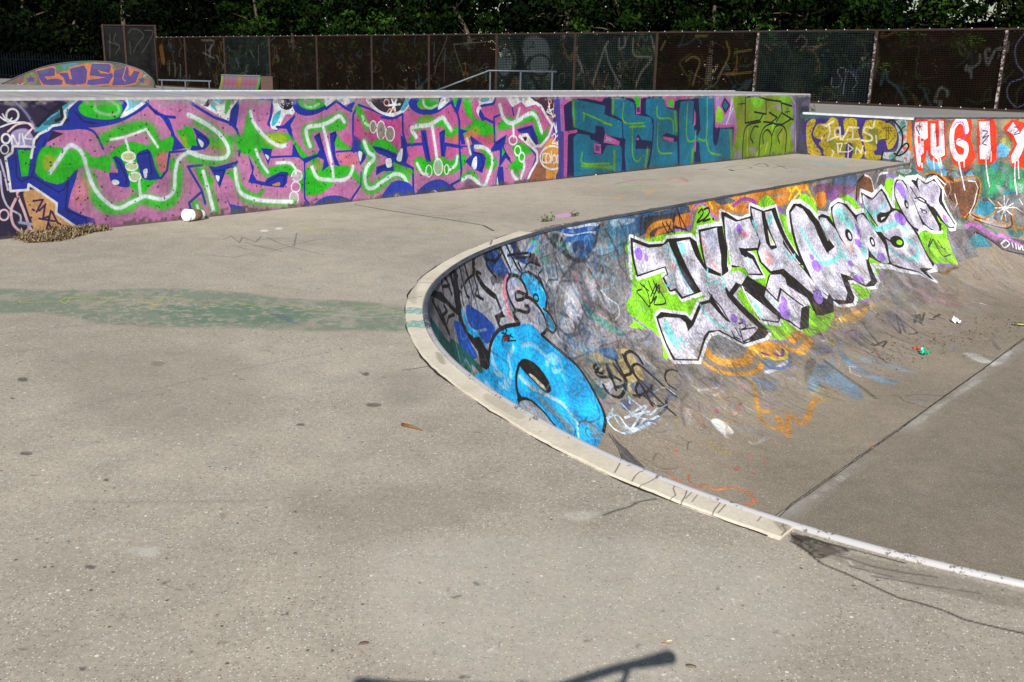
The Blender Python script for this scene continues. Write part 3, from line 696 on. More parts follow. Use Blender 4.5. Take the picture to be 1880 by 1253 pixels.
DEEP_TXT = '''
@1460 180 4.474
p 118,106,88: 930 150 2400 150 2400 560 1100 600 930 520
q 70,110,120 a.7 w.6: 960 520 1100 560 1180 640 1100 660 990 640
q 84,166,204 w.5: 1085 430 1180 500 1240 600 1228 665 1170 640 1090 560
q 90,164,204 w.5: 1650 400 1765 350 1745 470 1650 500 1600 570 1640 450
q 150,140,60 a.8 w.5: 1680 350 1760 330 1770 440 1790 500 1760 420
q 50,110,90 a.9 w.7: 1480 560 1660 520 1800 560 1960 540 1960 760 1800 800 1560 820 1500 720
q 40,150,90 a.8 w.9: 1560 600 1640 580 1720 640 1680 760 1580 780; 1760 640 1860 620 1880 760 1780 770
q 30,120,150 a.8 w.9: 1600 520 1680 540 1640 620; 1740 760 1860 800 1840 900 1720 840
q 190,170,190 a.5 w.9: 1650 720 1720 740 1700 800; 1800 700 1870 720 1850 800
q 34,126,156 a.85 w.6: 1500 850 1640 870 1660 950 1520 965 1480 920
q 120,110,110 a.8 w.6: 1640 830 1900 800 1900 1060 1700 980
q 112,68,46 w.4: 1190 660 1280 640 1330 690 1490 680 1505 760 1440 940 1380 970 1290 940 1220 760
q 96,60,44 w.5: 1120 640 1200 640 1300 900 1330 960 1280 960 1200 800
s 186,112,24 16 w.2: 1040 650 1110 610 1200 640 1270 690 1390 660 1490 655 1522 720 1490 860 1420 960 1400 985 1330 950
s 30,20,20 9 w.2: 1060 660 1120 630 1210 670 1280 830 1330 950 1330 1000; 1260 650 1300 690; 1400 995 1480 870 1515 740
l 236,230,220 8: 1420 682 1480 688 1500 740 1470 870 1430 950; 1155 640 1235 715; 1215 745 1290 915; 1310 790 1330 870 1300 930
s 186,112,24 14 w.3: 1460 960 1560 985 1640 940 1655 880 1700 890; 1460 1000 1600 1010 1780 1060 1890 1070; 1780 920 1800 1070
s 30,24,24 10 w.3: 1450 960 1500 985 1560 1000; 1470 1000 1620 1050 1740 1070 1780 1040 1770 960
q 196,180,190 a.5 b20 w.8: 1520 990 1700 1010 1780 1050 1700 1070 1560 1040
q 92,88,98 w.3: 1390 1030 1470 1030 1640 1150 1700 1140 1960 1200 1960 1330 1720 1240 1500 1120 1420 1180 1390 1100
s 182,112,186 24 b6 w.2: 1400 1060 1440 1040 1480 1050 1560 1110 1640 1160 1690 1130 1790 1180 1900 1230
s 182,112,186 20 b6 w.2: 1480 1040 1640 1130 1650 1160
s 40,26,26 12 w.2: 1470 1110 1500 1110 1620 1180 1720 1250 1900 1290
s 186,112,24 10 w.3: 1480 1110 1490 1180 1440 1240
q 34,120,140 a.9 w.4: 1400 1200 1490 1120 1560 1150 1620 1220 1500 1230 1420 1290
s 222,226,230 10: 1690 1200 1730 1170 1760 1200 1720 1230 1690 1200; 1780 1190 1790 1230; 1810 1200 1815 1240; 1830 1210 1840 1245 1860 1215 1870 1250
p red: 965 180 1092 178 1115 330 1092 385 1065 505 1045 610 1000 595 970 430 955 250
p red: 1085 190 1232 178 1245 480 1180 535 1108 512 1075 400
p red: 1258 260 1290 180 1350 150 1425 165 1455 240 1440 330 1485 490 1400 605 1300 545 1265 420
p red: 1495 180 1632 170 1652 240 1655 500 1622 545 1500 545 1490 300
p red: 1705 250 1780 175 1880 205 1980 170 1990 400 1960 560 1880 580 1780 565 1755 460 1800 380
p pw: 982 200 1085 193 1088 330 1055 350 1055 452 1032 472 1028 556 1003 552 978 350
p red: 1008 310 1022 315 1022 375 1008 370
p red: 1030 335 1056 335 1054 352 1034 360
p pw: 1113 213 1148 213 1160 410 1182 392 1180 190 1218 190 1228 470 1160 505 1113 462
s pw 46: 1408 270 1392 205 1345 185 1292 260 1290 400 1330 490 1390 482 1402 400 1340 360
s 120,60,170 10 a.8: 1330 200 1380 210 1390 320 1330 360; 1300 240 1330 200
p pw: 1508 196 1596 190 1602 380 1608 410 1590 505 1518 505 1512 400 1520 380
p pw: 1738 270 1790 200 1845 290 1900 215 1960 210 1890 360 1870 430 1830 515 1780 540 1772 480 1825 380 1790 300
l pw 12 w0: 1340 500 1370 650 1392 755; 1385 480 1388 570; 1565 500 1580 650 1595 730; 1608 440 1608 520; 1806 530 1806 700 1822 795; 1832 520 1838 660; 1172 505 1205 640; 1190 500 1205 580; 1012 540 1018 560; 1040 540 1040 570; 1135 500 1142 585
s 70,50,120 8: 1540 270 1580 280 1540 330 1590 310 1540 370 1570 390; 1800 240 1840 250 1800 300 1850 290; 990 240 1020 300
l 190,30,30 7: 1000 230 1040 235; 1020 205 1020 260; 1025 235 1040 270
l 236,240,246 7 b2: 1660 940 1790 868; 1716 805 1732 1010; 1665 858 1780 962; 1690 1000 1750 830; 1640 905 1800 900
e 236,240,246 b16: 1722 905 26 18
l 220,226,230 6 a.8: 1590 830 1640 880; 1810 900 1870 940; 1840 830 1870 880
'''
MURAL_TXT = '''
# background behind the lettering on the long side of the bowl
@0 0 1
p 120,118,122 a.8 w.6: 990 424 1100 404 1300 376 1500 334 1683 306 1760 380 1800 470 1715 520 1600 560 1400 640 1240 668 1060 662 1000 560
q 90,92,100 a.5 b30 w.6: 1100 640 1240 660 1400 640 1600 570 1720 520 1660 600 1500 660 1300 720 1150 740
@1120 340 4.6925
q 40,84,130 a.85 w.7: 0 290 220 270 230 420 0 420
q 60,130,160 a.7 w.8: 0 330 160 330 130 560 0 620
q 190,200,210 a.6 w.8: 20 300 200 290 180 330 20 360
q 40,70,110 w.6: 250 250 420 230 640 180 700 230 640 330 420 300 300 420 240 420
s 26,80,140 22: 250 420 240 320 270 260 360 260
l 16,20,34 12: 270 250 260 430; 300 290 370 270 350 330 300 330; 330 260 345 420
q 40,40,50 w.6: 300 300 420 260 640 240 700 330 560 410 330 440
s 200,130,40 40 a.9 b8 w.4: 330 470 330 400 400 340 520 320
s 205,125,50 36 a.9 b8 w.4: 390 470 420 410 520 370 580 300 640 270
q 210,120,40 a.9 w.4: 560 280 700 240 700 330 600 380
s 206,126,34 44 a.95 b10 w.3: 700 190 860 150 1000 170 1130 110 1260 60 1500 40 1700 20
s 200,120,40 60 a.9 b14 w.4: 820 220 960 250 1040 180 1180 200 1280 110 1440 150 1560 90
s 206,190,40 16 w.3: 850 140 880 200; 1010 160 1060 210; 1180 90 1220 130; 1540 130 1600 20 1650 100; 1560 150 1640 50
s 140,60,150 22 w.3: 1060 180 1150 120 1250 150 1180 190
q 130,100,180 a.8 w.3: 1400 170 1480 200 1500 250 1430 230
s 150,104,190 18 w.2: 540 390 640 390 700 330 700 230 760 160 810 170 870 250 930 290
q 80,90,110 w.5: 900 130 1000 110 1080 140 960 170
q lime: 130 580 170 470 330 460 480 420 600 400 700 400 740 250 780 180 830 200 900 310 960 300 1200 260 1300 120 1350 90 1410 140 1450 230 1540 260 1600 200 1630 110 1680 85 1750 130 1790 230 1877 400 1877 1250 350 1250 200 1160 175 900
l lilac 14: 130 590 160 700 180 920 165 1100 300 1200 350 1253
q 150,140,70 a.5 b30 w.8: 430 800 620 900 440 1000
@1120 540 4.6925
q lime: 190 20 180 210 330 300 440 400 500 560 800 60 1000 0 1600 180 1580 350 1540 400 1400 400 1280 280 1000 100 700 0
l lilac 14: 165 190 230 230 330 310 430 390; 1360 390 1450 410 1540 400 1580 340
q 120,120,126 w.6: 830 360 900 330 1030 390 1220 430 1220 520 1040 550 860 480
s 214,144,44 60 b10 w.25: 830 490 900 560 1030 600 1180 570 1250 450 1400 440
q 214,144,44 w.3: 1230 440 1480 420 1530 520 1400 560 1260 500
s 214,144,44 30 b6 w.3: 800 590 940 670 1150 690 1290 640 1310 540
s 216,196,40 26 w.2: 1250 480 1330 540 1420 560 1520 540 1500 460
s 130,50,130 22: 1310 510 1360 528; 1420 520 1480 530 1490 480
s 236,236,240 20: 1430 490 1460 520
s 214,144,44 50 b8 w.3: 1560 400 1640 340 1720 400; 1540 470 1640 500 1700 430
s 200,206,220 24 a.7 b6 w.5: 1340 680 1440 640 1530 580
s 50,90,160 24 a.8 w.5: 1300 570 1400 640 1540 620 1550 520
q 60,110,160 a.5 w.6: 1340 540 1430 600 1340 660
@1440 290 4.2727
q lime: -20 600 20 430 80 360 130 290 190 300 260 410 260 470 350 420 430 300 470 265 540 300 600 380 620 420 700 420 780 330 780 160 830 140 880 200 900 130 950 120 960 170 900 400 1000 560 1060 580 1200 560 1230 430 1260 330 1290 500 1270 600 1330 800 1310 850 1190 830 1000 820 860 850 770 860 760 920 700 940 660 1100 600 1130 500 1100 500 980 400 900 200 1100 190 1230 -20 1100
l lilac 14: 470 265 540 300 610 390; 780 160 840 140 900 220; 660 1110 610 1130 560 1110; 770 870 750 930 700 940; 1330 850 1200 830
q 118,72,48 w.3: 560 340 570 200 620 135 680 150 710 270 660 320 600 280
s 24,18,18 12: 565 330 575 200 620 140
s 230,220,214 9: 630 135 680 165 705 260
q 90,80,90 w.5: 720 190 760 130 800 120 780 230
s 210,210,216 10 w.3: 725 190 750 130 810 118
q 70,90,120 w.6: 380 150 560 130 560 230 400 240
q 112,60,100 a.7 w.6: 240 220 400 200 560 240 400 330 260 300
s 210,124,40 40 w.3: 270 350 260 310 310 300 310 350 270 370
s 120,70,150 20 w.3: 370 340 400 290 380 270 340 300
s 200,180,40 18 w.3: 170 220 250 370; 60 280 20 220
q 60,110,110 w.6: 880 100 1000 80 1040 100 1040 150 960 160
q 190,190,200 a.8 w.6: 880 100 990 90 960 130
q 96,92,96 a.9 w.3: 1290 560 1380 560 1410 600 1380 700 1330 700 1300 620
s 120,94,50 16 w.3: 1140 880 1280 900 1340 860
# --- outlines, then black, then silver fills of the big lettering
@1120 340 4.6925
l white 36 w0: 180 790 175 450 330 515 460 510 490 460 700 440 760 500; 755 500 755 380 905 350 960 345 950 230 1060 290 1130 300 1210 265 1205 180 1325 222 1425 192 1515 450 1690 700; 235 800 470 720 500 770 455 790 520 920 570 910 620 985 790 930; 1000 470 1040 690 980 780; 1180 580 1240 610 1320 780 1210 790
p black: 175 450 330 512 460 505 490 465 690 448 745 490 840 750 790 920 720 945 615 985 560 912 512 922 448 800 490 770 470 712 230 795 182 600
p black: 760 385 900 358 968 352 1010 560 1020 745 960 790 830 750
p black: 955 232 1000 238 1100 302 1218 266 1300 480 1272 562 1180 572 1242 612 1322 780 1190 775 1150 705 1050 712 975 370
p black: 1205 178 1322 224 1425 192 1520 450 1692 700 1640 690 1540 735 1380 765 1285 662 1260 560
p fill: 195 490 330 542 440 532 505 490 600 740 722 930 625 962 568 888 520 905 465 792 502 775 478 700 240 775 205 620
p fill: 572 490 682 468 740 620 835 752 960 795 1050 745 1120 740 1345 930 1240 1180 1100 1253 1000 1150 830 980 780 912 690 760
p fill: 780 405 920 368 955 600 965 770 830 700
p fill: 985 270 1085 318 1200 288 1285 470 1270 540 1120 550 1128 600 1225 640 1300 765 1190 765 1158 712 1050 690 1000 480
p black: 1110 540 1262 560 1180 572 1160 600 1240 612 1250 640 1160 622 1125 590
p fill: 1215 200 1302 232 1350 480 1390 555 1440 535 1330 235 1390 222 1495 470 1640 680 1535 715 1385 742 1305 660 1275 575 1300 500
p black: 1312 235 1335 240 1365 380 1440 540 1390 560 1345 500
p 236,240,240: 1356 378 1424 520 1384 522
p 190,210,130: 1362 400 1408 510 1388 512
p 236,240,240: 1020 470 1050 690 1010 712
p lime: 1018 560 1040 680 1016 695
# middle zigzag
l white 32 w0: 1290 1170 1450 1200 1470 1170; 1530 1170 1640 1250
p black: 1180 780 1340 880 1365 775 1420 750 1500 745 1700 900 1690 940 1600 1000 1720 1050 1712 1230 1640 1250 1540 1180 1470 1150 1450 1190 1290 1165 1120 880
p fill: 1345 895 1380 775 1470 770 1560 850 1690 945 1740 1020 1650 1060 1635 1235 1545 1165 1440 1080 1330 960
p fill: 1150 875 1240 960 1440 1130 1455 1170 1400 1175 1295 1150 1220 1020
l black 16: 1130 870 1260 980 1440 1110 1540 1180; 1345 900 1445 1000 1470 895 1550 960 1660 1040
p lime: 1090 950 1130 880 1220 1040 1290 1160 1180 1080
l white 16 w0: 1140 880 1230 1050 1300 1160
p black: 1480 750 1550 750 1700 900 1690 935 1600 860
p 236,240,240: 1510 745 1555 725 1690 880 1640 880
p lime: 1530 750 1560 745 1650 850
p black: 1000 960 1085 840 1130 860 1060 950 1260 1150 1400 1280 1200 1253
@1120 540 4.6925
l white 38 w0: 540 580 395 200 435 150 655 180 700 220 770 70 850 50; 545 580 765 582 825 400 860 345 930 325 1030 375 1150 438 1340 380 1372 330
p black: 395 200 438 155 655 185 702 232 772 72 850 52 900 -40 1000 -60 1062 40 1368 330 1335 378 1150 435 1030 372 930 320 855 338 822 400 762 578 542 572
p fill: 415 215 470 200 600 208 650 250 672 322 718 270 792 95 860 75 1005 235 1032 245 900 60 850 -60 980 -70 1010 20 1275 290 1250 345 1190 415 1140 415 950 312 850 318 812 358 752 562 562 562 490 430
l black 12: 850 -10 960 120 1030 240
l black 10: 1065 370 1120 390; 1045 315 1085 400; 1080 295 1125 370; 1115 300 1150 415; 1110 260 1160 240 1170 290 1130 310 1250 290 1270 320 1200 390 1150 410; 1180 275 1184 285; 1208 265 1212 272
e lilac: 1068 212 26 42 -30; 1150 235 16 24 -30; 1500 60 22 46 -30; 1500 160 34 70 -30
s aqua 22 a.9 b4: 780 100 830 180 920 260 1010 300
q aqua a.9 w.3: 480 220 540 320 610 460 570 470 470 330; 600 360 650 420 640 440 600 400
s aqua 14 a.8: 1230 60 1290 150 1300 200
@1120 340 4.6925
s aqua 16 a.9: 480 560 500 520 560 640 640 830 700 930; 480 560 520 700 530 850 480 870; 840 720 840 850 920 830 980 890 990 840 960 780; 1450 540 1500 600 1540 640 1580 640 1590 600; 1380 960 1460 1060
q aqua a.9 w.3: 590 500 640 510 650 590 610 590; 1370 260 1400 260 1390 340 1360 330; 1220 300 1260 340 1260 420; 1180 620 1200 640 1240 730; 1240 1000 1300 1080 1270 1110
e lilac: 247 595 32 56 -10; 312 628 16 32 -10; 1112 382 24 44 -10; 1165 425 12 20 -10; 1500 1080 40 70 -30; 1790 690 30 60 -25; 1720 620 14 22 -30
q 214,120,110 a.5 b12 w.9: 780 420 840 600 800 560; 850 600 960 760 880 700; 1100 420 1200 400 1180 460; 500 660 560 700 520 740; 1330 560 1420 640 1360 700
q 120,130,160 a.5 b30 w.9: 820 420 920 400 900 600; 1020 320 1060 480 1020 460; 1420 600 1560 660 1440 700; 600 700 720 860 640 860
s black 10: 270 900 230 920 280 980 340 1050 330 950 290 860; 260 850 330 910; 330 830 380 940 400 850 350 960; 370 820 420 930 420 860 360 1000; 350 1020 400 960 380 1030 480 1010 410 880
l black 10: 450 330 500 420 520 330; 480 320 540 410 560 260; 545 290 555 420; 560 360 660 390 580 210; 590 240 620 400
s black 13: 760 240 790 210 800 250 750 320 800 300; 810 210 850 200 850 250 800 310 860 295; 884 290 892 296
# rounded letters to the right
@1440 290 4.2727
l white 32 w0: 40 560 25 420 60 360 120 350 200 400 265 480 270 440 340 450 360 400 370 375 420 342 500 370 560 430 620 420; 200 1050 330 1130 440 1155 540 1145 560 1080 500 970 560 970 640 1015 710 1010 735 960 690 850 740 850 850 860; 870 870 1050 900 1180 965 1110 890 1190 870 1190 830; 600 330 600 270 690 305 760 235 800 290 850 385; 855 380 865 190 905 165 960 200; 945 220 950 165 1020 155 1045 190 1040 150 1110 190 1175 158 1240 250 1240 340 1335 510 1330 555 1300 560; 1060 580 1090 550 1150 580 1225 580
p black: -10 640 110 830 190 900 340 1060 380 1120 300 1240 250 1235 180 1100 20 1000 -20 800
p fill: -30 650 30 730 150 880 340 1080 340 1110 240 1080 100 960 -30 850
p black: 35 420 70 362 125 360 200 410 270 500 265 460 300 440 350 460 420 560 460 640 660 800 730 970 705 1008 640 1014 540 962 500 962 552 1095 540 1142 430 1152 340 1092 170 900 60 600
p fill: 50 430 92 378 145 402 235 530 335 748 395 700 270 500 280 468 325 475 400 560 480 680 640 805 680 960 640 1000 560 960 500 925 440 908 495 1060 480 1120 380 1110 250 1010 180 870 90 640
l black 12: 262 540 345 745
p black: 362 390 420 345 490 365 560 450 620 430 660 480 780 600 840 780 835 840 740 820 670 780 660 810 560 770 440 640 380 500
q fill: 378 400 420 358 480 385 560 490 640 640 660 760 640 800 540 750 440 620 388 490
q fill: 575 460 620 452 700 560 790 690 822 780 810 830 740 805 670 730 620 600 575 510
p black: 600 270 690 318 762 240 800 290 850 395 910 410 1060 590 1190 830 1160 872 1110 890 1175 960 1050 900 890 865 830 835 790 700 780 600 660 440 610 340
q fill: 614 290 660 325 700 325 755 262 785 300 830 400 790 430 730 430 745 500 790 500 840 430 900 430 1050 610 1165 840 1150 868 1062 868 1130 940 1040 890 900 850 835 815 800 650 700 480 630 380
p black: 722 430 770 460 835 410 820 450 760 515 730 500
p 220,224,230: 758 470 795 462 760 492
p black: 862 210 880 170 930 175 985 240 1000 170 1030 180 1040 155 1110 200 1175 165 1238 250 1238 340 1338 515 1330 555 1290 550 1230 500 1225 575 1140 570 1080 525 1060 580 1000 540 900 390 862 300
q fill: 872 220 890 182 930 190 985 300 1065 510 1058 560 1010 530 910 385 872 300
q fill: 958 200 985 180 1020 215 1070 290 1185 500 1205 570 1150 562 1080 500 1005 330
q fill: 1048 170 1108 208 1172 182 1222 250 1210 340 1250 400 1328 515 1315 545 1265 520 1180 400 1130 370 1060 270
l black 9: 985 230 1050 330 1130 370; 1020 320 1060 310 1110 340; 1060 400 1100 420
p lime: 1190 450 1240 520 1215 510
e black: 505 608 26 50 -20; 690 660 18 42 -20; 960 365 16 36 -15; 885 660 58 44 30; 1090 425 26 16 20
e 226,228,234: 512 614 10 28 -20; 692 662 8 22 -20; 964 368 7 18 -15; 1092 428 14 8 20
e lime: 902 664 24 20 20
l black 12: 780 620 840 660
s aqua 26 a.9 b4: 130 560 260 780 300 830 400 800 440 740 400 620; 440 740 540 840; 830 720 920 780 1000 800 1050 760 1030 680 950 640; 640 370 700 440 800 360; 640 420 720 560 900 510 960 560
q aqua a.85 w.3: 390 420 450 400 540 520 530 570 420 470; 690 740 760 760 820 820 760 800; 600 660 650 740 620 780
s aqua 18 a.85: 300 480 340 640; 0 740 40 780 80 780
e lilac: 250 850 32 50 -30; 215 780 14 24 -30; 580 670 20 40 -30; 580 950 46 26 20; 520 830 20 28 -30; 910 480 36 60 -40; 760 780 26 40 -40; 1260 480 16 36 -25
q lilac a.9: 875 220 900 195 940 230 960 330 920 300; 555 520 590 560 600 640 570 580
q 150,140,170 a.45 b16 w.9: 640 330 760 300 800 400 680 430; 1060 220 1200 210 1200 330 1120 340; 1040 420 1120 420 1190 540 1120 540; 990 240 1040 260 1040 330; 600 490 660 560 640 600; 850 690 960 790 1040 860 900 830
q 226,180,170 a.4 b20 w.9: 440 560 560 760 480 700; 280 500 380 660 320 620; 480 640 560 720 500 720
p black: 300 1240 350 1060 385 1110 388 1210
l black 8: 180 1150 250 1220; 210 1080 230 1190; 200 1120 240 1100; 230 1060 290 1230; 225 1050 260 1040 250 1090 300 1180; 260 1050 340 1130; 280 1080 260 1140; 250 1010 290 1060 240 1020
e 140,110,210 a.8: 265 1090 34 60 -20
l 40,40,50 8: 1130 640 1160 740 1150 640 1210 770; 1190 650 1280 780; 1200 700 1250 720; 1230 780 1290 760
'''
LOWER_TXT = '''
@1440 500 4.2727
s 214,150,50 60 b14 w.3 a.9: 100 480 200 420 300 370 420 320 560 250 660 240
q 218,160,60 a.9 w.4: 380 320 540 250 660 250 600 390 500 400 420 400
s 216,196,40 16 w.3: 210 380 320 470 390 560 330 540 240 410; 290 370 400 440 430 390 500 440 480 370; 640 270 720 320 760 380
q 140,60,120 a.9: 230 410 330 540 260 490; 320 370 370 370 360 410
s 236,236,240 10: 260 430 330 520 300 540; 430 360 460 420; 660 250 720 330
s 200,206,220 26 a.7 b6 w.5: 230 640 330 620 440 580 460 540
q 110,90,120 a.6 w.5: 180 560 340 570 380 620 260 660
s 60,90,140 16 a.7 w.5: 190 570 230 600 300 600
q 126,116,110 a.5 w.8 b20: 400 420 640 380 700 520 560 600 420 560
# smeared blue letters
q 84,140,176 a.75 b8 w.6: 180 900 260 720 340 700 420 760 560 880 620 990 560 1000 420 920 300 860 270 950
q 90,140,180 a.7 b8 w.7: 420 620 480 650 660 790 900 860 800 880 600 800 460 700
q 110,136,150 a.55 b10 w.7: 560 680 700 650 860 700 1040 790 960 790 760 740 600 720; 640 800 900 850 720 850
q 70,66,66 a.7 b8 w.6: 160 860 170 700 250 690 200 830
s 60,56,58 20 a.7 b6 w.6: 310 690 440 790 600 900 720 990; 280 890 400 940; 200 920 270 950
s 110,60,60 18 a.6 b4 w.6: 700 600 760 680 820 720
l 210,206,206 8 a.8: 600 820 520 790 510 740 560 745
q 90,80,110 a.6 b16 w.6: 800 320 900 310 960 420 900 470 820 420
s 36,34,40 10 w.3: 480 480 560 460 700 570 640 550 560 480; 610 390 740 570 600 510; 700 580 800 540 770 590; 830 390 910 480 880 330 940 440; 900 360 1040 470 960 480 920 400; 1000 340 1090 420; 1030 330 1020 400 1060 330 1070 400 1100 320; 1130 370 1180 370; 1140 320 1260 370; 1200 350 1220 330 1170 360
s 60,54,50 14 w.4: 740 330 720 350 770 380
q 150,90,100 a.4 b20 w.9: 840 80 1000 60 1300 160 1400 280 1200 240 1000 160; 1000 200 1160 200 1100 260
q 90,110,90 a.4 b20 w.9: 740 160 960 200 1200 300 1000 280 820 240
q 110,80,150 a.35 b16 w.8: 800 30 900 60 1000 140 860 120; 460 460 600 480 560 540
l 190,190,196 5 a.6 w.4: 760 40 830 100; 900 80 1100 110; 1000 -20 1180 70
s 190,196,200 14 a.5 b6 w.5: 620 150 690 170 710 110
s 200,134,30 22 a.85 b8 w.4: 20 1252 50 1140 150 1190 230 1010 280 1000
q 166,146,90 a.5 b20 w.7: 200 960 300 900 420 960 300 1040
q 230,230,232 a.5 b20 w.5: 1400 640 1500 640 1620 700 1540 710
q 210,208,206 a.5 b20 w.6: 1620 700 1780 610 1740 690 1640 740
q 150,146,144 a.5 b20 w.6: 1000 1000 1100 990 1150 1030 1060 1040
s 96,90,86 14 a.6 b6 w.4: 960 970 1060 960 1220 970; 1620 520 1680 610
s 232,232,236 9 a.8 b3: 1540 245 1580 256
@1440 500 4.2727
l 44,40,38 7 w0: 880 1252 1130 1065 1530 780 1590 735 1880 518
l 60,56,52 5 w0: 850 965 900 975 940 1012 1130 1070; 1770 650 1880 682
q 176,172,164 a.5 b14 w.4: 1000 1180 1300 980 1560 800 1600 770 1580 830 1300 1010 1060 1190
@1400 780 3.9167
l 40,38,36 7 w0: 1040 -5 800 165 540 350 330 500 180 600 95 685
q 170,168,160 a.45 b16 w.4: 560 360 340 520 150 640 130 680 330 560 600 390
q 210,210,212 a.6 b12 w.5: 980 570 1050 575 1070 600 1010 600
s 190,110,40 10: 775 160 800 168
@1120 540 4.6925
s 198,134,34 26 a.85 b8 w.5: 1210 740 1250 830 1280 1000 1370 1010 1330 1010; 1280 1000 1300 1080 1400 1160 1480 1140 1440 1060; 1440 1060 1490 1180 1540 1230 1530 1060 1580 1060 1680 1110 1760 930 1830 910
q 232,232,236 a.75 b14 w.5: 870 1090 930 1080 1010 1130 1060 1200 980 1210 900 1150
s 226,226,232 20 a.7 b8 w.5: 940 1180 1000 1240
q 60,100,150 a.6 b8 w.7: 1220 720 1340 730 1440 800 1400 850 1300 820
q 60,90,140 a.5 w.8: 1360 700 1470 760 1420 770
s 210,210,200 18 a.6 b8 w.6: 760 830 860 820 940 790 960 700 940 660; 860 900 930 860
s 214,190,140 14 a.6 w.5: 1280 770 1310 840 1330 890
q 84,80,80 a.6 b24 w.6: 560 620 700 600 840 780 760 800 640 760
q 190,120,120 a.4 b14 w.7: 1090 780 1180 760 1160 820
q 208,40,60 a.75 w.5: 890 1000 920 1000 935 1030 905 1030; 1100 940 1140 945 1120 970; 1080 990 1130 1000 1110 1012
s 120,60,50 8 a.7 w.4: 760 940 780 1050 820 1160; 820 1160 740 1090 680 1010
s 70,60,54 7 a.6 w.4: 960 900 1100 900 1180 1040 1220 1030
e 226,160,160 a.8: 1070 1030 24 14
'''
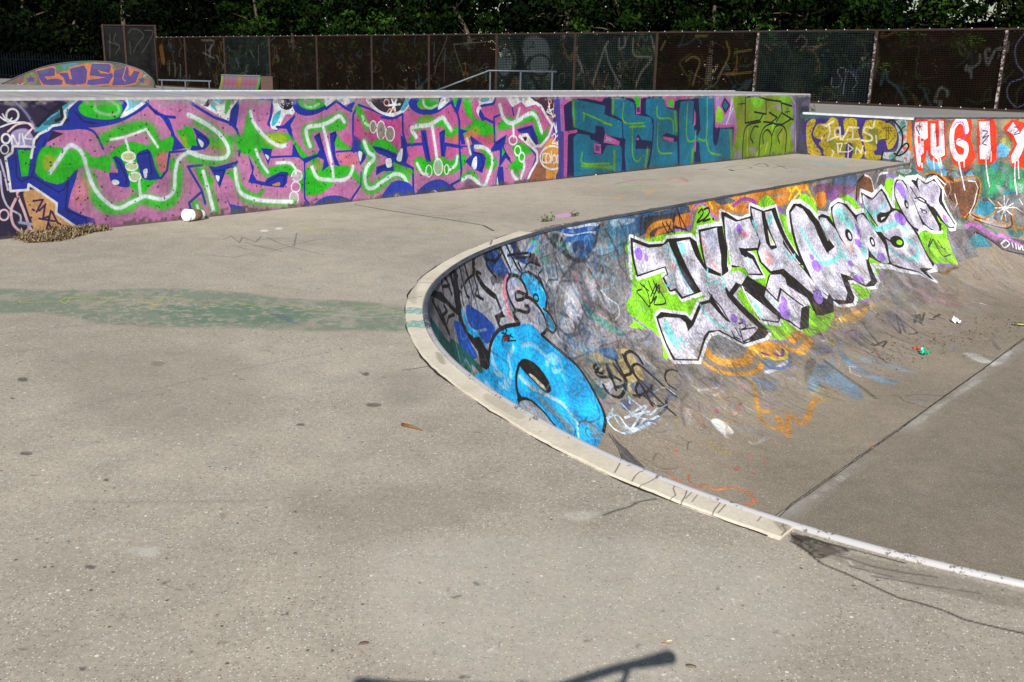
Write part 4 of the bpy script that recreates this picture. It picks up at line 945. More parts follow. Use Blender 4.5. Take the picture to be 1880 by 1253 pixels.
LEFT_TXT = '''
# round left end of the bowl
@740 380 4.6925
p 146,146,156 a.9 w.5: 180 960 200 760 300 600 500 420 800 280 1190 200 1260 900 1500 1200 1500 1450 400 1450 300 1260
q 120,116,120 a.6 b40 w.5: 230 760 420 500 700 380 560 800 400 1100 260 1100
q 190,190,198 a.6 b30 w.6: 640 700 860 640 880 900 800 1000 600 860; 560 600 640 760 560 820 520 700
q 150,150,156 a.7 w.6: 950 270 1160 210 1180 420 1060 330
q 40,38,46 a.85 b10 w.4: 860 280 960 300 1060 440 1130 400 1180 540 1040 470 920 400
q 90,80,70 a.7 w.5: 1050 230 1150 220 1120 320
q 18,56,128 w.3: 690 370 790 355 830 420 920 580 870 620 770 560 700 450
q 190,204,224 w.4: 820 320 870 300 1000 470 1040 550 960 590 900 470
q 60,60,70 a.8 w.4: 760 600 880 580 880 660 800 660 770 680
s 22,110,200 34: 1170 225 1130 310 1080 400
s 30,170,140 20: 1110 300 1150 310 1140 380 1170 390
l 16,56,128 40: 840 290 920 280 960 420 1060 470
q 200,200,210 w.4: 1060 480 1120 490 1180 530 1170 600 1100 570
s black 16: 690 370 740 340 830 360 800 460 700 440 690 370 720 500 800 610; 780 350 850 380 790 480 760 380; 830 330 890 470 930 570 880 600; 870 310 940 440 1010 560 1040 540; 900 420 1080 400 1090 430 1000 440 960 420; 990 480 1030 560
l black 16: 240 745 300 780 360 820 330 640 350 600 380 640 420 760; 340 690 400 680; 400 540 440 700 500 860; 420 600 400 540 470 600 440 700 500 740 520 850; 480 500 510 620 550 770 570 780; 520 470 560 600 610 780; 560 410 600 560 640 700 660 790; 500 700 560 620 640 560 670 580; 600 440 620 500; 640 690 620 760 690 800; 250 800 300 900 350 1010; 300 860 360 980 400 1100; 350 850 380 900 330 950 320 900 390 1090; 380 1000 390 950 440 930
l black 24: 240 745 330 760 420 870 480 920 470 800 440 700 400 560
s black 30: 570 410 600 500 640 600 700 700 790 775
p black: 420 520 460 560 490 760 500 900 460 900 430 700
p black: 470 860 500 900 520 1000 610 1130 650 1130 680 1180 740 1253 800 1330 650 1253 560 1130 480 980
l black 26: 640 600 700 690 800 775 850 905
p black: 785 940 850 905 882 950 840 960 830 1010 860 1040 830 1050
q 16,84,84 w.3: 240 960 300 1040 400 1170 480 1253 560 1400 480 1380 330 1200 260 1060
q 16,70,168 w.2: 440 1000 490 1000 560 1130 640 1290 560 1310 500 1253 470 1130
q 16,70,168 w.2: 545 850 620 880 690 930 760 1000 792 1060 730 1180 640 1090 560 1000
l sky 44 w.1: 520 920 560 1050 640 1110 700 1200
p black: 610 1130 650 1120 690 1170 735 1340 700 1340 640 1230
s 206,112,132 36 b4 w.2: 895 600 870 700 900 880 945 985
s 30,120,110 8 w.3: 910 800 960 960
q sky w.15: 1015 570 1080 565 1180 650 1235 760 1235 860 1205 885 1130 790 1060 700
s black 20: 1010 610 1030 565 1080 565 1160 620 1220 720 1240 790 1230 870
q 186,182,196 w.5: 900 650 950 600 1010 620 1062 710 1040 760 970 740 975 800 1060 790 1150 850 1225 960 1230 1050 1190 1110 1130 1140 960 1050 950 940 1000 900 920 820
q 120,160,200 a.6 w.6: 940 630 1000 640 1000 690 950 680; 1150 900 1220 980 1200 1080
q 206,160,160 a.6 w.6: 930 680 1030 700 1050 730 950 710
s black 22: 960 880 910 780 890 690 905 620 950 590 1010 620 1060 710 1065 760 1000 735 970 750 975 800 1020 800 1060 780 1110 800 1180 880 1230 980 1235 1060 1195 1105
s black 20: 990 1010 955 950 975 890 1050 910 1085 900 1080 860 1050 855
o black 14: 1145 785 20 30 -15
q 110,110,120 a.8: 1140 780 1158 800 1150 810
s black 16: 1210 880 1260 920 1300 990 1320 1050 1290 1085 1250 1050 1230 1000
q sky a.8 w.4: 1215 900 1290 990 1300 1060 1260 1050
s black 14: 1040 540 1090 480 1180 510; 1200 540 1165 590 1190 640 1250 780
l 70,64,70 10 a.9 w.2: 1185 215 1205 500 1245 780 1265 900
# between the round end and the big letters
q 104,112,124 a.5 b30 w.7: 1200 220 1500 460 1350 640 1260 840
q 60,130,120 a.6 w.7: 1200 430 1260 440 1250 520 1200 510
q 178,192,212 w.5: 1320 165 1480 130 1680 150 1640 250 1400 250
q 20,62,116 w.35: 1390 285 1640 230 1620 380 1530 450 1440 420
s 22,70,150 34 w.4: 1320 185 1450 215 1600 190 1680 190
s 30,90,160 30 w.4: 1400 280 1640 265
q 20,80,70 w.4: 1260 235 1330 230 1400 310 1450 430 1370 390 1290 300
q 30,30,40 w.5: 1280 240 1350 240 1380 300 1310 290
q 180,200,210 a.7 w.6: 1400 320 1440 310 1480 430 1440 420
s 44,42,50 24 b6 w.2: 1215 210 1290 320 1400 410 1500 465 1580 450 1640 370 1690 160
s 60,56,64 16 a.8 b4 w.3: 1720 160 1780 260 1860 420; 1560 470 1680 680 1760 900 1800 1000
s 74,70,80 16 a.9 b4 w.3: 1490 480 1400 570 1340 680 1300 850 1320 980 1340 1100; 1360 640 1480 640 1540 660; 1540 470 1640 480 1720 520 1700 600; 1480 720 1540 860 1600 960 1700 980; 1580 730 1660 700 1680 720; 1360 920 1440 960 1480 1020 1470 1080 1400 1100 1350 1050
l 70,70,80 12 a.8 w.3: 1390 960 1430 1080; 1420 950 1460 1060; 1380 1000 1400 1090
q 196,190,200 a.6 b14 w.7: 1400 700 1480 680 1540 900 1500 1000 1400 900; 1350 950 1450 970 1470 1080 1380 1080; 1560 560 1660 700 1640 820 1560 640
s 210,120,140 12 a.8 b4 w.4: 1480 580 1550 760 1640 880 1760 980 1880 1060
q 40,150,130 a.5 b10 w.7: 1540 800 1640 900 1880 1060 1880 1120 1700 1020 1580 930
s 110,190,220 8 a.7 w.5: 1700 650 1740 560 1720 480; 1780 560 1800 680 1840 560; 1700 720 1800 700
s 90,150,200 14 a.5 w.6: 1790 340 1840 300 1870 360; 1680 200 1760 210 1860 160
s 206,206,214 10 a.8: 1700 720 1780 800 1850 850 1860 930 1820 980
q 205,130,140 a.5 w.7: 1450 580 1500 560 1520 640; 1620 620 1680 650 1650 690
@840 580 4.6925
q sky w.12: 270 440 280 280 330 150 420 92 530 72 640 80 725 165 850 270 1010 410 1130 570 1240 760 1278 890 1250 1040 1170 1155 1040 1110 900 1040 540 850 330 680 150 560 200 470
s 170,196,216 30 a.7 b12 w.5: 480 270 440 370 460 500 420 630 400 520 330 500 300 400; 240 570 310 650; 560 260 640 250 760 350 770 420; 300 200 290 330 350 480
e 160,196,222 a.7 w.5: 825 370 46 60 -40; 840 470 26 36 -30; 375 605 26 36 -30; 880 470 10 26
s 190,190,196 36 a.8 b10 w.6: 540 530 640 620 800 700 900 760 980 850 1030 930
s 206,206,210 14 a.9 b3 w.4: 1030 930 1035 1020 1045 1090
q 130,140,150 a.85 b8 w.5: 680 680 760 740 860 830 1000 970 960 1010 860 890 760 800
q 126,136,146 a.85 w.5: 1060 920 1160 910 1240 1000 1250 1040 1180 1060 1130 970
s 40,60,90 8 a.8: 1040 960 1060 915 1130 915 1180 960; 1100 1010 1110 970 1160 1000; 1130 1050 1100 1020; 1140 1020 1180 1060 1190 1100; 940 880 1010 980 1000 1050; 1090 1090 1120 1130
l 30,60,90 5 a.6 w.6: 880 520 940 600; 900 560 970 640; 960 540 1000 600; 920 500 1020 560; 1060 680 1100 700
s black 24 w.1: 725 165 850 275 1012 412 1130 570 1232 760 1278 885 1260 1000
s black 24 w.1: 262 440 272 330 290 230 340 140 420 92 530 70 500 20 480 -20
p black: 200 440 160 200 185 180 270 320 280 430 250 470
q black: 508 480 520 420 560 375 620 385 700 445 775 550 805 640 760 668 690 600 560 470 530 430
q 214,206,180 w.3: 612 505 660 520 740 600 760 650 700 600
s 40,40,40 6: 660 520 730 590
s black 20 w.1: 530 420 505 520 508 620 525 720 540 830
p black: 510 640 560 710 520 740
q 142,142,146 w.4: 535 745 620 730 720 820 880 1020 740 950 545 840
s black 20 w.1: 520 730 580 715 640 740 740 830 830 940 900 1030
l 190,190,190 5: 550 790 620 830 640 820; 600 830 610 870
l 14,14,16 9: 390 150 395 110 425 125 410 160 380 150; 390 180 450 170 480 190; 400 170 380 230 390 260; 420 160 400 220 440 180 430 220 500 215; 460 160 440 210
q 150,20,20 a.8: 390 190 430 180 430 220 400 215
q 16,90,84 w.4: -60 200 60 290 200 440 205 500 120 420 150 560 60 480 -40 330
# bare lower edge of the painted panel and the tags under it
q 110,104,98 a.6 b20 w.5: 1000 370 1100 330 1300 260 1480 200 1620 240 1700 400 1560 360 1200 440 1060 420
s 70,66,66 8 a.7 b3 w.3: 1000 370 1100 330 1260 260 1420 210
q 170,150,96 a.8 b14 w.5: 1150 350 1300 300 1460 290 1540 400 1600 520 1580 640 1460 700 1380 600 1200 520
q 30,90,160 a.8 w.6: 1220 290 1350 290 1380 390 1260 360
q 26,90,90 a.8 b8 w.5: 1120 500 1200 590 1280 640 1270 720 1200 680
q 206,214,214 a.5 b10 w.5: 1190 560 1340 560 1330 620 1240 620
q 40,70,130 a.7 w.6: 1480 600 1600 560 1700 660 1640 720 1540 680; 1400 730 1480 740 1480 820 1420 800
s 50,80,130 18 a.8 w.4: 1700 880 1790 800 1810 700 1880 690; 1480 960 1620 920 1720 880
q 180,150,150 a.5 w.7: 1500 760 1600 700 1700 780 1640 860; 1050 420 1100 440 1080 470
s black 22 w.1: 1255 478 1240 500 1210 490 1172 450 1195 420 1225 430 1200 470 1190 500 1230 530 1290 530 1330 540
s black 22 w.1: 1280 420 1310 480 1330 520 1400 560; 1280 425 1300 500 1340 580 1360 640; 1360 390 1400 470 1450 560
s black 22 w.1: 1340 420 1440 560 1435 600 1370 620; 1255 600 1290 660 1350 700 1400 700 1435 640 1440 580
s black 22 w.1: 1420 340 1450 410 1490 490 1440 520; 1590 415 1550 350 1490 310 1445 330 1450 380 1500 480 1560 570 1610 660 1670 780
s black 20 w.1: 1500 440 1530 420 1570 430 1640 490 1740 580 1880 700; 1500 440 1530 520 1620 610 1660 650; 1510 690 1560 690 1650 645 1670 600; 1560 560 1530 640 1560 710
s black 20 w.1: 1600 690 1680 760 1730 785 1790 780 1790 740; 1640 640 1740 740 1870 860
s black 15 w.1: 1880 640 1810 590 1785 530 1800 480 1850 465 1890 480
s 206,226,244 15 b3: 1290 880 1340 960 1440 1010 1530 990 1600 900; 1300 880 1380 860 1480 980; 1330 830 1420 970; 1340 800 1300 900 1360 980; 1480 860 1640 900 1720 870; 1500 840 1620 780 1500 980; 1560 780 1640 860 1720 800; 1470 700 1480 760; 1480 720 1560 780; 1410 760 1500 850; 1440 880 1640 830; 1440 1010 1530 990 1640 930 1700 940; 1530 990 1560 960
s 206,226,244 26 a.7 b10 w.4: 1440 960 1540 980 1640 930
s 226,226,232 12 a.7: 1690 660 1780 620 1870 680; 1690 720 1720 800 1800 770
@1080 760 4.6925
q 66,66,74 a.9 b6 w.3: 200 170 260 240 350 320 420 400 490 480 500 510 300 420 280 320
s 44,44,50 14 a.8 b4: 180 170 260 300 300 420; 330 300 430 410 500 490
s 170,164,150 8 a.7: 340 300 420 400 490 500
s 220,110,70 16 a.85 b5 w.3: 700 520 770 560 830 620 930 635 1020 605 1100 650 1220 630 1320 650 1410 700 1430 740 1390 780 1280 780 1150 760
s 226,150,60 8 a.9 b3 w.3: 780 570 840 620 930 635 1030 608 1100 645 1240 640 1340 660 1410 720
s 210,80,70 12 a.8 b4 w.3: 880 520 870 560 920 610
q 206,70,60 a.75 w.5: 735 315 765 315 770 335 740 335; 1240 480 1280 470 1280 500 1250 505; 1390 520 1420 525 1415 545
q 150,130,60 a.6 b10 w.5: 1010 260 1080 280 1220 350 1200 370 1060 310; 730 30 790 60 760 80
q 214,90,90 a.4 b10 w.7: 1360 360 1420 380 1400 410; 1480 400 1520 410 1500 440; 1560 380 1580 400
s 80,70,62 9 a.7 w.3: 560 400 600 340 680 400; 480 380 560 420 640 470 780 460; 560 480 690 500; 840 320 850 260 880 250
s 84,76,66 5 a.5 w.3: 560 270 700 310; 230 140 300 260; 640 220 800 280
'''
DECK_TXT = '''
@0 0 1
q 68,110,88 a.56 b14 w.8: -60 532 120 533 300 530 430 536 520 548 620 552 700 558 746 568 748 606 680 607 560 608 440 603 320 602 200 596 140 585 70 574 -60 574
q 62,112,88 a.4 b8 w1: 300 560 520 560 560 590 330 592
q 70,84,120 a.35 w.7: 150 582 165 578 160 586; 490 575 520 578 560 600 530 592
l 196,188,60 1.8 a.75: 75 548 35 552 38 556 110 553 122 546 172 549; 110 553 120 558 130 546 180 545 205 546 190 556 140 557; 205 552 240 548 285 561 302 544 330 549 380 560 430 557 460 560 490 566 540 560 570 568 605 570 660 562 700 566 745 574; 285 561 270 552
s 190,180,170 2.5 a.7 b1: 560 575 620 578 680 583 746 578
l 70,72,80 1.3 a.75: 408 440 425 434 440 446 445 436 470 445 480 434; 430 452 470 462 520 462 480 452 440 452; 450 445 500 460 540 452 545 428 560 428; 470 440 540 437; 490 436 520 450 560 446 580 440 632 436; 520 450 560 460 595 468; 380 468 430 473 470 464; 560 450 600 446
s 190,184,70 1.6 a.5 b1: 500 408 540 402 600 398; 540 420 600 428 560 418 620 402; 520 412 580 420 640 408; 760 415 800 425 830 418; 775 428 800 412 822 424
e 220,220,214 a.8 b1: 485 424 8 2; 512 420 7 2; 484 730 4 2
q 216,150,206 a.75 b2: 1018 397 1030 393 1056 390 1052 396 1030 400
s 90,190,40 3 a.8 b1: 1135 345 1155 342 1178 340
s 206,160,90 4 a.5 b2: 1130 365 1145 360; 1180 352 1215 346 1260 352; 1190 356 1200 350
s 190,80,90 2 a.5 b1: 1225 330 1240 326 1262 333; 1240 336 1262 333 1250 325
s 60,60,70 1.5 a.6: 1330 308 1360 304 1380 309 1350 312; 1385 304 1400 300 1410 306 1390 306; 1420 308 1440 305; 1425 303 1445 310
s 90,170,190 4 a.8 b1: 1478 297 1500 299 1530 303 1550 302; 1500 300 1540 300 1555 301
l 30,30,34 3: 1288 311 1296 311; 1340 312 1346 314
s 96,104,112 3 a.4 b1: 1130 338 1160 332 1200 330; 1100 318 1160 314
s 100,96,92 1.6 a.5: 700 385 760 392 820 390; 740 380 800 388 860 378; 770 395 850 398; 700 400 760 398
l 52,48,44 2.2 w0: 651 376 720 388 815 402 887 414 906 424
l 60,56,52 1.6 w0: 1108 946 1130 938 1158 930 1172 922 1205 916
l 30,27,25 4 w0: 1452 994 1478 1008 1492 1022 1510 1036 1545 1050 1572 1062 1600 1075 1628 1088 1650 1098 1690 1108 1735 1122 1770 1138 1820 1150 1900 1168
l 66,60,54 2 w0: 1492 1008 1520 1016 1560 1026 1600 1040 1660 1052 1720 1060
l 84,78,70 1.6 w.3: 1600 1058 1700 1075 1800 1090; 1560 1040 1640 1060
q 58,50,42 a.95 b3 w.4: 1452 978 1475 984 1540 1003 1560 1012 1530 1018 1505 1026 1478 1012 1456 996
q 96,86,74 a.7 b3 w.7: 1490 998 1540 1008 1520 1016 1500 1012
l 24,22,20 4 w.2: 1454 984 1470 992 1490 1006; 1480 985 1520 998 1580 1013 1660 1034
q 120,110,98 a.5 b10 w.5: 1500 1005 1700 1048 1880 1090 1880 1120 1700 1080 1560 1040
e 72,70,70 a.8 b2 w.4: 166 1041 11 4; 48 833 12 3.5; 686 744 14 3.5; 672 687 6 3.5; 552 780 8 2.5; 42 697 10 4
e 120,108,92 a.6 b3 w.5: 408 1181 8 4; 225 1130 5 4; 290 668 12 5; 410 947 6 5
l 60,56,52 2 a.8: 660 683 668 688; 372 695 380 697; 440 696 448 697
q 210,206,196 a.4 b14 w.5: 230 1010 290 1005 280 1025; 1040 940 1100 940 1080 955 1050 955
q 120,112,100 a.3 b60 w.3: 100 660 400 640 500 760 240 800; 560 900 900 900 860 960 600 980
q 200,194,182 a.28 b90 w.3: 700 1000 1300 1000 1500 1120 1300 1250 800 1250
q 110,104,96 a.3 b40 w.3: 700 690 780 680 790 730 720 740
l 66,60,54 1.6: 740 680 768 676 790 672
'''
RAMP_TXT = '''
@0 90 6.267
p 98,84,78: -60 60 2000 60 2000 500 -60 500
q 60,130,70 a.9 w.5: 620 200 900 150 1100 150 1300 180 1300 260 1000 240 700 260
q 70,120,180 a.8 w.6: 760 190 880 160 860 220; 700 200 760 180 740 240
q 120,130,60 a.7 w.6: 280 300 400 280 420 400 300 420; 1600 270 1720 300 1700 420 1600 400
q 160,70,70 a.6 w.6: 180 360 260 340 280 420; 1640 380 1720 340 1720 400
l 206,206,206 8 a.8: 200 400 230 420 280 390; 1630 330 1680 300
p 200,110,60: 405 240 600 200 640 210 650 300 700 260 780 255 800 215 960 172 1040 170 1060 158 1270 168 1300 190 1300 240 1420 220 1460 195 1620 240 1640 280 1560 410 1450 432 1290 432 1240 420 1000 430 760 430 700 425 480 420
p purple: 420 255 600 215 635 230 630 310 510 320 545 355 610 345 640 340 720 360 715 410 600 420 500 410 450 340
p purple: 670 280 780 275 800 350 830 350 800 230 965 190 1005 250 990 400 870 415 760 405 730 330
p purple: 1055 172 1260 175 1280 205 1255 280 1140 250 1150 285 1290 280 1300 320 1250 400 1050 420 1000 410 1010 360 1220 330 1030 305
p purple: 1310 245 1410 225 1450 200 1480 210 1480 300 1500 320 1540 250 1610 265 1560 390 1440 420 1290 420 1310 330
l 210,120,60 10: 1450 205 1410 340 1440 370; 1130 250 1250 285
p 70,40,140: 300 340 340 335 350 305 370 335 410 335 385 360 400 390 350 375 310 390 325 360
p 70,40,140: 1590 350 1630 345 1640 310 1655 345 1675 345 1655 370 1660 400 1630 385 1600 400 1610 370
q 50,110,120 a.5 w.7: 1060 190 1240 200 1200 240 1080 230; 450 250 560 230 540 280 470 290
'''
EDGE_TXT = '''
@0 0 1
l 64,58,50 1.3: 1440 962 1436 970 1442 978 1435 988; 1432 972 1446 968; 1335 928 1326 938 1318 946; 1322 928 1312 940 1308 948; 1262 902 1258 915 1250 928; 1240 893 1236 902 1240 914 1228 922; 1232 890 1250 900; 1205 882 1190 890 1170 898; 1178 868 1166 878 1160 888; 1140 852 1132 866 1128 872
l 96,88,76 1.1: 775 547 742 552; 770 521 800 523; 905 440 900 452; 1285 908 1270 926; 1275 904 1258 920; 1402 948 1390 962; 870 690 862 700; 980 764 972 776
q 120,110,92 a.5 b3: 800 650 812 655 818 672 806 668; 1225 884 1260 898 1250 902 1222 890; 1420 962 1452 972 1440 984
q 150,140,120 a.4 b4: 745 545 760 520 775 510 764 560; 900 728 960 762 950 772 890 738
'''
FENCE_TXT = '''
@780 40 6.714
q 100,112,116 a0.34 b40: 900 330 1000 300 1120 400 1080 640 900 680 880 500
q 110,120,124 a0.31 b40: 1250 200 1480 220 1540 400 1500 620 1340 620 1200 480
o 14,14,14 34 a0.56: 990 500 105 190 5
o 14,14,14 22 a0.50: 1420 540 130 130
s 14,14,14 70 a0.56: 1090 170 1130 300 1200 430 1180 540 1060 680 1000 840
s 14,14,14 50 a0.56: 1300 450 1230 560 1180 620; 1310 660 1360 740 1420 840
s 20,20,20 8: 980 440 1010 380 1060 380 1060 430 1000 440 1010 500; 1080 470 1120 480; 1150 200 1160 260 1200 200; 1210 240 1220 320; 1270 240 1340 250 1300 320 1250 330; 1310 310 1350 320 1340 260
s 110,112,100 14 a0.31 b6: 120 640 160 480 240 300 280 180; 360 280 400 440 450 560 490 700; 360 280 600 260 860 240
s 90,110,120 12 a0.31 b6: 120 250 110 500; 250 330 240 740; 1660 740 1660 660 1720 640 1720 740 1680 760
@920 0 3.9167
s 130,134,130 16 a0.31 b8: 850 280 850 350 890 330 890 270; 950 280 960 400 1080 420 1010 520 970 620; 1080 260 1110 380; 750 340 780 460 860 620; 660 600 740 360 770 300; 550 400 590 520
s 120,100,60 16 a0.31 b8: 1330 440 1380 410 1430 440 1400 540 1380 610; 1180 300 1150 360; 1400 260 1480 260; 1620 300 1640 400 1560 560; 1680 380 1800 360; 1620 540 1800 520
@1400 0 3.9167
s 120,128,140 9 a0.46 b3: 500 560 500 620 540 630 570 580 540 520 560 490 600 500 590 530; 580 680 590 600 620 510 680 590 650 640 650 670
s 90,92,120 12 a0.50 b4: 1890 230 1820 340 1830 460 1890 550 1780 600 1760 690 1820 770 1890 750
s 110,100,90 16 a0.31 b8: 240 300 280 260 320 300 280 360; 360 360 400 330; 20 320 60 360
@0 0 3.9167
s 120,120,110 10 a0.34 b4: 1220 460 1220 540; 1260 460 1260 550; 1300 470 1300 560; 1450 290 1540 300 1500 370; 1460 380 1540 420; 1560 400 1580 450
s 150,100,50 40 a0.37 b12: 1160 350 1175 440
s 120,120,120 8 a0.37 b3: 1480 320 1480 400; 1520 320 1510 410; 1700 420 1720 480; 1800 360 1830 420; 1860 330 1860 470
'''
TALL_TXT = '''
@0 0 3.9167
s 100,100,96 7 a.35 b5: 790 250 790 420; 830 240 820 300 860 330 830 390; 920 240 950 210 1000 220 1030 260 980 330 960 380; 930 300 940 390; 1040 220 1100 230 1060 320 1020 380; 780 300 850 330
'''
# ------------------------------------------------------------------ paint the canvases
ledge = Canvas(0, 0, LEND + .02, LH, 280, lambda P: map_plane(P, WALL0, E2, N2), base=PAL['pink'], wear=.05, seed=11)
ledge.mist = .16
# older tags further along the wall, left of the big piece
_r = np.random.default_rng(5)
uL = map_plane([[0, 300]], WALL0, E2, N2)[0, 0]
ledge.poly(np.array([[-.2, -.1], [uL + .1, -.1], [uL + .1, 1.3], [-.2, 1.3]]), (52, 44, 78))
for i in range(46):
    c = np.array([_r.uniform(0, uL), _r.uniform(.15, 1.05)])
    pts = c + np.cumsum(_r.normal(0, .13, (6, 2)), 0)
    ledge.stroke(catmull(pts, False, 6), _r.uniform(.02, .09), [PAL['white'], PAL['cyan'], PAL['magenta'], (40, 30, 60), PAL['orange']][i % 5], .9, .01)
ledge.draw(LEDGE_TXT, .82)
# chips in the paint
for i in range(1700):
    c = np.array([_r.uniform(0, WLEN), _r.uniform(.02, 1.1)])
    if c[0] > 13.6 and i % 4: continue
    ledge.stroke(np.array([c, c + _r.normal(0, .006, 2)]), _r.uniform(.006, .015), (26, 18, 34), _r.uniform(.5, 1))
# scuffed top edge; foot darkened with dirt and painted-in contact shade
M = ledge
yy = (np.arange(M.h) / M.ppm)[:, None]
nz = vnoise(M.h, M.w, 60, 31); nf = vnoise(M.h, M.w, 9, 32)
k = np.clip((yy - (1.125 - .05 * nz)) * 40, 0, 1) * np.clip(nf * 1.8 - .3, 0, 1)
M.rgb += (np.array([150, 146, 146], np.float32) / 255 - M.rgb) * (k * .85)[..., None]
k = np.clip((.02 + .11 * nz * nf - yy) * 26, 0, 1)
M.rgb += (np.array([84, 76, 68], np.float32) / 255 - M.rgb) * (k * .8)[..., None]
# soot and runs
nl = vnoise(M.h, M.w, 150, 33); ns = vnoise(M.h, M.w, 26, 34); nv = vnoise(2, M.w, 4, 35).repeat(M.h // 2 + 1, 0)[:M.h]
M.rgb *= (1 - .18 * np.clip(nl * 1.6 - .55, 0, 1) - .16 * np.clip(ns - .5, 0, 1) - .10 * np.clip(nv - .6, 0, 1) * 2)[..., None]
gm_ = M.rgb.mean(-1, keepdims=True)
M.rgb += (gm_ - M.rgb) * (.05 + .15 * np.clip(nl - .45, 0, 1))[..., None]
ledge.scuffs(500, (12, WLEN), (.1, 1.15), (.01, .12), (.003, .010), [(70, 60, 66), (206, 204, 206), (60, 50, 70)], (.12, .45), 36)
ledge.grain(.15)

YD = C0 - K0; YLEN = np.linalg.norm(YD); YD = YD / YLEN
YN = np.array([YD[1], -YD[0]])
yel = Canvas(-.05, 0, YLEN + .1, PH, 300, lambda P: map_plane(P, K0, YD, YN), base=(92, 96, 112), wear=.1, seed=21)
yel.draw(YEL_TXT)
yel.grain(.25)

BS0, BS1 = 11.0, S_E
bowl = Canvas(BS0, -4.3, BS1 - BS0, 4.3 + PH, 210, map_bowl, wear=.12, seed=41)
def mess(s0, s1, a0, a1, n, pal, seed, al=.7, ln=.3, wd=.07):
    r = np.random.default_rng(seed)
    for i in range(n):
        c = np.array([r.uniform(s0, s1), -r.uniform(a0, a1)])
        pts = c + np.cumsum(r.normal(0, ln / 3, (5, 2)), 0)
        bowl.stroke(catmull(pts, False, 5), r.uniform(.3, 1.6) * wd, pal[i % len(pal)], al * r.uniform(.4, 1), r.uniform(.004, .03), .7)
OLD = [(150, 150, 160), (60, 70, 90), (40, 90, 130), (190, 190, 200), (110, 70, 70), (60, 120, 110), (200, 130, 60), (40, 38, 44), (150, 110, 160)]
sw = map_bowl([[780, 570], [990, 430], [1500, 331]])[:, 0]
# a worn coat over the steep part of the whole pit
bowl.poly(np.array([[BS0, 0], [BS1, 0], [BS1, -1.2], [sw[2], -1.5], [sw[1], -1.5], [sw[0], -1.2], [BS0, -1.0]]), (128, 126, 130), .85, .5, .6)
mess(BS0, BS1, 0, 1.5, 700, OLD, 3, .75, .34, .08)
mess(sw[1], S_C + .5, 1.2, 2.2, 260, OLD, 4, .35, .4, .06)
mess(S_C - .3, BS1, -.8, 1.3, 520, [(40, 120, 90), (30, 120, 150), (112, 68, 46), (150, 150, 156), (186, 112, 24), (50, 50, 56), (84, 166, 204), (60, 130, 60)], 6, .8, .3, .08)
bowl.mist = .18
bowl.draw(DEEP_TXT.split('p red')[0])
mess(sw[0], S_C + 1, 0, 1.9, 420, [(30, 28, 34), (190, 190, 200), (40, 60, 110), (120, 60, 60), (30, 28, 34), (60, 130, 150)], 15, .7, .5, .014)
bowl.draw(LOWER_TXT)
bowl.draw(MURAL_TXT)
bowl.draw(LEFT_TXT)
mess(sw[1] - .2, sw[1] + 1.6, .05, 1.6, 130, [(150, 170, 196), (36, 84, 140), (40, 40, 48), (190, 196, 208), (90, 160, 190), (120, 116, 124), (30, 60, 100)], 16, .5, .45, .026)
mess(sw[0] + 1.2, sw[1] + .3, .05, .7, 70, [(150, 150, 164), (24, 24, 28), (196, 196, 206), (40, 70, 120)], 17, .55, .4, .018)
mess(sw[1] + .5, S_C - 1, 1.75, 2.8, 200, [(96, 120, 140), (84, 78, 74), (150, 116, 70), (110, 90, 100), (60, 56, 54), (170, 166, 160)], 18, .45, .45, .03)
bowl.draw('@1460 180 4.474\n' + 'p red' + 'p red'.join(DEEP_TXT.split('p red')[1:]))
# wheels have scrubbed the paint down the slope
r_ = np.random.default_rng(9)
str_n = vnoise(bowl.h, bowl.w, 5, 51)
str_n = vnoise(int(bowl.h / 14) + 2, bowl.w, 3.5, 52).repeat(14, 0)[:bowl.h] * .6 + str_n * .4
vv = (-(bowl.v0 + np.arange(bowl.h) / bowl.ppm))[:, None]
fade = np.clip((vv - 1.45) / 1.6, 0, 1)
bowl.al *= 1 - np.clip((str_n - .62 + .42 * fade) * 2.4, 0, 1) * (.14 + .20 * fade)
bowl.scuffs(2600, (14.5, BS1), (-3.3, .2), (.03, .42), (.003, .012), [(126, 116, 106), (58, 54, 54), (196, 192, 190), (110, 96, 84), (150, 140, 150)], (.05, .26), 53, .05)
bowl.scuffs(700, (14.5, BS1), (-2.9, -1.6), (.1, .7), (.006, .03), [(70, 64, 60), (120, 96, 84), (84, 120, 140), (150, 110, 70), (90, 84, 96)], (.06, .26), 54, .05)
sx0 = map_bowl([[1400, 640], [1250, 680]])
bowl.scuffs(1500, (sx0[0, 0], S_C + 2.2), (-3.0, -1.35), (.08, .6), (.008, .035), [(120, 84, 92), (86, 104, 96), (96, 92, 112), (150, 140, 130), (96, 124, 146), (66, 62, 62), (150, 106, 66), (140, 100, 110)], (.10, .42), 55, .12)
bowl.scuffs(420, (sx0[1, 0] - .5, sx0[0, 0] + .6), (-2.7, -1.5), (.06, .4), (.006, .03), [(90, 112, 150), (150, 120, 70), (72, 68, 66), (176, 172, 168)], (.10, .40), 56, .1)
bowl.grain(.42)

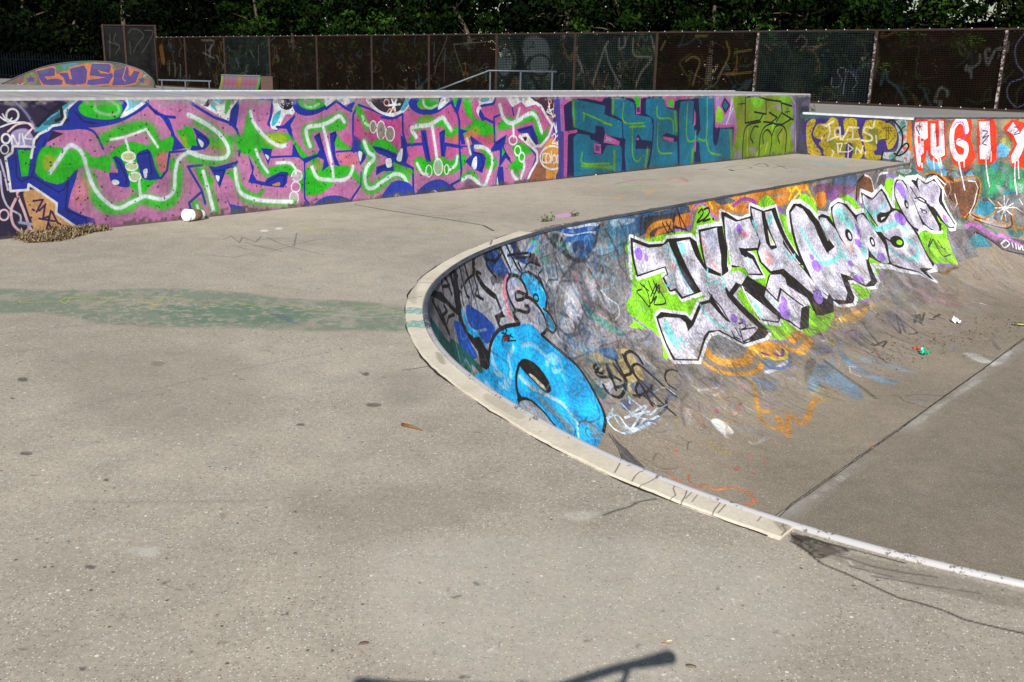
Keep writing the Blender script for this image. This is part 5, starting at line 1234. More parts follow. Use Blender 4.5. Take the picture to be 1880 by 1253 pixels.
deck = Canvas(-5.2, 1.6, 12.6, 19.4, 130, map_ground, wear=.25, seed=61)
_dl = DECK_TXT.strip().splitlines()
deck.draw('\n'.join(_dl[:4]), .75)           # the old green strip first, worn through in flakes
nw = vnoise(deck.h, deck.w, 30, 62) * .5 + vnoise(deck.h, deck.w, 7, 63) * .5
deck.al *= np.clip(.78 + (nw - .42) * 3.2, .5, 1)
deck.draw('\n'.join(_dl[:1] + _dl[4:]), .75)
for i in range(620):
    c = np.array([r_.uniform(-4.5, 3.2), 1.7 + 9 * r_.random() ** 1.5])
    deck.stroke(np.array([c, c + r_.normal(0, .008, 2)]), r_.uniform(.004, .013), [(52, 48, 46), (96, 88, 78), (120, 88, 58), (222, 216, 206), (70, 62, 56)][i % 5], r_.uniform(.35, .9))
for i in range(60):
    c = np.array([r_.uniform(-4.5, 4.5), r_.uniform(2, 17)])
    deck.poly(catmull(c + r_.normal(0, .05 + .1 * r_.random(), (6, 2)), True, 4), [(126, 118, 108), (196, 190, 180), (110, 102, 94)][i % 3], r_.uniform(.08, .22), .05)
for i in range(26):
    c = np.array([r_.uniform(-4.5, 3), r_.uniform(2.5, 13)]); a_ = r_.normal(.6, .5); l_ = r_.uniform(.3, 1.4)
    deck.stroke(catmull(np.array([c, c + np.array([cos(a_), sin(a_)]) * l_ * .5 + r_.normal(0, .03, 2), c + np.array([cos(a_), sin(a_)]) * l_]), False, 5), r_.uniform(.012, .03), (112, 106, 100), r_.uniform(.08, .25), .02)
# ------------------------------------------------------------------ node helpers and materials
def lin(c):
    return tuple(((v / 255) / 12.92 if v / 255 <= .04045 else ((v / 255 + .055) / 1.055) ** 2.4) for v in c[:3]) + (1,)

class G:
    def __init__(self, name, rough=.7, metal=0.0):
        self.m = bpy.data.materials.new(name); self.m.use_nodes = True
        self.t = self.m.node_tree
        self.b = self.t.nodes['Principled BSDF']
        self.b.inputs['Roughness'].default_value = rough
        self.b.inputs['Metallic'].default_value = metal
        self.pos = self.n('ShaderNodeNewGeometry').outputs['Position']
    def n(self, ty, **kw):
        o = self.t.nodes.new(ty)
        for k, v in kw.items(): setattr(o, k, v)
        return o
    def l(self, a, b): self.t.links.new(a, b)
    def put(self, sock, v):
        if hasattr(v, 'is_linked') or hasattr(v, 'links'): self.l(v, sock)
        else: sock.default_value = v
    def noise(self, scale, detail=4, rough=.55, vec=None, out='Fac', dist=0):
        o = self.n('ShaderNodeTexNoise'); o.inputs['Scale'].default_value = scale; o.inputs['Detail'].default_value = detail
        o.inputs['Roughness'].default_value = rough; o.inputs['Distortion'].default_value = dist
        self.l(vec or self.pos, o.inputs['Vector']); return o.outputs[out]
    def vor(self, scale, vec=None):
        o = self.n('ShaderNodeTexVoronoi'); o.inputs['Scale'].default_value = scale
        self.l(vec or self.pos, o.inputs['Vector']); return o
    def ramp(self, f, stops, interp='LINEAR'):
        o = self.n('ShaderNodeValToRGB'); r = o.color_ramp; r.interpolation = interp
        while len(r.elements) < len(stops): r.elements.new(.5)
        for e, (p, c) in zip(r.elements, stops):
            e.position = p; e.color = c if isinstance(c, tuple) else (c, c, c, 1)
        self.l(f, o.inputs['Fac']); return o.outputs['Color']
    def mix(self, f, a, b, mode='MIX'):
        o = self.n('ShaderNodeMix', data_type='RGBA', blend_type=mode)
        self.put(o.inputs[0], f); self.put(o.inputs[6], a); self.put(o.inputs[7], b); return o.outputs[2]
    def math(self, op, a, b=0.0):
        o = self.n('ShaderNodeMath', operation=op); self.put(o.inputs[0], a); self.put(o.inputs[1], b); return o.outputs[0]
    def sep(self, v):
        o = self.n('ShaderNodeSeparateXYZ'); self.l(v, o.inputs[0]); return o.outputs
    def sepc(self, v):
        o = self.n('ShaderNodeSeparateColor'); self.l(v, o.inputs[0]); return o.outputs
    def uv(self):
        return self.n('ShaderNodeTexCoord').outputs['UV']
    def img(self, im, ext='CLIP'):
        o = self.n('ShaderNodeTexImage', image=im, extension=ext, interpolation='Linear'); self.l(self.uv(), o.inputs[0]); return o.outputs
    def bump(self, h, strength=.3, dist=.01):
        o = self.n('ShaderNodeBump'); o.inputs['Strength'].default_value = strength; o.inputs['Distance'].default_value = dist
        self.l(h, o.inputs['Height']); self.l(o.outputs[0], self.b.inputs['Normal'])
    def color(self, c): self.put(self.b.inputs['Base Color'], c); return self

def stone(g, base, s1=150, s2=46, keep=.66, amt=.7):
    """small exposed stones in a concrete colour"""
    v = g.vor(s1); c = g.sepc(v.outputs['Color'])
    m = g.math('MULTIPLY', g.math('LESS_THAN', v.outputs['Distance'], .42), g.math('GREATER_THAN', c[0], keep))
    sc = g.ramp(c[1], [(0, lin((70, 66, 62))), (.22, lin((122, 100, 78))), (.5, lin((170, 164, 152))), (.8, lin((216, 208, 194))), (.97, lin((240, 236, 228)))])
    base = g.mix(g.math('MULTIPLY', m, amt), base, sc)
    v = g.vor(s2); c = g.sepc(v.outputs['Color'])
    m = g.math('MULTIPLY', g.math('LESS_THAN', v.outputs['Distance'], .26), g.math('GREATER_THAN', c[0], .95))
    sc = g.ramp(c[1], [(0, lin((62, 58, 56))), (.4, lin((110, 84, 62))), (.6, lin((186, 178, 162))), (.9, lin((236, 230, 220)))])
    return g.mix(g.math('MULTIPLY', m, .8), base, sc)

def concrete(name, a, b, im=None, amt=.72, keep=.66, rough=.85, joint=None):
    g = G(name, rough)
    base = g.mix(g.ramp(g.noise(.45, 6), [(.34, 0.0), (.66, 1.0)]), lin(a), lin(b))
    base = g.mix(1.0, base, g.ramp(g.noise(5, 8, .65), [(.3, .87), (.7, 1.09)]), 'MULTIPLY')
    base = g.mix(1.0, base, g.ramp(g.noise(48, 5, .7), [(.3, .78), (.72, 1.16)]), 'MULTIPLY')
    base = g.mix(1.0, base, g.ramp(g.noise(210, 3, .7), [(.3, .80), (.7, 1.18)]), 'MULTIPLY')
    blot = g.ramp(g.noise(1.7, 3, .5, dist=.6), [(.62, 1.0), (.70, .90)])
    base = g.mix(1.0, base, blot, 'MULTIPLY')
    base = stone(g, base, amt=amt, keep=keep)
    if joint is not None:
        # slab joint across the pit floor: line through two plan points, other slab greyer beyond it
        p, d = joint
        xyz = g.sep(g.pos)
        sd = g.math('SUBTRACT', g.math('MULTIPLY', g.math('SUBTRACT', xyz[0], float(p[0])), float(d[1])), g.math('MULTIPLY', g.math('SUBTRACT', xyz[1], float(p[1])), float(d[0])))
        sd = g.math('ADD', sd, g.math('MULTIPLY', g.math('SUBTRACT', g.noise(3, 5), .5), .07))
        other = g.math('MULTIPLY', g.math('GREATER_THAN', sd, 0.0), g.math('LESS_THAN', xyz[2], -R + .05))
        base = g.mix(g.math('MULTIPLY', other, .55), base, g.mix(1.0, base, lin((226, 227, 230)), 'MULTIPLY'))
        grey_halo = g.math('MULTIPLY', other, g.math('MULTIPLY', g.ramp(sd, [(0.0, 1.0), (.22, 0.0)]), g.ramp(g.noise(1.2, 4), [(.4, 0.0), (.6, .5)])))  # patchy pale grey concrete along the far side of the joint
        base = g.mix(grey_halo, base, lin((176, 172, 166)))
        ln_ = g.math('MULTIPLY', g.math('LESS_THAN', g.math('ABSOLUTE', sd), g.math('MULTIPLY', g.noise(7, 4), .012)), g.math('LESS_THAN', xyz[2], -R + .05))
        base = g.mix(g.math('MULTIPLY', ln_, .85), base, lin((62, 58, 54)))
    if im is not None:
        o = g.img(im)
        base = g.mix(g.math('MULTIPLY', o['Alpha'], .97), base, g.mix(.02, o['Color'], base))
    g.color(base); g.b.inputs['Specular IOR Level'].default_value = .18
    g.bump(g.noise(160, 3, .7), .25, .004)
    return g.m

def painted(name, im, rough=.6):
    g = G(name, rough)
    o = g.img(im, 'EXTEND')
    c = g.mix(1.0, o['Color'], g.ramp(g.noise(30, 6, .7), [(.3, .88), (.7, 1.08)]), 'MULTIPLY')
    g.color(c); g.bump(g.noise(70, 5, .7), .3, .006)
    return g.m

def plain(name, c, rough=.6, metal=0.0, var=.2, scale=14, bump=0):
    g = G(name, rough, metal)
    g.color(g.mix(1.0, lin(c), g.ramp(g.noise(scale, 6, .65), [(.3, 1 - var), (.7, 1 + var)]), 'MULTIPLY'))
    if bump: g.bump(g.noise(scale * 3, 4), bump, .005)
    return g.m

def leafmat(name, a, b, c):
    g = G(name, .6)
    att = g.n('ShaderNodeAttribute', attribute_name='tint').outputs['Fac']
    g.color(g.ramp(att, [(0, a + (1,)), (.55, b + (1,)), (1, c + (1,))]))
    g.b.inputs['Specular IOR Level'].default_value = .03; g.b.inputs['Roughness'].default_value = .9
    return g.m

M = {}
M['deck'] = concrete('deck_concrete', (183, 173, 157), (161, 152, 138), deck.image('deck_marks'))
M['plain_conc'] = concrete('platform_concrete', (150, 146, 142), (136, 132, 128), amt=.5)
_j0, _j1 = gp(1880, 625, -R)[:2], gp(1500, 893, -R)[:2]
M['bowl'] = concrete('bowl_concrete', (150, 139, 122), (130, 120, 106), bowl.image('bowl_paint', .9), amt=.7, joint=(_j0, (_j0 - _j1) / np.linalg.norm(_j0 - _j1)))
M['floor'] = concrete('bowl_floor_concrete', (134, 129, 124), (122, 117, 113), None, amt=.6)
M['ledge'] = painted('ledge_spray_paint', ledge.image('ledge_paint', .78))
M['yel'] = painted('platform_spray_paint', yel.image('platform_paint', .62))
g = G('ledge_top_concrete', .75)
mp = g.n('ShaderNodeMapping'); mp.inputs['Rotation'].default_value = (0, 0, -(pi / 2 - WA)); g.l(g.pos, mp.inputs[0])
mp.vector_type = 'TEXTURE'
sx = g.n('ShaderNodeVectorMath', operation='MULTIPLY'); g.l(mp.outputs[0], sx.inputs[0]); sx.inputs[1].default_value = (.5, 4, 1)
b_ = g.mix(g.ramp(g.noise(2.2, 7, .7, sx.outputs[0]), [(.35, 0.0), (.65, 1.0)]), lin((172, 168, 168)), lin((140, 134, 132)))
b_ = g.mix(g.ramp(g.noise(1.1, 4, .6, sx.outputs[0]), [(.56, 0.0), (.64, .55)]), b_, lin((142, 134, 178)))
b_ = g.mix(g.ramp(g.noise(.9, 4, .6, g.pos), [(.60, 0.0), (.66, .6)]), b_, lin((120, 168, 176)))
b_ = g.mix(g.ramp(g.noise(1.3, 4, .6, g.pos), [(.64, 0.0), (.70, .6)]), b_, lin((186, 150, 130)))
g.color(b_); g.bump(g.noise(60, 4), .3, .005); M['ledge_top'] = g.m
M['edge_metal'] = plain('worn_steel_edge', (214, 222, 230), .4, .15, .25, 9)
M['cream'] = None
g = G('cream_edging_concrete', .85)
b_ = g.mix(g.ramp(g.noise(3, 6, .6), [(.35, 0.0), (.65, 1.0)]), lin((224, 213, 193)), lin((204, 193, 172)))
b_ = g.mix(1.0, b_, g.ramp(g.noise(60, 5, .7), [(.25, .82), (.7, 1.06)]), 'MULTIPLY')
b_ = g.mix(g.ramp(g.noise(22, 4, .6), [(.66, 0.0), (.72, .5)]), b_, lin((150, 140, 124)))
# two bands of green paint cross it
pz = gp(765, 573); d1 = g.math('ABSOLUTE', g.math('SUBTRACT', g.sep(g.pos)[1], float(pz[1])))
pz2 = gp(765, 598); d2 = g.math('ABSOLUTE', g.math('SUBTRACT', g.sep(g.pos)[1], float(pz2[1])))
near_l = g.math('LESS_THAN', g.sep(g.pos)[0], 0.0)
wob = g.math('MULTIPLY', g.noise(18, 3), .22)
mk = g.math('MAXIMUM', g.math('LESS_THAN', g.math('ADD', d1, wob), .20), g.math('LESS_THAN', g.math('ADD', d2, wob), .20))
mk = g.math('MULTIPLY', mk, g.math('GREATER_THAN', g.noise(40, 4, .7), .44))
b_ = g.mix(g.math('MULTIPLY', g.math('MULTIPLY', mk, near_l), .8), b_, lin((92, 160, 152)))
g.bump(g.noise(90, 4, .7), .35, .005); M['cream_g'] = g; M['cream_col'] = b_
g = G('coping_pipe_steel', .35)
u = g.sep(g.uv())[0]
nz_ = g.noise(6, 6, .7)
sp = s_ground((800, 633))
wm = g.math('LESS_THAN', g.math('ADD', u, g.math('MULTIPLY', g.math('SUBTRACT', nz_, .5), 3.0)), float(sp + .4))
wear = g.math('GREATER_THAN', g.math('ADD', g.math('MULTIPLY', g.noise(9, 6, .75), .6), g.math('MULTIPLY', g.noise(60, 4, .7), .4)), .555)
white = g.mix(wear, lin((180, 177, 178)), lin((116, 110, 106)))
steel = g.mix(g.ramp(nz_, [(.35, 0.0), (.65, 1.0)]), lin((120, 128, 140)), lin((84, 88, 98)))
g.color(g.mix(wm, steel, white)); g.l(g.math('MULTIPLY', g.math('SUBTRACT', 1.0, wm), .65), g.b.inputs['Metallic'])
g.bump(g.noise(120, 3), .1, .002); M['pipe'] = g.m
M['far_steel'] = plain('galvanised_rail_steel', (84, 92, 100), .5, .4, .25)
M['rust'] = plain('rusty_post_steel', (46, 30, 24), .85, .1, .5, 8)
M['trunk'] = plain('dark_bark', (70, 60, 48), .9, 0, .4, 5)
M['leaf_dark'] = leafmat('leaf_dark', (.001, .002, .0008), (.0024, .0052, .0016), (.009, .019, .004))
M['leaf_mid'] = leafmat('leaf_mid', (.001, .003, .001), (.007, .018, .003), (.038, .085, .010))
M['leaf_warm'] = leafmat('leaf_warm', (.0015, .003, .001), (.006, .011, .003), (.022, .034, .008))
M['weed'] = leafmat('weed_green', (.02, .05, .01), (.06, .12, .02), (.14, .18, .05))
M['dry'] = leafmat('dry_leaf', (.07, .05, .025), (.22, .16, .09), (.42, .33, .21))
M['palisade'] = plain('blue_grey_palisade', (10, 15, 20), .9, 0, .3); M['palisade'].node_tree.nodes['Principled BSDF'].inputs['Specular IOR Level'].default_value = .02

# ------------------------------------------------------------------ mesh helpers
def mesh_obj(name, V, F, mat=None, parent=None, uvs=None, smooth=False, mats=None, midx=None):
    me = bpy.data.meshes.new(name)
    me.from_pydata([tuple(map(float, v)) for v in V], [], [tuple(map(int, f)) for f in F])
    if uvs is not None:
        ul = me.uv_layers.new(name='UVMap')
        ul.data.foreach_set('uv', np.asarray(uvs, np.float32).ravel())
    for m in (mats or ([mat] if mat else [])):
        me.materials.append(m)
    if midx is not None:
        me.polygons.foreach_set('material_index', midx)
    if smooth:
        me.polygons.foreach_set('use_smooth', [True] * len(me.polygons))
    me.update()
    o = bpy.data.objects.new(name, me); COL.objects.link(o)
    if parent: o.parent = parent
    return o

def tag(o, label=None, cat=None, group=None, kind=None):
    if label: o['label'] = label
    if cat: o['category'] = cat
    if group: o['group'] = group
    if kind: o['kind'] = kind
    return o

def empty(name, loc):
    o = bpy.data.objects.new(name, None); COL.objects.link(o); o.location = loc; o.empty_display_size = .2
    return o

class MB:
    def __init__(self): self.v = []; self.f = []
    def add(self, V, F):
        n = len(self.v); self.v += [tuple(v) for v in V]; self.f += [tuple(i + n for i in f) for f in F]
    def box(self, c, s, rz=0.0, bev=0.0):
        bm = bmesh.new(); bmesh.ops.create_cube(bm, size=1)
        for v in bm.verts: v.co = Vector((v.co.x * s[0], v.co.y * s[1], v.co.z * s[2]))
        if bev: bmesh.ops.bevel(bm, geom=bm.edges[:], offset=bev, segments=2, affect='EDGES', profile=.5)
        ca, sa = cos(rz), sin(rz)
        bm.verts.index_update()
        self.add([(c[0] + v.co.x * ca - v.co.y * sa, c[1] + v.co.x * sa + v.co.y * ca, c[2] + v.co.z) for v in bm.verts], [[v.index for v in f.verts] for f in bm.faces])
        bm.free()
    def tube(self, P, r, n=10, cap=True):
        P = np.asarray(P, float); rr = np.broadcast_to(np.asarray(r, float), (len(P),))
        T = np.gradient(P, axis=0); T /= np.linalg.norm(T, axis=1)[:, None]
        ref = np.array([0, 0, 1.0]) if abs(T[:, 2]).mean() < .8 else np.array([1.0, 0, 0])
        V = []; F = []
        for i in range(len(P)):
            a = np.cross(T[i], ref); a /= np.linalg.norm(a); b = np.cross(a, T[i])
            for k in range(n):
                th = 2 * pi * k / n
                V.append(P[i] + rr[i] * (cos(th) * a + sin(th) * b))
        for i in range(len(P) - 1):
            for k in range(n):
                F.append((i * n + k, i * n + (k + 1) % n, (i + 1) * n + (k + 1) % n, (i + 1) * n + k))
        if cap:
            F.append(tuple(range(n))[::-1]); F.append(tuple((len(P) - 1) * n + k for k in range(n)))
        self.add(V, F)
    def build(self, name, mat, parent=None, smooth=False, off=(0, 0, 0)):
        o = mesh_obj(name, np.asarray(self.v) - np.asarray(off), self.f, mat, parent, smooth=smooth)
        bm = bmesh.new(); bm.from_mesh(o.data); bmesh.ops.recalc_face_normals(bm, faces=bm.faces); bm.to_mesh(o.data); bm.free()
        return o

def prism(poly, z0, z1):
    n = len(poly)
    V = [(p[0], p[1], z0) for p in poly] + [(p[0], p[1], z1) for p in poly]
    F = [tuple(range(n))[::-1], tuple(range(n, 2 * n))] + [(i, (i + 1) % n, n + (i + 1) % n, n + i) for i in range(n)]
    return V, F

def leaves(name, centers, size, tint, mat, parent, aspect=.55, up=.5, seed=0):
    """many folded leaves, two triangles each side of the midrib"""
    r = np.random.default_rng(seed); n = len(centers)
    d = r.normal(size=(n, 3)); d[:, 2] -= .25; d /= np.linalg.norm(d, axis=1)[:, None]
    nn = r.normal(size=(n, 3)); nn[:, 2] += up; nn -= (nn * d).sum(1)[:, None] * d; nn /= np.linalg.norm(nn, axis=1)[:, None]
    s = np.cross(d, nn)
    L = (size * r.uniform(.6, 1.3, n))[:, None]; W = L * aspect / 2
    V = np.stack([centers - d * L / 2, centers + s * W + nn * W * .35, centers + d * L / 2, centers - s * W + nn * W * .35], 1).reshape(-1, 3)
    me = bpy.data.meshes.new(name)
    me.vertices.add(4 * n); me.vertices.foreach_set('co', V.astype(np.float32).ravel())
    idx = np.arange(n)[:, None] * 4 + np.array([[0, 1, 2, 0, 2, 3]])
    me.loops.add(6 * n); me.loops.foreach_set('vertex_index', idx.ravel().astype(np.int32))
    me.polygons.add(2 * n); me.polygons.foreach_set('loop_start', np.arange(0, 6 * n, 3, dtype=np.int32))
    me.update(calc_edges=True); me.validate()
    at = me.attributes.new('tint', 'FLOAT', 'POINT')
    at.data.foreach_set('value', np.repeat(np.clip(tint, 0, 1), 4).astype(np.float32))
    me.materials.append(mat)
    o = bpy.data.objects.new(name, me); COL.objects.link(o)
    if parent: o.parent = parent
    return o
# ------------------------------------------------------------------ ground and bowl
OUT = [(-320, -120), (320, -120), (320, 420), (-320, 420)]
poly = [Vector((x, y, 0)) for x, y in OUT]
lp = [Vector((p[0], p[1], 0)) for p in LOOP]
tri = tessellate_polygon([poly, lp])
allv = poly + lp
tri = [t if ((allv[t[1]] - allv[t[0]]).cross(allv[t[2]] - allv[t[0]])).z > 0 else (t[0], t[2], t[1]) for t in tri]
uv = [((allv[i].x - deck.u0) / deck.wid, (allv[i].y - deck.v0) / deck.hei) for t in tri for i in t]
ground = mesh_obj('ground', allv, tri, M['deck'], uvs=uv); tag(ground, 'weathered pale concrete deck with green paint strip and cracks', 'ground', kind='structure')

NT = 26
th = np.linspace(0, pi / 2, NT)
kk = 25
SINW = sum(np.roll(INW, k, 0) for k in range(-(kk // 2), kk // 2 + 1))
SINW /= np.linalg.norm(SINW, axis=1)[:, None]
def bowl_pts(i):
    p, n = LOOP[i % LN], SINW[i % LN]
    return [(p[0] + n[0] * R * (1 - cos(t)), p[1] + n[1] * R * (1 - cos(t)), -R * sin(t)) for t in th]
V = []; F = []; UVS = []
for i in range(LN): V += bowl_pts(i)
def cuv(s, a): return ((s - bowl.u0) / bowl.wid, (-a - bowl.v0) / bowl.hei)
for i in range(LN):
    j = (i + 1) % LN
    s0, s1 = LS[i], (LS[j] if j else LTOT)
    for k in range(NT - 1):
        F.append((i * NT + k, i * NT + k + 1, j * NT + k + 1, j * NT + k))
        a0, a1 = R * th[k], R * th[k + 1]
        UVS += [cuv(s0, a0), cuv(s0, a1), cuv(s1, a1), cuv(s1, a0)]
bowl_root = empty('skate_bowl', (LOOP[:, 0].mean(), LOOP[:, 1].mean(), 0))
tag(bowl_root, 'curved concrete skate bowl with silver bubble lettering sprayed along its far slope', 'skate bowl')
off = np.array(bowl_root.location)
slope = mesh_obj('slope', np.array(V) - off, F, M['bowl'], bowl_root, UVS, True)
foot = [Vector((V[i * NT + NT - 1][0], V[i * NT + NT - 1][1], -R)) for i in range(LN)]
# floor: rings from the foot to the middle, carrying the same paint map
cen = sum(foot, Vector()) / LN
rings = [0, .05, .12, .22, .36, .55, .78]
fv = []; ff = []; fu = []
for q in rings:
    fv += [f.lerp(cen, q) for f in foot]
fv.append(cen.copy())
SF, RF = s_rho([(v.x, v.y) for v in fv])
fuv = [cuv(s, R * pi / 2 + (max(r, R) - R)) for s, r in zip(SF, RF)]
for q in range(len(rings) - 1):
    for i in range(LN):
        j = (i + 1) % LN
        ff.append((q * LN + i, (q + 1) * LN + i, (q + 1) * LN + j, q * LN + j))
for i in range(LN):
    ff.append(((len(rings) - 1) * LN + i, len(fv) - 1, (len(rings) - 1) * LN + (i + 1) % LN))
mapped = []
for f in ff:
    u = [fuv[i] for i in f]
    bad = max(a[0] for a in u) - min(a[0] for a in u) > .08
    fu += [(9, 9)] * len(f) if bad else u
    mapped.append(0)
floor = mesh_obj('bowl_floor', np.array([tuple(v) for v in fv]) - off, ff, M['bowl'], bowl_root, fu, True)
# upright wall of the deep end, above deck level
V = []; F = []; UVS = []
ids = list(range(iC, iE + 1))
ZS = np.linspace(PH - .012, 0, 6)
for i in ids:
    for z in ZS: V.append((LOOP[i][0], LOOP[i][1], z))
for a in range(len(ids) - 1):
    for k in range(5):
        F.append((a * 6 + k, a * 6 + k + 1, (a + 1) * 6 + k + 1, (a + 1) * 6 + k))
        s0, s1 = LS[ids[a]], LS[ids[a + 1]]
        UVS += [cuv(s0, -ZS[k]), cuv(s0, -ZS[k + 1]), cuv(s1, -ZS[k + 1]), cuv(s1, -ZS[k])]
deepw = mesh_obj('deep_end_wall', np.array(V) - off, F, M['bowl'], bowl_root, UVS, True)
deepw['label'] = 'upright wall with white letters outlined in red'
def pipe(name, idx, z, r, closed, shift=0.0):
    V = []; F = []; UVS = []; n = 12; m = len(idx)
    for i in idx:
        p, q = LOOP[i % LN], INW[i % LN]
        for k in range(n):
            t = 2 * pi * k / n
            V.append((p[0] + q[0] * (shift + r * cos(t)), p[1] + q[1] * (shift + r * cos(t)), z + r * sin(t)))
    for a in range(m if closed else m - 1):
        b = (a + 1) % m
        for k in range(n):
            F.append((a * n + k, b * n + k, b * n + (k + 1) % n, a * n + (k + 1) % n))
            s0 = LS[idx[a] % LN]; s1 = LS[idx[b] % LN]
            if s1 < s0: s1 = s0
            UVS += [(s0, 0), (s1, 0), (s1, 1), (s0, 1)]
    return mesh_obj(name, np.array(V) - off, F, M['pipe'], bowl_root, UVS, True)
pipe('coping_pipe', list(range(iE, LN)) + list(range(0, iC + 1)), .0, .0165, False)
pipe('coping_pipe', ids, PH + .0, .0165, False)
# cream edging round the near and left rim, broken into pieces with open cracks
s_cream0 = s_ground((1455, 972)); s_cream1 = s_ground((968, 428))
r_ = np.random.default_rng(17)
def at_s(s):
    i = int(np.searchsorted(LS, s) - 1) % LN
    t = (s - LS[i]) / seg_l[i]
    p = LOOP[i] + seg_d[i] * t; q = INW[i] * (1 - t) + INW[(i + 1) % LN] * t
    return p, q / np.linalg.norm(q)
jag = np.cumsum(r_.normal(0, .0012, 4000)); jag -= np.convolve(jag, np.ones(60) / 60, 'same')
def map_edge(P):
    S, RHO = s_rho(map_ground(P)); return np.c_[S, RHO]
edge_c = Canvas(s_cream0 - .05, -.26, s_cream1 - s_cream0 + .1, .28, 300, map_edge, wear=.15, seed=91)
edge_c.draw(EDGE_TXT)
n = int((s_cream1 - s_cream0) / .02)
SS = np.linspace(s_cream0, s_cream1, n)
def cream_w(s): return .130 + .05 * np.clip((s - s_cream1 + 1.2) / 1.2, 0, 1) + jag[int(s * 60) % 4000]
rows = []
for s in SS:
    p, q = at_s(s); wd_ = cream_w(s)
    rows.append([(*(p - q * r), z, r) for r, z in ((.018, -.03), (.018, .006), (.022, .010), (wd_ - .012, .009), (wd_, .003), (wd_, -.03))])
V = [x[:3] for row in rows for x in row]; F = []; UVS = []
for i in range(n - 1):
    for k in range(5):
        F.append((i * 6 + k, (i + 1) * 6 + k, (i + 1) * 6 + k + 1, i * 6 + k + 1))
        UVS += [((SS[a] - edge_c.u0) / edge_c.wid, (-rows[a][b][3] - edge_c.v0) / edge_c.hei) for a, b in ((i, k), (i + 1, k), (i + 1, k + 1), (i, k + 1))]
for i in (0, n - 1):
    F.append(tuple(i * 6 + k for k in range(6))); UVS += [(9, 9)] * 6
g = M['cream_g']; eo = g.img(edge_c.image('edging_cracks'))
g.color(g.mix(eo['Alpha'], M['cream_col'], eo['Color']))
o = mesh_obj('edging_strip', np.array(V) - off, F, g.m, bowl_root, UVS)
bm = bmesh.new(); bm.from_mesh(o.data); bmesh.ops.recalc_face_normals(bm, faces=bm.faces); bm.to_mesh(o.data); bm.free()
# open joint along the outer side of the edging
gap = G('open_joint_dirt', .95).color(lin((40, 36, 30))).m
MBg = MB()
pts = []
for s in SS[2:]:
    p, q = at_s(s); wdt = cream_w(s)
    w2 = max(.0006, .001 + .014 * max(0, sin(s * 5.1) * sin(s * 2.3 + 1)) + .004 * sin(s * 13) + .003 * r_.random())
    pts.append(((*(p - q * (wdt - .006)), .0035), (*(p - q * (wdt + w2)), .0035)))
V = [p for ab in pts for p in ab]
mesh_obj('open_joint', np.array(V) - off, [(2 * i, 2 * i + 1, 2 * i + 3, 2 * i + 2) for i in range(len(pts) - 1)], gap, bowl_root)
# rough broken lip along the far side
pts = []
s_f0 = s_cream1 + .03
for s in np.arange(s_f0, S_C - .1, .03):
    p, q = at_s(s)
    w = max(.02, .05 + .05 * np.clip(1.6 - (s - s_f0), 0, 1.2) + .02 * sin(s * 7) + .012 * r_.normal())
    pts.append(((*(p - q * .026), .004), (*(p - q * (w)), .004)))
V = [p for ab in pts for p in ab]
g = G('crumbled_lip_dirt', .95)
g.color(g.ramp(g.noise(24, 6, .75), [(.3, lin((56, 50, 46))), (.5, lin((112, 100, 86))), (.7, lin((206, 198, 186)))]))
mesh_obj('crumbled_lip', np.array(V) - off, [(2 * i, 2 * i + 1, 2 * i + 3, 2 * i + 2) for i in range(len(pts) - 1)], g.m, bowl_root)

# ------------------------------------------------------------------ long graffiti ledge
DEP = 1.7
def lw(u, d, z): p = WALL0 + E2 * u - N2 * d; return (p[0], p[1], z)
root = empty('graffiti_ledge', lw(LEND / 2, 0, 0)); tag(root, 'long low concrete ledge sprayed with pink and green lettering outlined in blue', 'ledge')
off = np.array(root.location)
zt = LH; bv = .025
prof = [(0, -.02), (0, zt - bv), (bv * .3, zt - bv * .3), (bv, zt), (DEP - .02, zt), (DEP, zt - .02), (DEP, -.02)]
us = np.linspace(0, LEND, 40)
V = []; F = []; UVS = []; MI = []
for u_ in us:
    for d, z in prof: V.append(lw(u_, d, z))
n = len(prof)
for a in range(len(us) - 1):
    for k in range(n - 1):
        F.append((a * n + k, (a + 1) * n + k, (a + 1) * n + k + 1, a * n + k + 1))
        for (uu, kk) in ((us[a], k), (us[a + 1], k), (us[a + 1], k + 1), (us[a], k + 1)):
            UVS.append((uu / ledge.wid, min(prof[kk][1], LH - .01) / LH))
        MI.append(0 if k == 0 else 1)
F.append(tuple(range(n))[::-1]); UVS += [(.2, .5)] * n; MI.append(1)
F.append(tuple((len(us) - 1) * n + k for k in range(n))); UVS += [(.2, .5)] * n; MI.append(1)
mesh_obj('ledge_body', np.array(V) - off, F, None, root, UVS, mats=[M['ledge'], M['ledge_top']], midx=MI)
mb = MB()
V, F = prism([lw(0, DEP + .002, 0)[:2], lw(LEND, DEP + .002, 0)[:2], lw(LEND, DEP + .045, 0)[:2], lw(0, DEP + .045, 0)[:2]], zt - .04, zt + .012)
mb.add(V, F); mb.build('steel_edge', M['edge_metal'], root, off=off)

# ------------------------------------------------------------------ fence line, raised platform, rear deck
fA = gp(1485, 190, PH)[:2]; fB = gp(1880, 207, PH)[:2]
FD = (fB - fA) / np.linalg.norm(fB - fA); FN = np.array([-FD[1], FD[0]])      # FN points away from the viewer
if FN[1] < 0: FN = -FN
FZ = 2.72
def f_at(px):
    """plan point of the fence under a traced column"""
    v = rays([[px, 90]])[0]
    t = ((fA) @ FN) / (v[:2] @ FN)
    return v[:2] * t
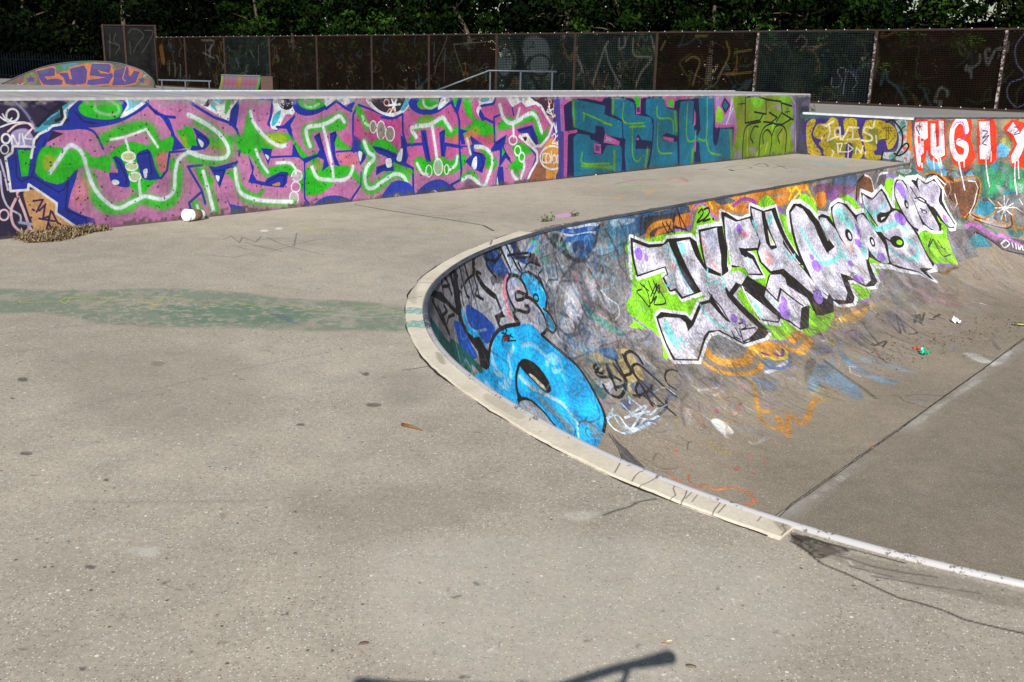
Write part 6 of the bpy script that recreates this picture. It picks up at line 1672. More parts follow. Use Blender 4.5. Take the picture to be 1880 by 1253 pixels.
# intersection of the ledge end line with the fence
e0 = np.array(lw(LEND, 0, 0)[:2])
def cross_f(p, d):
    t = ((fA - p) @ FN) / (d @ FN); return p + d * t
pl_left = f_at(1300)
pl_right = cross_f(LOOP[iE] + np.array([.9, .9]), np.array([.7, .7]))
plat_poly = [K0 + YD * .004, C0] + [LOOP[i] for i in ids[1:]] + [LOOP[iE] + np.array([.9, .9]), pl_right + FN * .6, pl_left + FN * .6]
root = empty('raised_platform', (C0[0], C0[1], 0)); tag(root, 'raised concrete platform with yellow and purple sprayed front wall', 'platform')
off = np.array(root.location)
tri = tessellate_polygon([[Vector((p[0], p[1], 0)) for p in plat_poly]])
PV = [Vector((p[0], p[1], PH)) for p in plat_poly]
tri = [t if ((PV[t[1]] - PV[t[0]]).cross(PV[t[2]] - PV[t[0]])).z > 0 else (t[0], t[2], t[1]) for t in tri]
n = len(PV)
V = [tuple(v) for v in PV] + [(v.x, v.y, -.02) for v in PV]
F = list(tri) + [(i, n + i, n + (i + 1) % n, (i + 1) % n) for i in range(n) if not (0 <= i <= len(ids) - 1)]
mesh_obj('platform_slab', np.array(V) - off, F, M['plain_conc'], root)
V = [(*K0, 0 - .02), (*C0, -.02), (*C0, PH - .002), (*K0, PH - .002)]
mesh_obj('front_wall', np.array(V) - off, [(0, 1, 2, 3)], M['yel'], root, [(.05 / yel.wid, 0), (1 - .05 / yel.wid, 0), (1 - .05 / yel.wid, 1), (.05 / yel.wid, 1)])
mb = MB()
V, F = prism([K0 + YD * .06 - YN * -.012, C0 - YD * .03 + YN * .012, C0 - YD * .03 - YN * .06, K0 + YD * .06 - YN * .06], PH - .035, PH + .006)
mb.add(V, F); mb.build('steel_edge', M['edge_metal'], root, off=off)

RZ = .28
rear = [np.array(lw(-60, 6.5, 0)[:2]), np.array(lw(LEND - 4, 6.5, 0)[:2]), f_at(1240) + FN * 1.0, f_at(100) + FN * 1.0, np.array([-60, 75.0])]
V, F = prism(rear, -.02, RZ)
o = mesh_obj('paved_ground', V, F, M['plain_conc']); tag(o, 'grey concrete deck at the back with small ramps on it', 'ground', kind='structure')
bm = bmesh.new(); bm.from_mesh(o.data); bmesh.ops.recalc_face_normals(bm, faces=bm.faces); bm.to_mesh(o.data); bm.free()

# mesh fence
pA = f_at(286)
fence_c = Canvas(0, 0, float(np.linalg.norm(f_at(2300) - pA)) + 1, 3.0, 42, lambda P: map_plane(P, pA, FD, -FN), wear=.3, seed=71)
rr_ = np.random.default_rng(29)
for i in range(260):
    c = np.array([rr_.uniform(0, fence_c.wid), rr_.uniform(.4, 2.5)])
    pts = c + np.cumsum(rr_.normal(0, .16, (7, 2)) * [1, 1.2], 0)
    fence_c.stroke(catmull(pts, False, 5), rr_.uniform(.02, .07), [(110, 116, 116), (84, 78, 58), (60, 84, 96), (120, 90, 54), (52, 66, 44)][i % 5], rr_.uniform(.12, .4), .05, .7)
fence_c.draw(FENCE_TXT)
r_ = np.random.default_rng(23)
fim = FIM = fence_c.image('fence_paint')
def fencemat(name, base, dens, hz, fim=fim):
    g = G(name, .95); g.b.inputs['Specular IOR Level'].default_value = .04
    c = g.mix(g.ramp(g.noise(1.4, 6, .7), [(.35, 0.0), (.65, 1.0)]), lin(base), lin((base[0] * .55, base[1] * .55, base[2] * .6)))
    o = g.img(fim)
    c = g.mix(g.math('MULTIPLY', o['Alpha'], .8), c, o['Color'])
    g.color(c)
    uvs = g.sep(g.uv())
    fz = g.math('FRACT', g.math('MULTIPLY', uvs[1], 3.0 / hz)); fu = g.math('FRACT', g.math('MULTIPLY', uvs[0], (fence_c.wid if fim is FIM else 5.0) / .075))
    a = g.math('MAXIMUM', g.math('LESS_THAN', fz, dens), g.math('LESS_THAN', fu, .22))
    g.l(a, g.b.inputs['Alpha'])
    return g.m
FM = [fencemat('rusty_mesh', (30, 22, 17), .58, .05), fencemat('grey_green_mesh', (34, 40, 40), .42, .055), fencemat('brown_mesh', (26, 19, 13), .66, .05)]
froot = empty('mesh_fence', (*f_at(1200), 0)); tag(froot, 'long rusty welded mesh fence with faded tags behind the skatepark', 'fence')
off = np.array(froot.location)
cols = [286, 340, 412, 495, 582, 683, 788, 912, 1056, 1206, 1391, 1607, 1845, 2110, 2420]
kinds = [0, 0, 1, 0, 2, 2, 0, 1, 1, 2, 1, 2, 2, 1]
P_ = [f_at(c) for c in cols]
def fz0(p):
    return PH if (p - pl_left) @ FD > 0 else RZ
for a in range(len(cols) - 1):
    p, q = P_[a], P_[a + 1]
    ins = .04
    p2, q2 = p + FD * ins, q - FD * ins
    z0 = max(fz0(p), RZ) if a < 10 else PH
    z0 = PH if a >= 10 else RZ
    pts = []
    nu = 2
    V = [(*(p2 - FN * .01), z0 + .04), (*(q2 - FN * .01), z0 + .04), (*(q2 - FN * .01), FZ - .03), (*(p2 - FN * .01), FZ - .03)]
    u0, u1 = (p2 - pA) @ FD, (q2 - pA) @ FD
    UV4 = [(u0 / fence_c.wid, (z0 + .04) / 3), (u1 / fence_c.wid, (z0 + .04) / 3), (u1 / fence_c.wid, (FZ - .03) / 3), (u0 / fence_c.wid, (FZ - .03) / 3)]
    V = V + [(x + FN[0] * .006, y + FN[1] * .006, z) for x, y, z in V]
    F = [(0, 1, 2, 3), (5, 4, 7, 6)]
    mesh_obj('mesh_panel', np.array(V) - off, F, FM[kinds[a]], froot, UV4 + [UV4[1], UV4[0], UV4[3], UV4[2]])
    c = (p + q) / 2; rz = atan2(FD[1], FD[0]); ln = np.linalg.norm(q - p)
    mb = MB(); mb.box((*c, FZ - .015), (ln - .09, .05, .05), rz); top = mb.build('top_rail', M['rust'], froot, off=off)
    mb = MB(); mb.box((*c, z0 + .03), (ln - .09, .05, .06), rz); bot = mb.build('bottom_rail', M['rust'], froot, off=off)
    for k in range(6):
        pp = p + (q - p) * (k + .5 + rr_.normal(0, .05)) / 6 - FN * .03
        for zz, rail in ((FZ + .010, top), (z0 + .06, bot)):
            if rail is bot and a < 9: continue
            mb = MB(); mb.box((*pp, zz), (.022, .02, .022), rz, .004); mb.build('bolt', M['edge_metal'], rail, off=off)
POSTS = []
for a, p in enumerate(P_):
    z0 = PH if a >= 10 else RZ
    mb = MB(); mb.box((*p, (z0 + FZ) / 2), (.08, .08, FZ - z0 - .002), atan2(FD[1], FD[0]), .008); POSTS.append(mb.build('post', M['rust'], froot, off=off))
# paint drips on two posts
g = G('peeling_post_paint', .7)
g.color(g.mix(g.ramp(g.noise(9, 5, .7, dist=1.5), [(.50, 0.0), (.56, 1.0)]), lin((48, 28, 24)), lin((160, 152, 148))))
for a in (10, 11, 12):
    p = P_[a] - FN * .045
    mb = MB(); z0 = PH
    mb.box((*p, (z0 + FZ) / 2), (.06, .008, FZ - z0 - .1), atan2(FD[1], FD[0])); mb.build('paint_strip', g.m, POSTS[a], off=off)

# taller screen at the far left end of the mesh fence
root = empty('tall_mesh_screen', (*at_depth(240, 150, 52)[:2], RZ)); tag(root, 'tall dark mesh screen standing at the left end of the long fence', 'fence')
off = np.array(root.location)
tp = [at_depth(193, 100, 53), at_depth(232, 100, 52.6), at_depth(289, 100, 52)]
ztp = 1.5 + 64 / 1877 * 52.5
td = (tp[2] - tp[0])[:2]; tl = float(np.linalg.norm(td)); td = td / tl
tallc = Canvas(0, 0, tl, 3.6, 60, lambda P: map_plane(P, tp[0][:2], td, np.array([td[1], -td[0]])), wear=.3, seed=72)
tallc.draw(TALL_TXT)
tallmat = fencemat('tall_mesh', (36, 37, 36), .66, .05, tallc.image('tall_screen_paint'))
for a, b in zip(tp[:-1], tp[1:]):
    V = [(a[0], a[1], RZ + .04), (b[0], b[1], RZ + .04), (b[0], b[1], ztp), (a[0], a[1], ztp)]
    V = V + [(x, y + .008, z) for x, y, z in V]
    ua, ub = (a[:2] - tp[0][:2]) @ td / tl, (b[:2] - tp[0][:2]) @ td / tl
    UV4 = [(ua, (RZ + .04) / 3.6), (ub, (RZ + .04) / 3.6), (ub, ztp / 3.6), (ua, ztp / 3.6)]
    mesh_obj('mesh_panel', np.array(V) - off, [(0, 1, 2, 3), (5, 4, 7, 6)], tallmat, root, UV4 + [UV4[1], UV4[0], UV4[3], UV4[2]])
for a in tp:
    mb = MB(); mb.box((a[0], a[1] - .05, (RZ + ztp) / 2 + .03), (.1, .08, ztp - RZ + .06), 0, .008); mb.build('post', M['rust'], root, off=off)
mb = MB(); mb.tube([tp[0] * [1, 1, 0] + [0, -.02, ztp + .02], tp[2] * [1, 1, 0] + [0, -.02, ztp + .02]], .035, 8); mb.build('top_rail', M['rust'], root, off=off)

# palisade fence, far left
root = empty('palisade_fence', (*at_depth(90, 150, 62)[:2], RZ)); tag(root, 'dark blue palisade fence behind the domed ramp at the far left', 'fence')
off = np.array(root.location)
x0, x1 = at_depth(-120, 110, 62)[0], at_depth(200, 110, 62)[0]
xs = np.arange(x0, x1, .17)
pale0 = None
for i, x in enumerate(xs):
    if pale0 is None:
        V, F = prism([(x - .03, 62.2), (x + .03, 62.2), (x + .03, 62.23), (x - .03, 62.23)], 0, 1.72)
        V = list(V) + [(x, 62.215, 1.86)]
        F = [F[0]] + list(F[2:]) + [(4, 5, 8), (5, 6, 8), (6, 7, 8), (7, 4, 8)]
        mb = MB(); mb.add(V, F); pale0 = mb.build('pale', M['palisade'], root, off=off)
    else:
        c = pale0.copy(); COL.objects.link(c); c.location.x = x - xs[0]
for z in (.5, 1.45):
    mb = MB(); mb.box(((x0 + x1) / 2, 62.26, z), (x1 - x0, .05, .06)); mb.build('cross_rail', M['palisade'], root, off=off)

# ------------------------------------------------------------------ ramps and rails at the back
d0 = 47.5
pL, pR = at_depth(2, 157, d0), at_depth(283, 159, d0)
sx = np.array([(pR - pL)[0], (pR - pL)[1]]); rl = np.linalg.norm(sx); sx /= rl
rampc = Canvas(-.1, 0, rl + .2, 1.6, 150, lambda P: map_plane(P, pL[:2], sx, np.array([sx[1], -sx[0]])) - np.array([0, RZ]), base=(100, 86, 80), wear=.1, seed=81)
rampc.draw(RAMP_TXT); rampc.grain(.2)
arc_px = [(2, 156), (20, 147), (45, 136), (75, 125), (105, 118), (135, 114.5), (165, 113), (195, 114), (220, 117), (245, 124), (262, 132), (275, 143), (281, 152), (283, 159)]
arc = map_plane(arc_px, pL[:2], sx, np.array([sx[1], -sx[0]])) - np.array([0, RZ])
arc[0, 1] = arc[-1, 1] = 0; arc = catmull(arc, False, 4); arc[:, 1] = np.maximum(arc[:, 1], 0)
root = empty('domed_ramp', (pL[0] + 3, pL[1], RZ)); tag(root, 'low domed concrete ramp with big purple letters on orange', 'ramp')
off = np.array(root.location)
sy = np.array([-sx[1], sx[0]])
n = len(arc)
V = [(pL[0] + sx[0] * a, pL[1] + sx[1] * a, RZ + z) for a, z in arc] + [(pL[0] + sx[0] * a + sy[0] * .25, pL[1] + sx[1] * a + sy[1] * .25, RZ + z) for a, z in arc]
F = [tuple(range(n))[::-1]] + [(i, i + 1, n + i + 1, n + i) for i in range(n - 1)] + [tuple(range(n, 2 * n))]
UVS = [((arc[i, 0] + .1) / rampc.wid, arc[i, 1] / rampc.hei) for i in range(n)][::-1]
UVS += [(.5, .5)] * (4 * (n - 1) + n)
mesh_obj('ramp_body', np.array(V) - off, F, None, root, UVS, mats=[painted('ramp_spray_paint', rampc.image('ramp_paint', .5)), M['plain_conc']], midx=[0] + [1] * n)
mb = MB(); mb.tube([(pL[0] + sx[0] * a - sy[0] * .01, pL[1] + sx[1] * a - sy[1] * .01, RZ + z + .01) for a, z in arc[::2]], .022, 6); mb.build('edge_trim', M['far_steel'], root, off=off, smooth=True)

a, b = at_depth(291, 148, 44), at_depth(388, 152, 44)
root = empty('grind_rail', ((a[0] + b[0]) / 2, a[1], RZ)); tag(root, 'low flat steel grind rail on three legs beside the domed ramp', 'grind rail')
off = np.array(root.location)
mb = MB(); mb.box(((a[0] + b[0]) / 2, a[1], .72), (b[0] - a[0], .06, .06), 0, .006); mb.build('rail', M['far_steel'], root, off=off)
for px in (297, 340, 384):
    p = at_depth(px, 150, 44); mb = MB(); mb.box((p[0], a[1], (RZ + .69) / 2), (.05, .05, .69 - RZ), 0, .004); mb.build('leg', M['far_steel'], root, off=off)

# small quarter ramp with a pink face
d1 = 42.5
a, b, c = at_depth(406, 141, d1), at_depth(478, 142, d1), at_depth(500, 142, d1)
zt = 1.0
root = empty('quarter_ramp', ((a[0] + b[0]) / 2, a[1], RZ)); tag(root, 'small quarter ramp with pink and lime sprayed face beside the mesh fence', 'ramp')
off = np.array(root.location)
g = G('pink_ramp_paint', .7)
uv_ = g.sep(g.uv())
cc = g.ramp(uv_[1], [(.0, lin((74, 72, 78))), (.38, lin((84, 78, 86))), (.5, lin((108, 46, 66))), (.85, lin((82, 54, 72))), (1, lin((84, 72, 80)))])
cc = g.mix(g.math('GREATER_THAN', uv_[0], .94), cc, lin((36, 110, 18)))
cc = g.mix(g.math('LESS_THAN', uv_[0], .05), cc, lin((84, 100, 22)))
cc = g.mix(g.math('MULTIPLY', g.math('LESS_THAN', g.math('ABSOLUTE', g.math('SUBTRACT', uv_[0], .47)), .06), g.math('GREATER_THAN', uv_[1], .3)), cc, lin((96, 76, 28)))
cc = g.mix(g.math('LESS_THAN', g.math('FRACT', g.math('ADD', g.math('MULTIPLY', uv_[0], 9.0), g.math('MULTIPLY', uv_[1], .3))), .07), cc, lin((50, 44, 52)))
g.color(cc)
w = b[0] - a[0]
prof = [(-.75 * (1 - t) ** 2, (zt - RZ) * t) for t in np.linspace(0, 1, 9)]
V = []; UVS = []; F = []
for y, z in prof: V += [(a[0], a[1] + y, RZ + z), (b[0], a[1] + y, RZ + z)]
for i in range(8):
    F.append((2 * i, 2 * i + 1, 2 * i + 3, 2 * i + 2)); UVS += [(0, i / 8), (1, i / 8), (1, (i + 1) / 8), (0, (i + 1) / 8)]
mesh_obj('face', np.array(V) - off, F, g.m, root, UVS)
mb = MB(); mb.box(((a[0] + c[0]) / 2, a[1] + .62, (RZ + zt) / 2), (c[0] - a[0], 1.2, zt - RZ - .004)); mb.build('ramp_box', plain('dark_ramp_side', (70, 52, 44), .8, 0, .4), root, off=off)
cm = plain('ramp_cheek', (80, 66, 64), .8)
for x in (a[0] + .004, b[0] - .004):
    pv = [(x, a[1] + y, RZ + z) for y, z in prof] + [(x, a[1] + .02, zt), (x, a[1] + .02, RZ)]
    mb = MB(); mb.add(pv, [tuple(range(len(pv)))]); mb.build('cheek', cm, root, off=off)
mb = MB(); mb.tube([(a[0], a[1], zt + .01), (b[0], b[1], zt + .01)], .03, 8); mb.build('coping', M['far_steel'], root, off=off)

# handrail behind the ledge
d2 = 26.0
p0, p1, p2 = at_depth(790, 171, d2), at_depth(897, 130, d2), at_depth(1022, 132, d2)
root = empty('handrail', (p1[0], p1[1], RZ)); tag(root, 'steel handrail with a sloping end rising behind the long ledge', 'handrail')
off = np.array(root.location)
mb = MB(); mb.tube([p0, p0 * .5 + p1 * .5, p1 - [.06, 0, .03], p1, p1 + [.06, 0, 0], p2], .024, 8); mb.build('rail', M['far_steel'], root, off=off, smooth=True)
for px, k in ((900, 130), (956, 131), (1014, 132)):
    p = at_depth(px, k, d2); mb = MB(); mb.tube([(p[0], p[1], 0), (p[0], p[1], p[2] - .02)], .025, 8); mb.build('post', M['far_steel'], root, off=off)
# ------------------------------------------------------------------ vegetation
def tree(name, x, y, zb, h, rx, n, mat, label, seed, size=.17, cat='tree', low=.0, clumps=26, group=None):
    r = np.random.default_rng(seed)
    root = empty(name, (x, y, zb)); tag(root, label, cat, group)
    mb = MB()
    hh = h * .7
    P = np.array([[0, 0, -.05], [r.normal(0, .08), r.normal(0, .08), hh * .35], [r.normal(0, .2), r.normal(0, .2), hh * .7], [r.normal(0, .3), r.normal(0, .3), hh]])
    mb.tube(catmull(P, False, 4), np.linspace(.05 * h ** .7, .015 * h ** .7, 13), 8)
    ctr = []
    for i in range(clumps):
        th, u = r.uniform(0, 2 * pi), r.uniform(0, 1)
        z = h * (low + (1 - low) * r.uniform(.04, .97))
        prof = max(.25, 1 - abs((z / h - .45) / .62) ** 2.2)
        rad = rx * prof * (r.uniform(.35, 1.0))
        ctr.append((rad * cos(th), rad * sin(th), z))
    ctr = np.array(ctr)
    for c in ctr[::3]:
        j = P[min(3, 1 + int(3 * c[2] / h) % 3)]
        mb.tube(np.array([j, j * .5 + c * .5 + [0, 0, .1 * h * .2], c]), [.03, .02, .008], 5)
    o = mb.build('trunk', M['trunk'], root, True)
    k = r.integers(0, clumps, n)
    cs = (rx * .30 + .12) * r.uniform(.6, 1.3, clumps)
    d = r.normal(size=(n, 3)); d /= np.linalg.norm(d, axis=1)[:, None]
    rad = r.random(n) ** .45
    pos = ctr[k] + d * (cs[k] * rad)[:, None] * [1, 1, .75]
    pos[:, 2] = np.maximum(pos[:, 2], .03)
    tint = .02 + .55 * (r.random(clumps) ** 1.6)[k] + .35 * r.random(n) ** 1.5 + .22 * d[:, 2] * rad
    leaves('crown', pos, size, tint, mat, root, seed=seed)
    return root

r_ = np.random.default_rng(101)
LAB = {
 'leaf_dark': ['dark leafy tree', 'shadowy bushy tree', 'dense dark evergreen bush'],
 'leaf_mid': ['fresh green bushy tree', 'leafy green bush', 'bright green sapling thicket'],
 'leaf_warm': ['olive green loose tree', 'yellowish green bush', 'straggly olive bush'],
}
# column in the photograph, distance behind the fence, height, spread, leaf, count
spec = [(-60, 3, 7, 2.6, 'leaf_dark', 5200), (60, 5, 8, 3.0, 'leaf_dark', 6500), (150, 3, 6.6, 2.6, 'leaf_warm', 5000), (235, 6, 8.5, 2.8, 'leaf_dark', 5200),
        (330, 3.4, 6.8, 2.6, 'leaf_mid', 5600), (425, 2.2, 4.9, 2.2, 'leaf_mid', 6000), (520, 2.6, 5.6, 2.3, 'leaf_mid', 6000), (600, 5, 8, 2.6, 'leaf_dark', 5200),
        (675, 2.2, 5.0, 2.1, 'leaf_mid', 6200), (760, 2.2, 5.4, 2.0, 'leaf_mid', 5600), (850, 4.2, 7.4, 2.4, 'leaf_dark', 5600), (945, 3.0, 6.0, 2.0, 'leaf_warm', 5200),
        (1030, 2.2, 5.6, 1.8, 'leaf_mid', 5600), (1120, 3.6, 7.2, 2.1, 'leaf_dark', 5600), (1215, 2.0, 5.2, 1.6, 'leaf_mid', 5600), (1290, 3.0, 6.2, 1.7, 'leaf_dark', 5200),
        (1375, 1.8, 4.6, 1.4, 'leaf_mid', 5200), (1455, 2.6, 5.6, 1.5, 'leaf_dark', 4600), (1535, 1.5, 3.6, 1.2, 'leaf_mid', 4800), (1640, 1.8, 4.2, 1.35, 'leaf_mid', 2600),
        (1720, 2.4, 5.0, 1.35, 'leaf_dark', 2400), (1790, 1.6, 4.2, 1.3, 'leaf_mid', 5000), (1870, 1.8, 5.0, 1.4, 'leaf_warm', 4800), (1980, 2.2, 5.6, 1.7, 'leaf_dark', 4600)]
WHERE = ['out past the left end of the palisade', 'behind the left slope of the domed ramp', 'above the domed ramp crest', 'behind the tall mesh screen',
         'right of the tall mesh screen', 'above the pink quarter ramp', 'second along from the tall screen over the fence top', 'in the gap right of the two leafy bushes',
         'leaning over the fence left of the handrail slope', 'above the foot of the handrail slope', 'behind the sloping handrail', 'above the handrail bend',
         'over the wheel-like black rings on the fence', 'over the second mesh bay right of the handrail', 'over the greyest tagged mesh bay', 'behind the plain brown bay',
         'left of the first peeling white post', 'right of the first peeling white post', 'low over the bay with the looping grey tag', 'over the second peeling white post',
         'where sky shows through, over the widest brown bay', 'over the middle of the widest brown bay', 'above the last peeling white post', 'beyond the right end of the view']
for i, (px, dist, h, rx, lm, n) in enumerate(spec):
    v = rays([[px, 90]])[0][:2]
    if px < 260:
        p = v / v[1] * (63 + dist) if px < 190 else v / v[1] * (55 + dist)
        zb = 0
    else:
        p = f_at(px) + FN * (dist + rx * .45); zb = 0
    sc = np.hypot(*p)
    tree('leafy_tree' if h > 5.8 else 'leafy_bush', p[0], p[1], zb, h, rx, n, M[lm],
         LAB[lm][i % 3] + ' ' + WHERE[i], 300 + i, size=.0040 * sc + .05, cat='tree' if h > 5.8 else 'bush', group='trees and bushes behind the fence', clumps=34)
# far wood closing the view
r = np.random.default_rng(77)
pos = []
for i in range(110000):
    t = r.uniform(-75, 60)
    base = pA + FD * t + FN * (8.5 + r.uniform(0, 4) + 1.2 * sin(t * .9))
    fr = (t + 75) / 135
    top = 8.5 + 1.6 * sin(t * .55) + .8 * sin(t * 1.7)
    if t > 36.3 and t < 42.6: top = 3.0 + .6 * sin(t * 1.3) + .35 * sin(t * 3.7)
    pos.append((base[0], base[1], top * r.random() ** .8))
for i in range(12000):
    pos.append((r.uniform(-46, -20), r.uniform(63.3, 66.5), 3.4 * r.random()))
for i in range(16000):
    t = r.uniform(33, 47); b = pA + FD * t + FN * (3.5 + r.uniform(0, 3))
    pos.append((b[0], b[1], 3.0 * r.random()))
pos = np.array(pos)
o = leaves('distant_woods', pos, .5, .3 * r.random(len(pos)) ** 2, M['leaf_dark'], None, seed=9)
tag(o, 'dark mass of woodland closing the view behind the fence', 'woodland', kind='stuff')
# undergrowth seen through the mesh
pos = []
for i in range(24000):
    t = r.uniform(-2, 48) if i % 2 else r.uniform(31, 48)
    b = pA + FD * t + FN * (.25 + r.random() ** 2 * 1.3)
    pos.append((b[0], b[1], .1 + 2.3 * (r.random() ** 1.4) * (.55 + .45 * sin(t * 1.1) * sin(t * .37 + 1))))
pos = np.array(pos)
o = leaves('undergrowth', pos, .19, .2 + .5 * r.random(len(pos)), M['leaf_mid'], None, seed=12)
tag(o, 'leafy undergrowth pressing against the back of the mesh fence', 'undergrowth', kind='stuff')

# weeds in the joints
def weed(px, py, n, hgt, spread, label, seed, mat='weed', z=0.0, size=.03):
    r = np.random.default_rng(seed); p = gp(px, py, z)
    root = empty('weed', (p[0], p[1], z)); tag(root, label, 'weed', 'weeds in the joints of the concrete')
    mb = MB(); ctr = []
    for i in range(max(4, n // 9)):
        a = r.uniform(0, 2 * pi); l = spread * r.uniform(.3, 1); hh = hgt * r.uniform(.35, 1)
        tip = np.array([l * cos(a) * E2[0] * 1.5 + .2 * l * sin(a), l * cos(a) * E2[1] * 1.5, hh])
        mb.tube(np.array([[0, 0, 0], tip * .5 + [0, 0, .1 * hh], tip]), [.003, .0025, .001], 4)
        for k in range(8): ctr.append(tip * r.uniform(.25, 1.05) + r.normal(0, .012, 3))
    mb.build('stems', M[mat] if mat == 'dry' else M['trunk'], root)
    ctr = np.array(ctr); ctr[:, 2] = np.abs(ctr[:, 2]) + .004
    leaves('foliage', ctr, size, .3 + .6 * r.random(len(ctr)), M[mat], root, seed=seed)
    return root
weed(1008, 407, 54, .075, .09, 'small green weed growing in the crumbled lip above the blue and white patch', 1)
weed(1056, 398, 24, .05, .05, 'tiny dark weed by the pink paint patch on the bowl rim', 2)
weed(1250, 304, 50, .20, .16, 'dark green weed at the foot of the blue lettered wall', 3, size=.05)
weed(1090, 321, 26, .07, .22, 'thin grass tuft at the foot of the blue lettered wall near its left edge', 4, size=.03)
weed(1648, 297, 60, .10, .24, 'mossy clump at the foot of the yellow and purple wall', 5, size=.04)
weed(1497, 205, 40, .12, .3, 'low weed on the platform beside the end of the long ledge', 6, z=PH, size=.05)

# heap of dry leaves against the ledge
r = np.random.default_rng(55)
pos = []
for i in range(2600):
    t = r.random(); x = 20 + 165 * t; 
    c = gp(x, 448 - 24 * t); back = map_plane([[x, 400]], WALL0, E2, N2)[0, 0]
    b = WALL0 + E2 * back
    w = r.random() ** .8
    lim = np.array(b) + N2 * (.03 + w * (.42 - .25 * t) * (.5 + .5 * sin(pi * min(1, t * 1.2 + .1))))
    hz = .075 * (1 - w) * (.35 + .65 * sin(pi * (.15 + .8 * t)) ** 1) * r.random()
    pos.append((lim[0] + r.normal(0, .02), lim[1] + r.normal(0, .02), .008 + hz))
o = leaves('dry_leaves', np.array(pos), .075, r.random(2600) ** 1.3, M['dry'], None, aspect=.16, up=3.0, seed=4)
tag(o, 'heap of dry brown leaves and stalks swept against the ledge', 'leaves', kind='stuff')
# crumbs of debris on the bowl floor
pos = []
for i in range(260):
    px, py = r.uniform(1600, 1880), 0
    py = 655 - (px - 1600) * .22 + r.normal(0, 16)
    s = map_bowl([[px, py]])[0]; p, q = at_s(s[0]); a = -s[1]
    if a < R * pi / 2:
        p3 = (*(p + q * R * (1 - cos(a / R))), -R * sin(a / R) + .012)
    else: p3 = (*(p + q * (R + a - R * pi / 2)), -R + .012)
    pos.append(p3)
o = leaves('floor_litter', np.array(pos), .045, r.random(260) * .7, M['dry'], None, aspect=.4, up=3, seed=14)
tag(o, 'scattered dry leaf crumbs along the foot of the bowl slope', 'leaves', kind='stuff')

# ------------------------------------------------------------------ litter
def on_bowl(px, py, lift=0.0):
    s = map_bowl([[px, py]])[0]; p, q = at_s(s[0]); a = -s[1]
    if a < R * pi / 2: return np.array((*(p + q * R * (1 - cos(a / R))), -R * sin(a / R) + lift))
    return np.array((*(p + q * (R + a - R * pi / 2)), -R + lift))

def lathe(prof, n=28):
    V = []; F = []
    for x, rad in prof:
        for k in range(n): V.append((x, rad * cos(2 * pi * k / n), rad * sin(2 * pi * k / n)))
    for i in range(len(prof) - 1):
        for k in range(n): F.append((i * n + k, i * n + (k + 1) % n, (i + 1) * n + (k + 1) % n, (i + 1) * n + k))
    return V, F
cb = gp(344, 413); 
root = empty('paper_cup', (cb[0], cb[1], .043)); tag(root, 'crumpled white takeaway cup with brown sleeve lying against the ledge', 'cup')
ax = atan2(E2[1], E2[0])
root.location = (*(WALL0 + E2 * map_plane([[346, 405]], WALL0, E2, N2)[0, 0] + N2 * .12), .060); root.rotation_euler = (0, radians(3), ax + .12); root.scale = (1.25, 1.3, 1.3)
wp = plain('white_card', (226, 224, 220), .6, 0, .06, 30); 
V, F = lathe([(-.075, .001), (-.075, .0435), (-.02, .041), (.03, .0375), (.075, .033), (.078, .031), (.078, .001)])
mesh_obj('cup_body', V, F, wp, root, smooth=True)
V, F = lathe([(-.030, .0432), (-.030, .0438), (.028, .0395), (.045, .0375), (.045, .0368)])
SLV = mesh_obj('sleeve', V, F, plain('brown_sleeve', (96, 78, 58), .8, 0, .15, 40), root, smooth=True)
gm = plain('green_emblem', (36, 96, 60), .7, 0, .1, 40)
V, F = lathe([(-.076, .0475), (-.080, .0480), (-.084, .047), (-.086, .044), (-.094, .042), (-.096, .040), (-.0955, .036), (-.090, .034), (-.090, .001)])
LID = mesh_obj('lid', V, F, plain('white_lid', (232, 230, 228), .4, 0, .05, 40), root, smooth=True)
V, F = lathe([(-.096, .012), (-.099, .010), (-.099, .001)], 16)
mesh_obj('sip_tab', np.array(V) + [0, .018, .01], F, wp, LID, smooth=True)
# round green emblem on the sleeve, bent to its curve
V = []; F = []
for k in range(20):
    t = 2 * pi * k / 20; x = .006 + .014 * cos(t); a = -2.2 + .014 * sin(t) / .042
    rad = .0438 - (x + .03) * .075 + .0012
    V.append((x, rad * cos(a), rad * sin(a)))
mesh_obj('emblem', V, [tuple(range(20))], gm, SLV)

def wrapper(px, py, size, mat, name, label, cat, seed, bowl_=True):
    r = np.random.default_rng(seed); p = on_bowl(px, py) if bowl_ else gp(px, py)
    bm = bmesh.new(); bmesh.ops.create_grid(bm, x_segments=6, y_segments=5, size=.5)
    for v in bm.verts:
        v.co = Vector((v.co.x * size[0], v.co.y * size[1], size[2] * abs(r.normal(.5, .45)) * (1.2 - (v.co.x ** 2 + v.co.y ** 2) * 1.4)))
    me = bpy.data.meshes.new(name); bm.to_mesh(me); bm.free(); me.materials.append(mat)
    o = bpy.data.objects.new(name, me); COL.objects.link(o); o.location = p + np.array([0, 0, .006]); o.rotation_euler.z = r.uniform(0, 3)
    tag(o, label, cat); sm = o.modifiers.new('thick', 'SOLIDIFY'); sm.thickness = .003
    return o
wrapper(1697, 651, (.17, .11, .07), plain('green_foil', (0, 168, 120), .3, .1, .15, 20), 'wrapper', 'crumpled green wrapper on the bowl floor', 'litter', 1)
wrapper(1755, 594, (.13, .09, .08), plain('white_paper', (236, 232, 240), .6, 0, .05, 20), 'paper_scrap', 'crumpled white paper scrap at the foot of the bowl slope', 'litter', 2)
wrapper(1682, 642, (.09, .06, .03), plain('red_scrap', (170, 60, 44), .6, 0, .1, 20), 'wrapper', 'small rusty red scrap beside the green wrapper', 'litter', 3)
p = on_bowl(1873, 599)
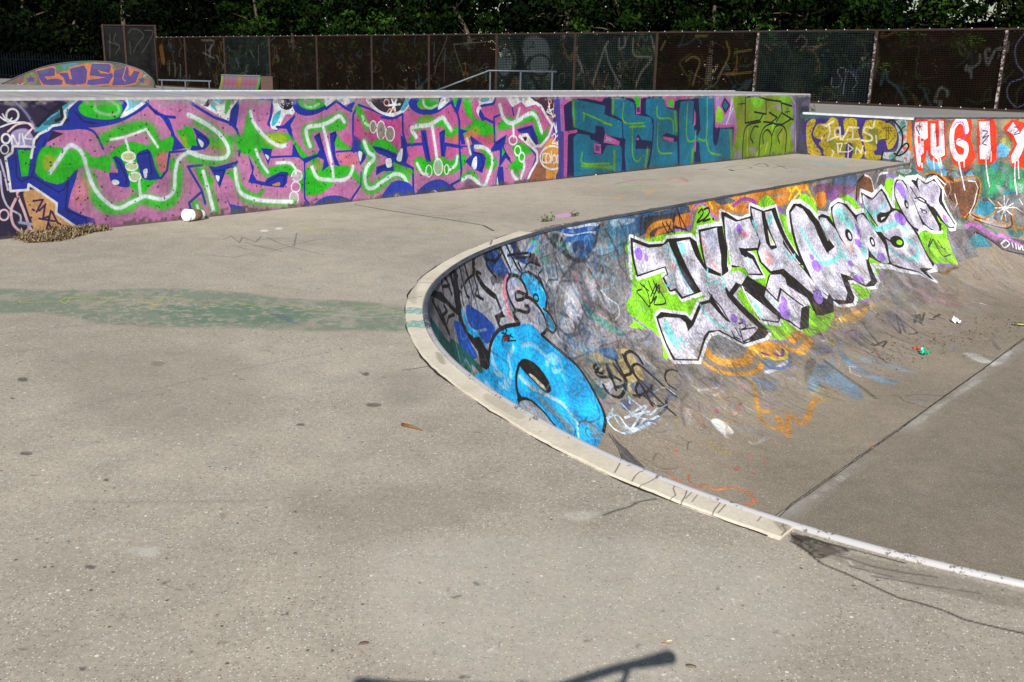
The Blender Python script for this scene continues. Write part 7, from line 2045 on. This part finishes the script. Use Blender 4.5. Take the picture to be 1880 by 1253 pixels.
root = empty('drink_can', (p[0], p[1], p[2] + .03)); tag(root, 'crushed olive drink can lying at the right edge of the bowl floor', 'can'); root.rotation_euler = (0, 0, -.25)
V, F = lathe([(-.10, .001), (-.10, .022), (-.09, .030), (-.03, .026), (.02, .031), (.08, .027), (.095, .021), (.095, .001)], 14)
V = np.array(V); V[:, 2] *= .75
mesh_obj('can_body', V, F, plain('olive_can', (110, 110, 60), .35, .5, .3, 18), root, smooth=True)
V, F = lathe([(-.104, .001), (-.104, .021), (-.1005, .0225)], 14); V = np.array(V); V[:, 2] *= .75
mesh_obj('can_end', V, F, M['edge_metal'], root, smooth=True)
# twig and pebbles
a = gp(738, 782); b = gp(757, 787); c = gp(776, 792)
mb = MB(); mb.tube(np.array([a + [0, 0, .006], b + [0, 0, .008], c + [0, 0, .004]]), [.008, .006, .002], 7)
tw = mb.build('twig', plain('twig_bark', (120, 84, 52), .8, 0, .4, 30), None, True, off=(a[0], a[1], 0)); tw.location = (a[0], a[1], 0); tag(tw, 'short brown twig lying on the open deck', 'twig')
def pebble(px, py, s, col, label, seed):
    r = np.random.default_rng(seed); p = gp(px, py)
    bm = bmesh.new(); bmesh.ops.create_icosphere(bm, subdivisions=2, radius=1)
    for v in bm.verts:
        k = 1 + .12 * r.normal(); v.co = Vector((v.co.x * s * k, v.co.y * s * .6 * k, (v.co.z + .6) * s * .25))
    me = bpy.data.meshes.new('pebble'); bm.to_mesh(me); bm.free(); me.materials.append(plain('pebble_stone', col, .8, 0, .25, 60))
    for f in me.polygons: f.use_smooth = True
    o = bpy.data.objects.new('pebble', me); COL.objects.link(o); o.location = (p[0], p[1], -.001); o.rotation_euler.z = r.uniform(-.5, .5); tag(o, label, 'pebble', 'loose pebbles on the deck')
pebble(1268, 1224, .014, (112, 100, 82), 'brown pebble just right of the dark shadow tip', 1)
pebble(668, 1182, .014, (104, 86, 74), 'flat reddish brown pebble left of the dark shadow', 2)
pebble(1229, 1176, .008, (226, 196, 150), 'cream pebble just above the dark shadow tip', 3)
pebble(1219, 1182, .008, (176, 120, 66), 'orange brown pebble just above the dark shadow tip', 4)
pebble(1090, 322, .05, (214, 200, 190), 'pale stone near the wall foot on the far deck strip', 5)

# ------------------------------------------------------------------ kick scooter added out of view as a guessed caster for the foreground shadow
SEL, SAZ = radians(30), radians(1)           # sun height, and swing to the right of straight behind
SUN = np.array([sin(SAZ) * cos(SEL), -cos(SAZ) * cos(SEL), sin(SEL)])
def caster(px, py, z):
    g_ = gp(px, py); return g_ + SUN * (z / SUN[2])
hz = .86
gripR = caster(1232, 1206, hz); mid = caster(960, 1266, hz - .02); gripL = caster(655, 1258, hz + .03)
root = empty('added_kick_scooter', (mid[0], mid[1] - .08, 0)); tag(root, 'black kick scooter added unseen behind the camera to cast the foreground shadow', 'scooter')
off = np.array(root.location)
blk = plain('black_scooter_paint', (26, 26, 28), .4, .2, .1); rub = plain('black_rubber', (20, 20, 20), .9, 0, .1)
mb = MB(); mb.tube(catmull([gripR, gripR * .6 + mid * .4, mid + [.06, 0, .0], mid - [.06, 0, 0], gripL * .6 + mid * .4, gripL], False, 5), .011, 10); BAR = mb.build('handlebar', blk, root, True, off=off)
for a, b in ((gripR, mid), (gripL, mid)):
    d = (b - a) / np.linalg.norm(b - a)
    mb = MB(); mb.tube([a - d * .012, a, a + d * .05, a + d * .10], [.009, .018, .015, .011], 12); mb.build('grip', rub, BAR, True, off=off)
d = (mid - gripR) / np.linalg.norm(mid - gripR)
mb = MB(); mb.tube([gripR + d * .12, gripR + d * .15 + [0, -.03, -.02], gripR + d * .24 + [0, -.07, -.03]], .007, 7); mb.build('brake_lever', blk, BAR, True, off=off)
foot_ = np.array([mid[0], mid[1] - .02, .10])
mb = MB(); mb.tube([mid + [0, 0, .01], foot_], .018, 10); mb.build('stem', blk, root, True, off=off)
mb = MB(); mb.box((foot_[0], foot_[1] - .36, .09), (.11, .56, .02), 0, .006); mb.box((foot_[0], foot_[1] - .05, .11), (.03, .12, .03), 0, .006); mb.build('deck_board', blk, root, off=off)
for y in (foot_[1] + .02, foot_[1] - .66):
    V, F = lathe([(-.012, .02), (-.012, .048), (-.008, .052), (.008, .052), (.012, .048), (.012, .02)], 24)
    wh = mesh_obj('wheel', np.array(V) + [foot_[0], y, .053] - off, F, rub, root, smooth=True)
    V, F = lathe([(-.02, .001), (-.02, .018), (-.0125, .0205), (.0125, .0205), (.02, .018), (.02, .001)], 16)
    mesh_obj('hub', np.array(V) + [foot_[0], y, .053] - off, F, M['far_steel'], wh, smooth=True)

# ------------------------------------------------------------------ camera, sky, sun
cam = bpy.data.cameras.new('camera'); co = bpy.data.objects.new('camera', cam); COL.objects.link(co)
cam.sensor_width = 36; cam.lens = FPX / 1880 * 36; cam.clip_start = .05; cam.clip_end = 2000
mtx = Matrix(((RT[0], UP[0], -FW[0], 0), (RT[1], UP[1], -FW[1], 0), (RT[2], UP[2], -FW[2], EYE), (0, 0, 0, 1)))
co.matrix_world = mtx
SC.camera = co
w = bpy.data.worlds.new('World'); SC.world = w; w.use_nodes = True
nt = w.node_tree; sk = nt.nodes.new('ShaderNodeTexSky'); sk.sky_type = 'NISHITA'; sk.sun_disc = False
sk.sun_elevation = SEL; sk.sun_rotation = pi - SAZ; sk.air_density = 1.2; sk.dust_density = .5; sk.ozone_density = 1.0
bg = nt.nodes['Background']; nt.links.new(sk.outputs[0], bg.inputs[0]); bg.inputs[1].default_value = .05
sl = bpy.data.lights.new('sun', 'SUN'); sl.energy = 5.0; sl.angle = radians(.53); sl.color = (1, .965, .92)
so = bpy.data.objects.new('sun', sl); COL.objects.link(so); so.location = (5, -10, 20)
so.rotation_euler = Vector(SUN).to_track_quat('Z', 'Y').to_euler()
SC.view_settings.view_transform = 'Standard'; SC.view_settings.look = 'None'; SC.view_settings.exposure = .34; SC.view_settings.gamma = 1
SC.render.engine = 'CYCLES'
SC.cycles.transparent_max_bounces = 16; SC.cycles.max_bounces = 6
SC.cycles.use_denoising = True
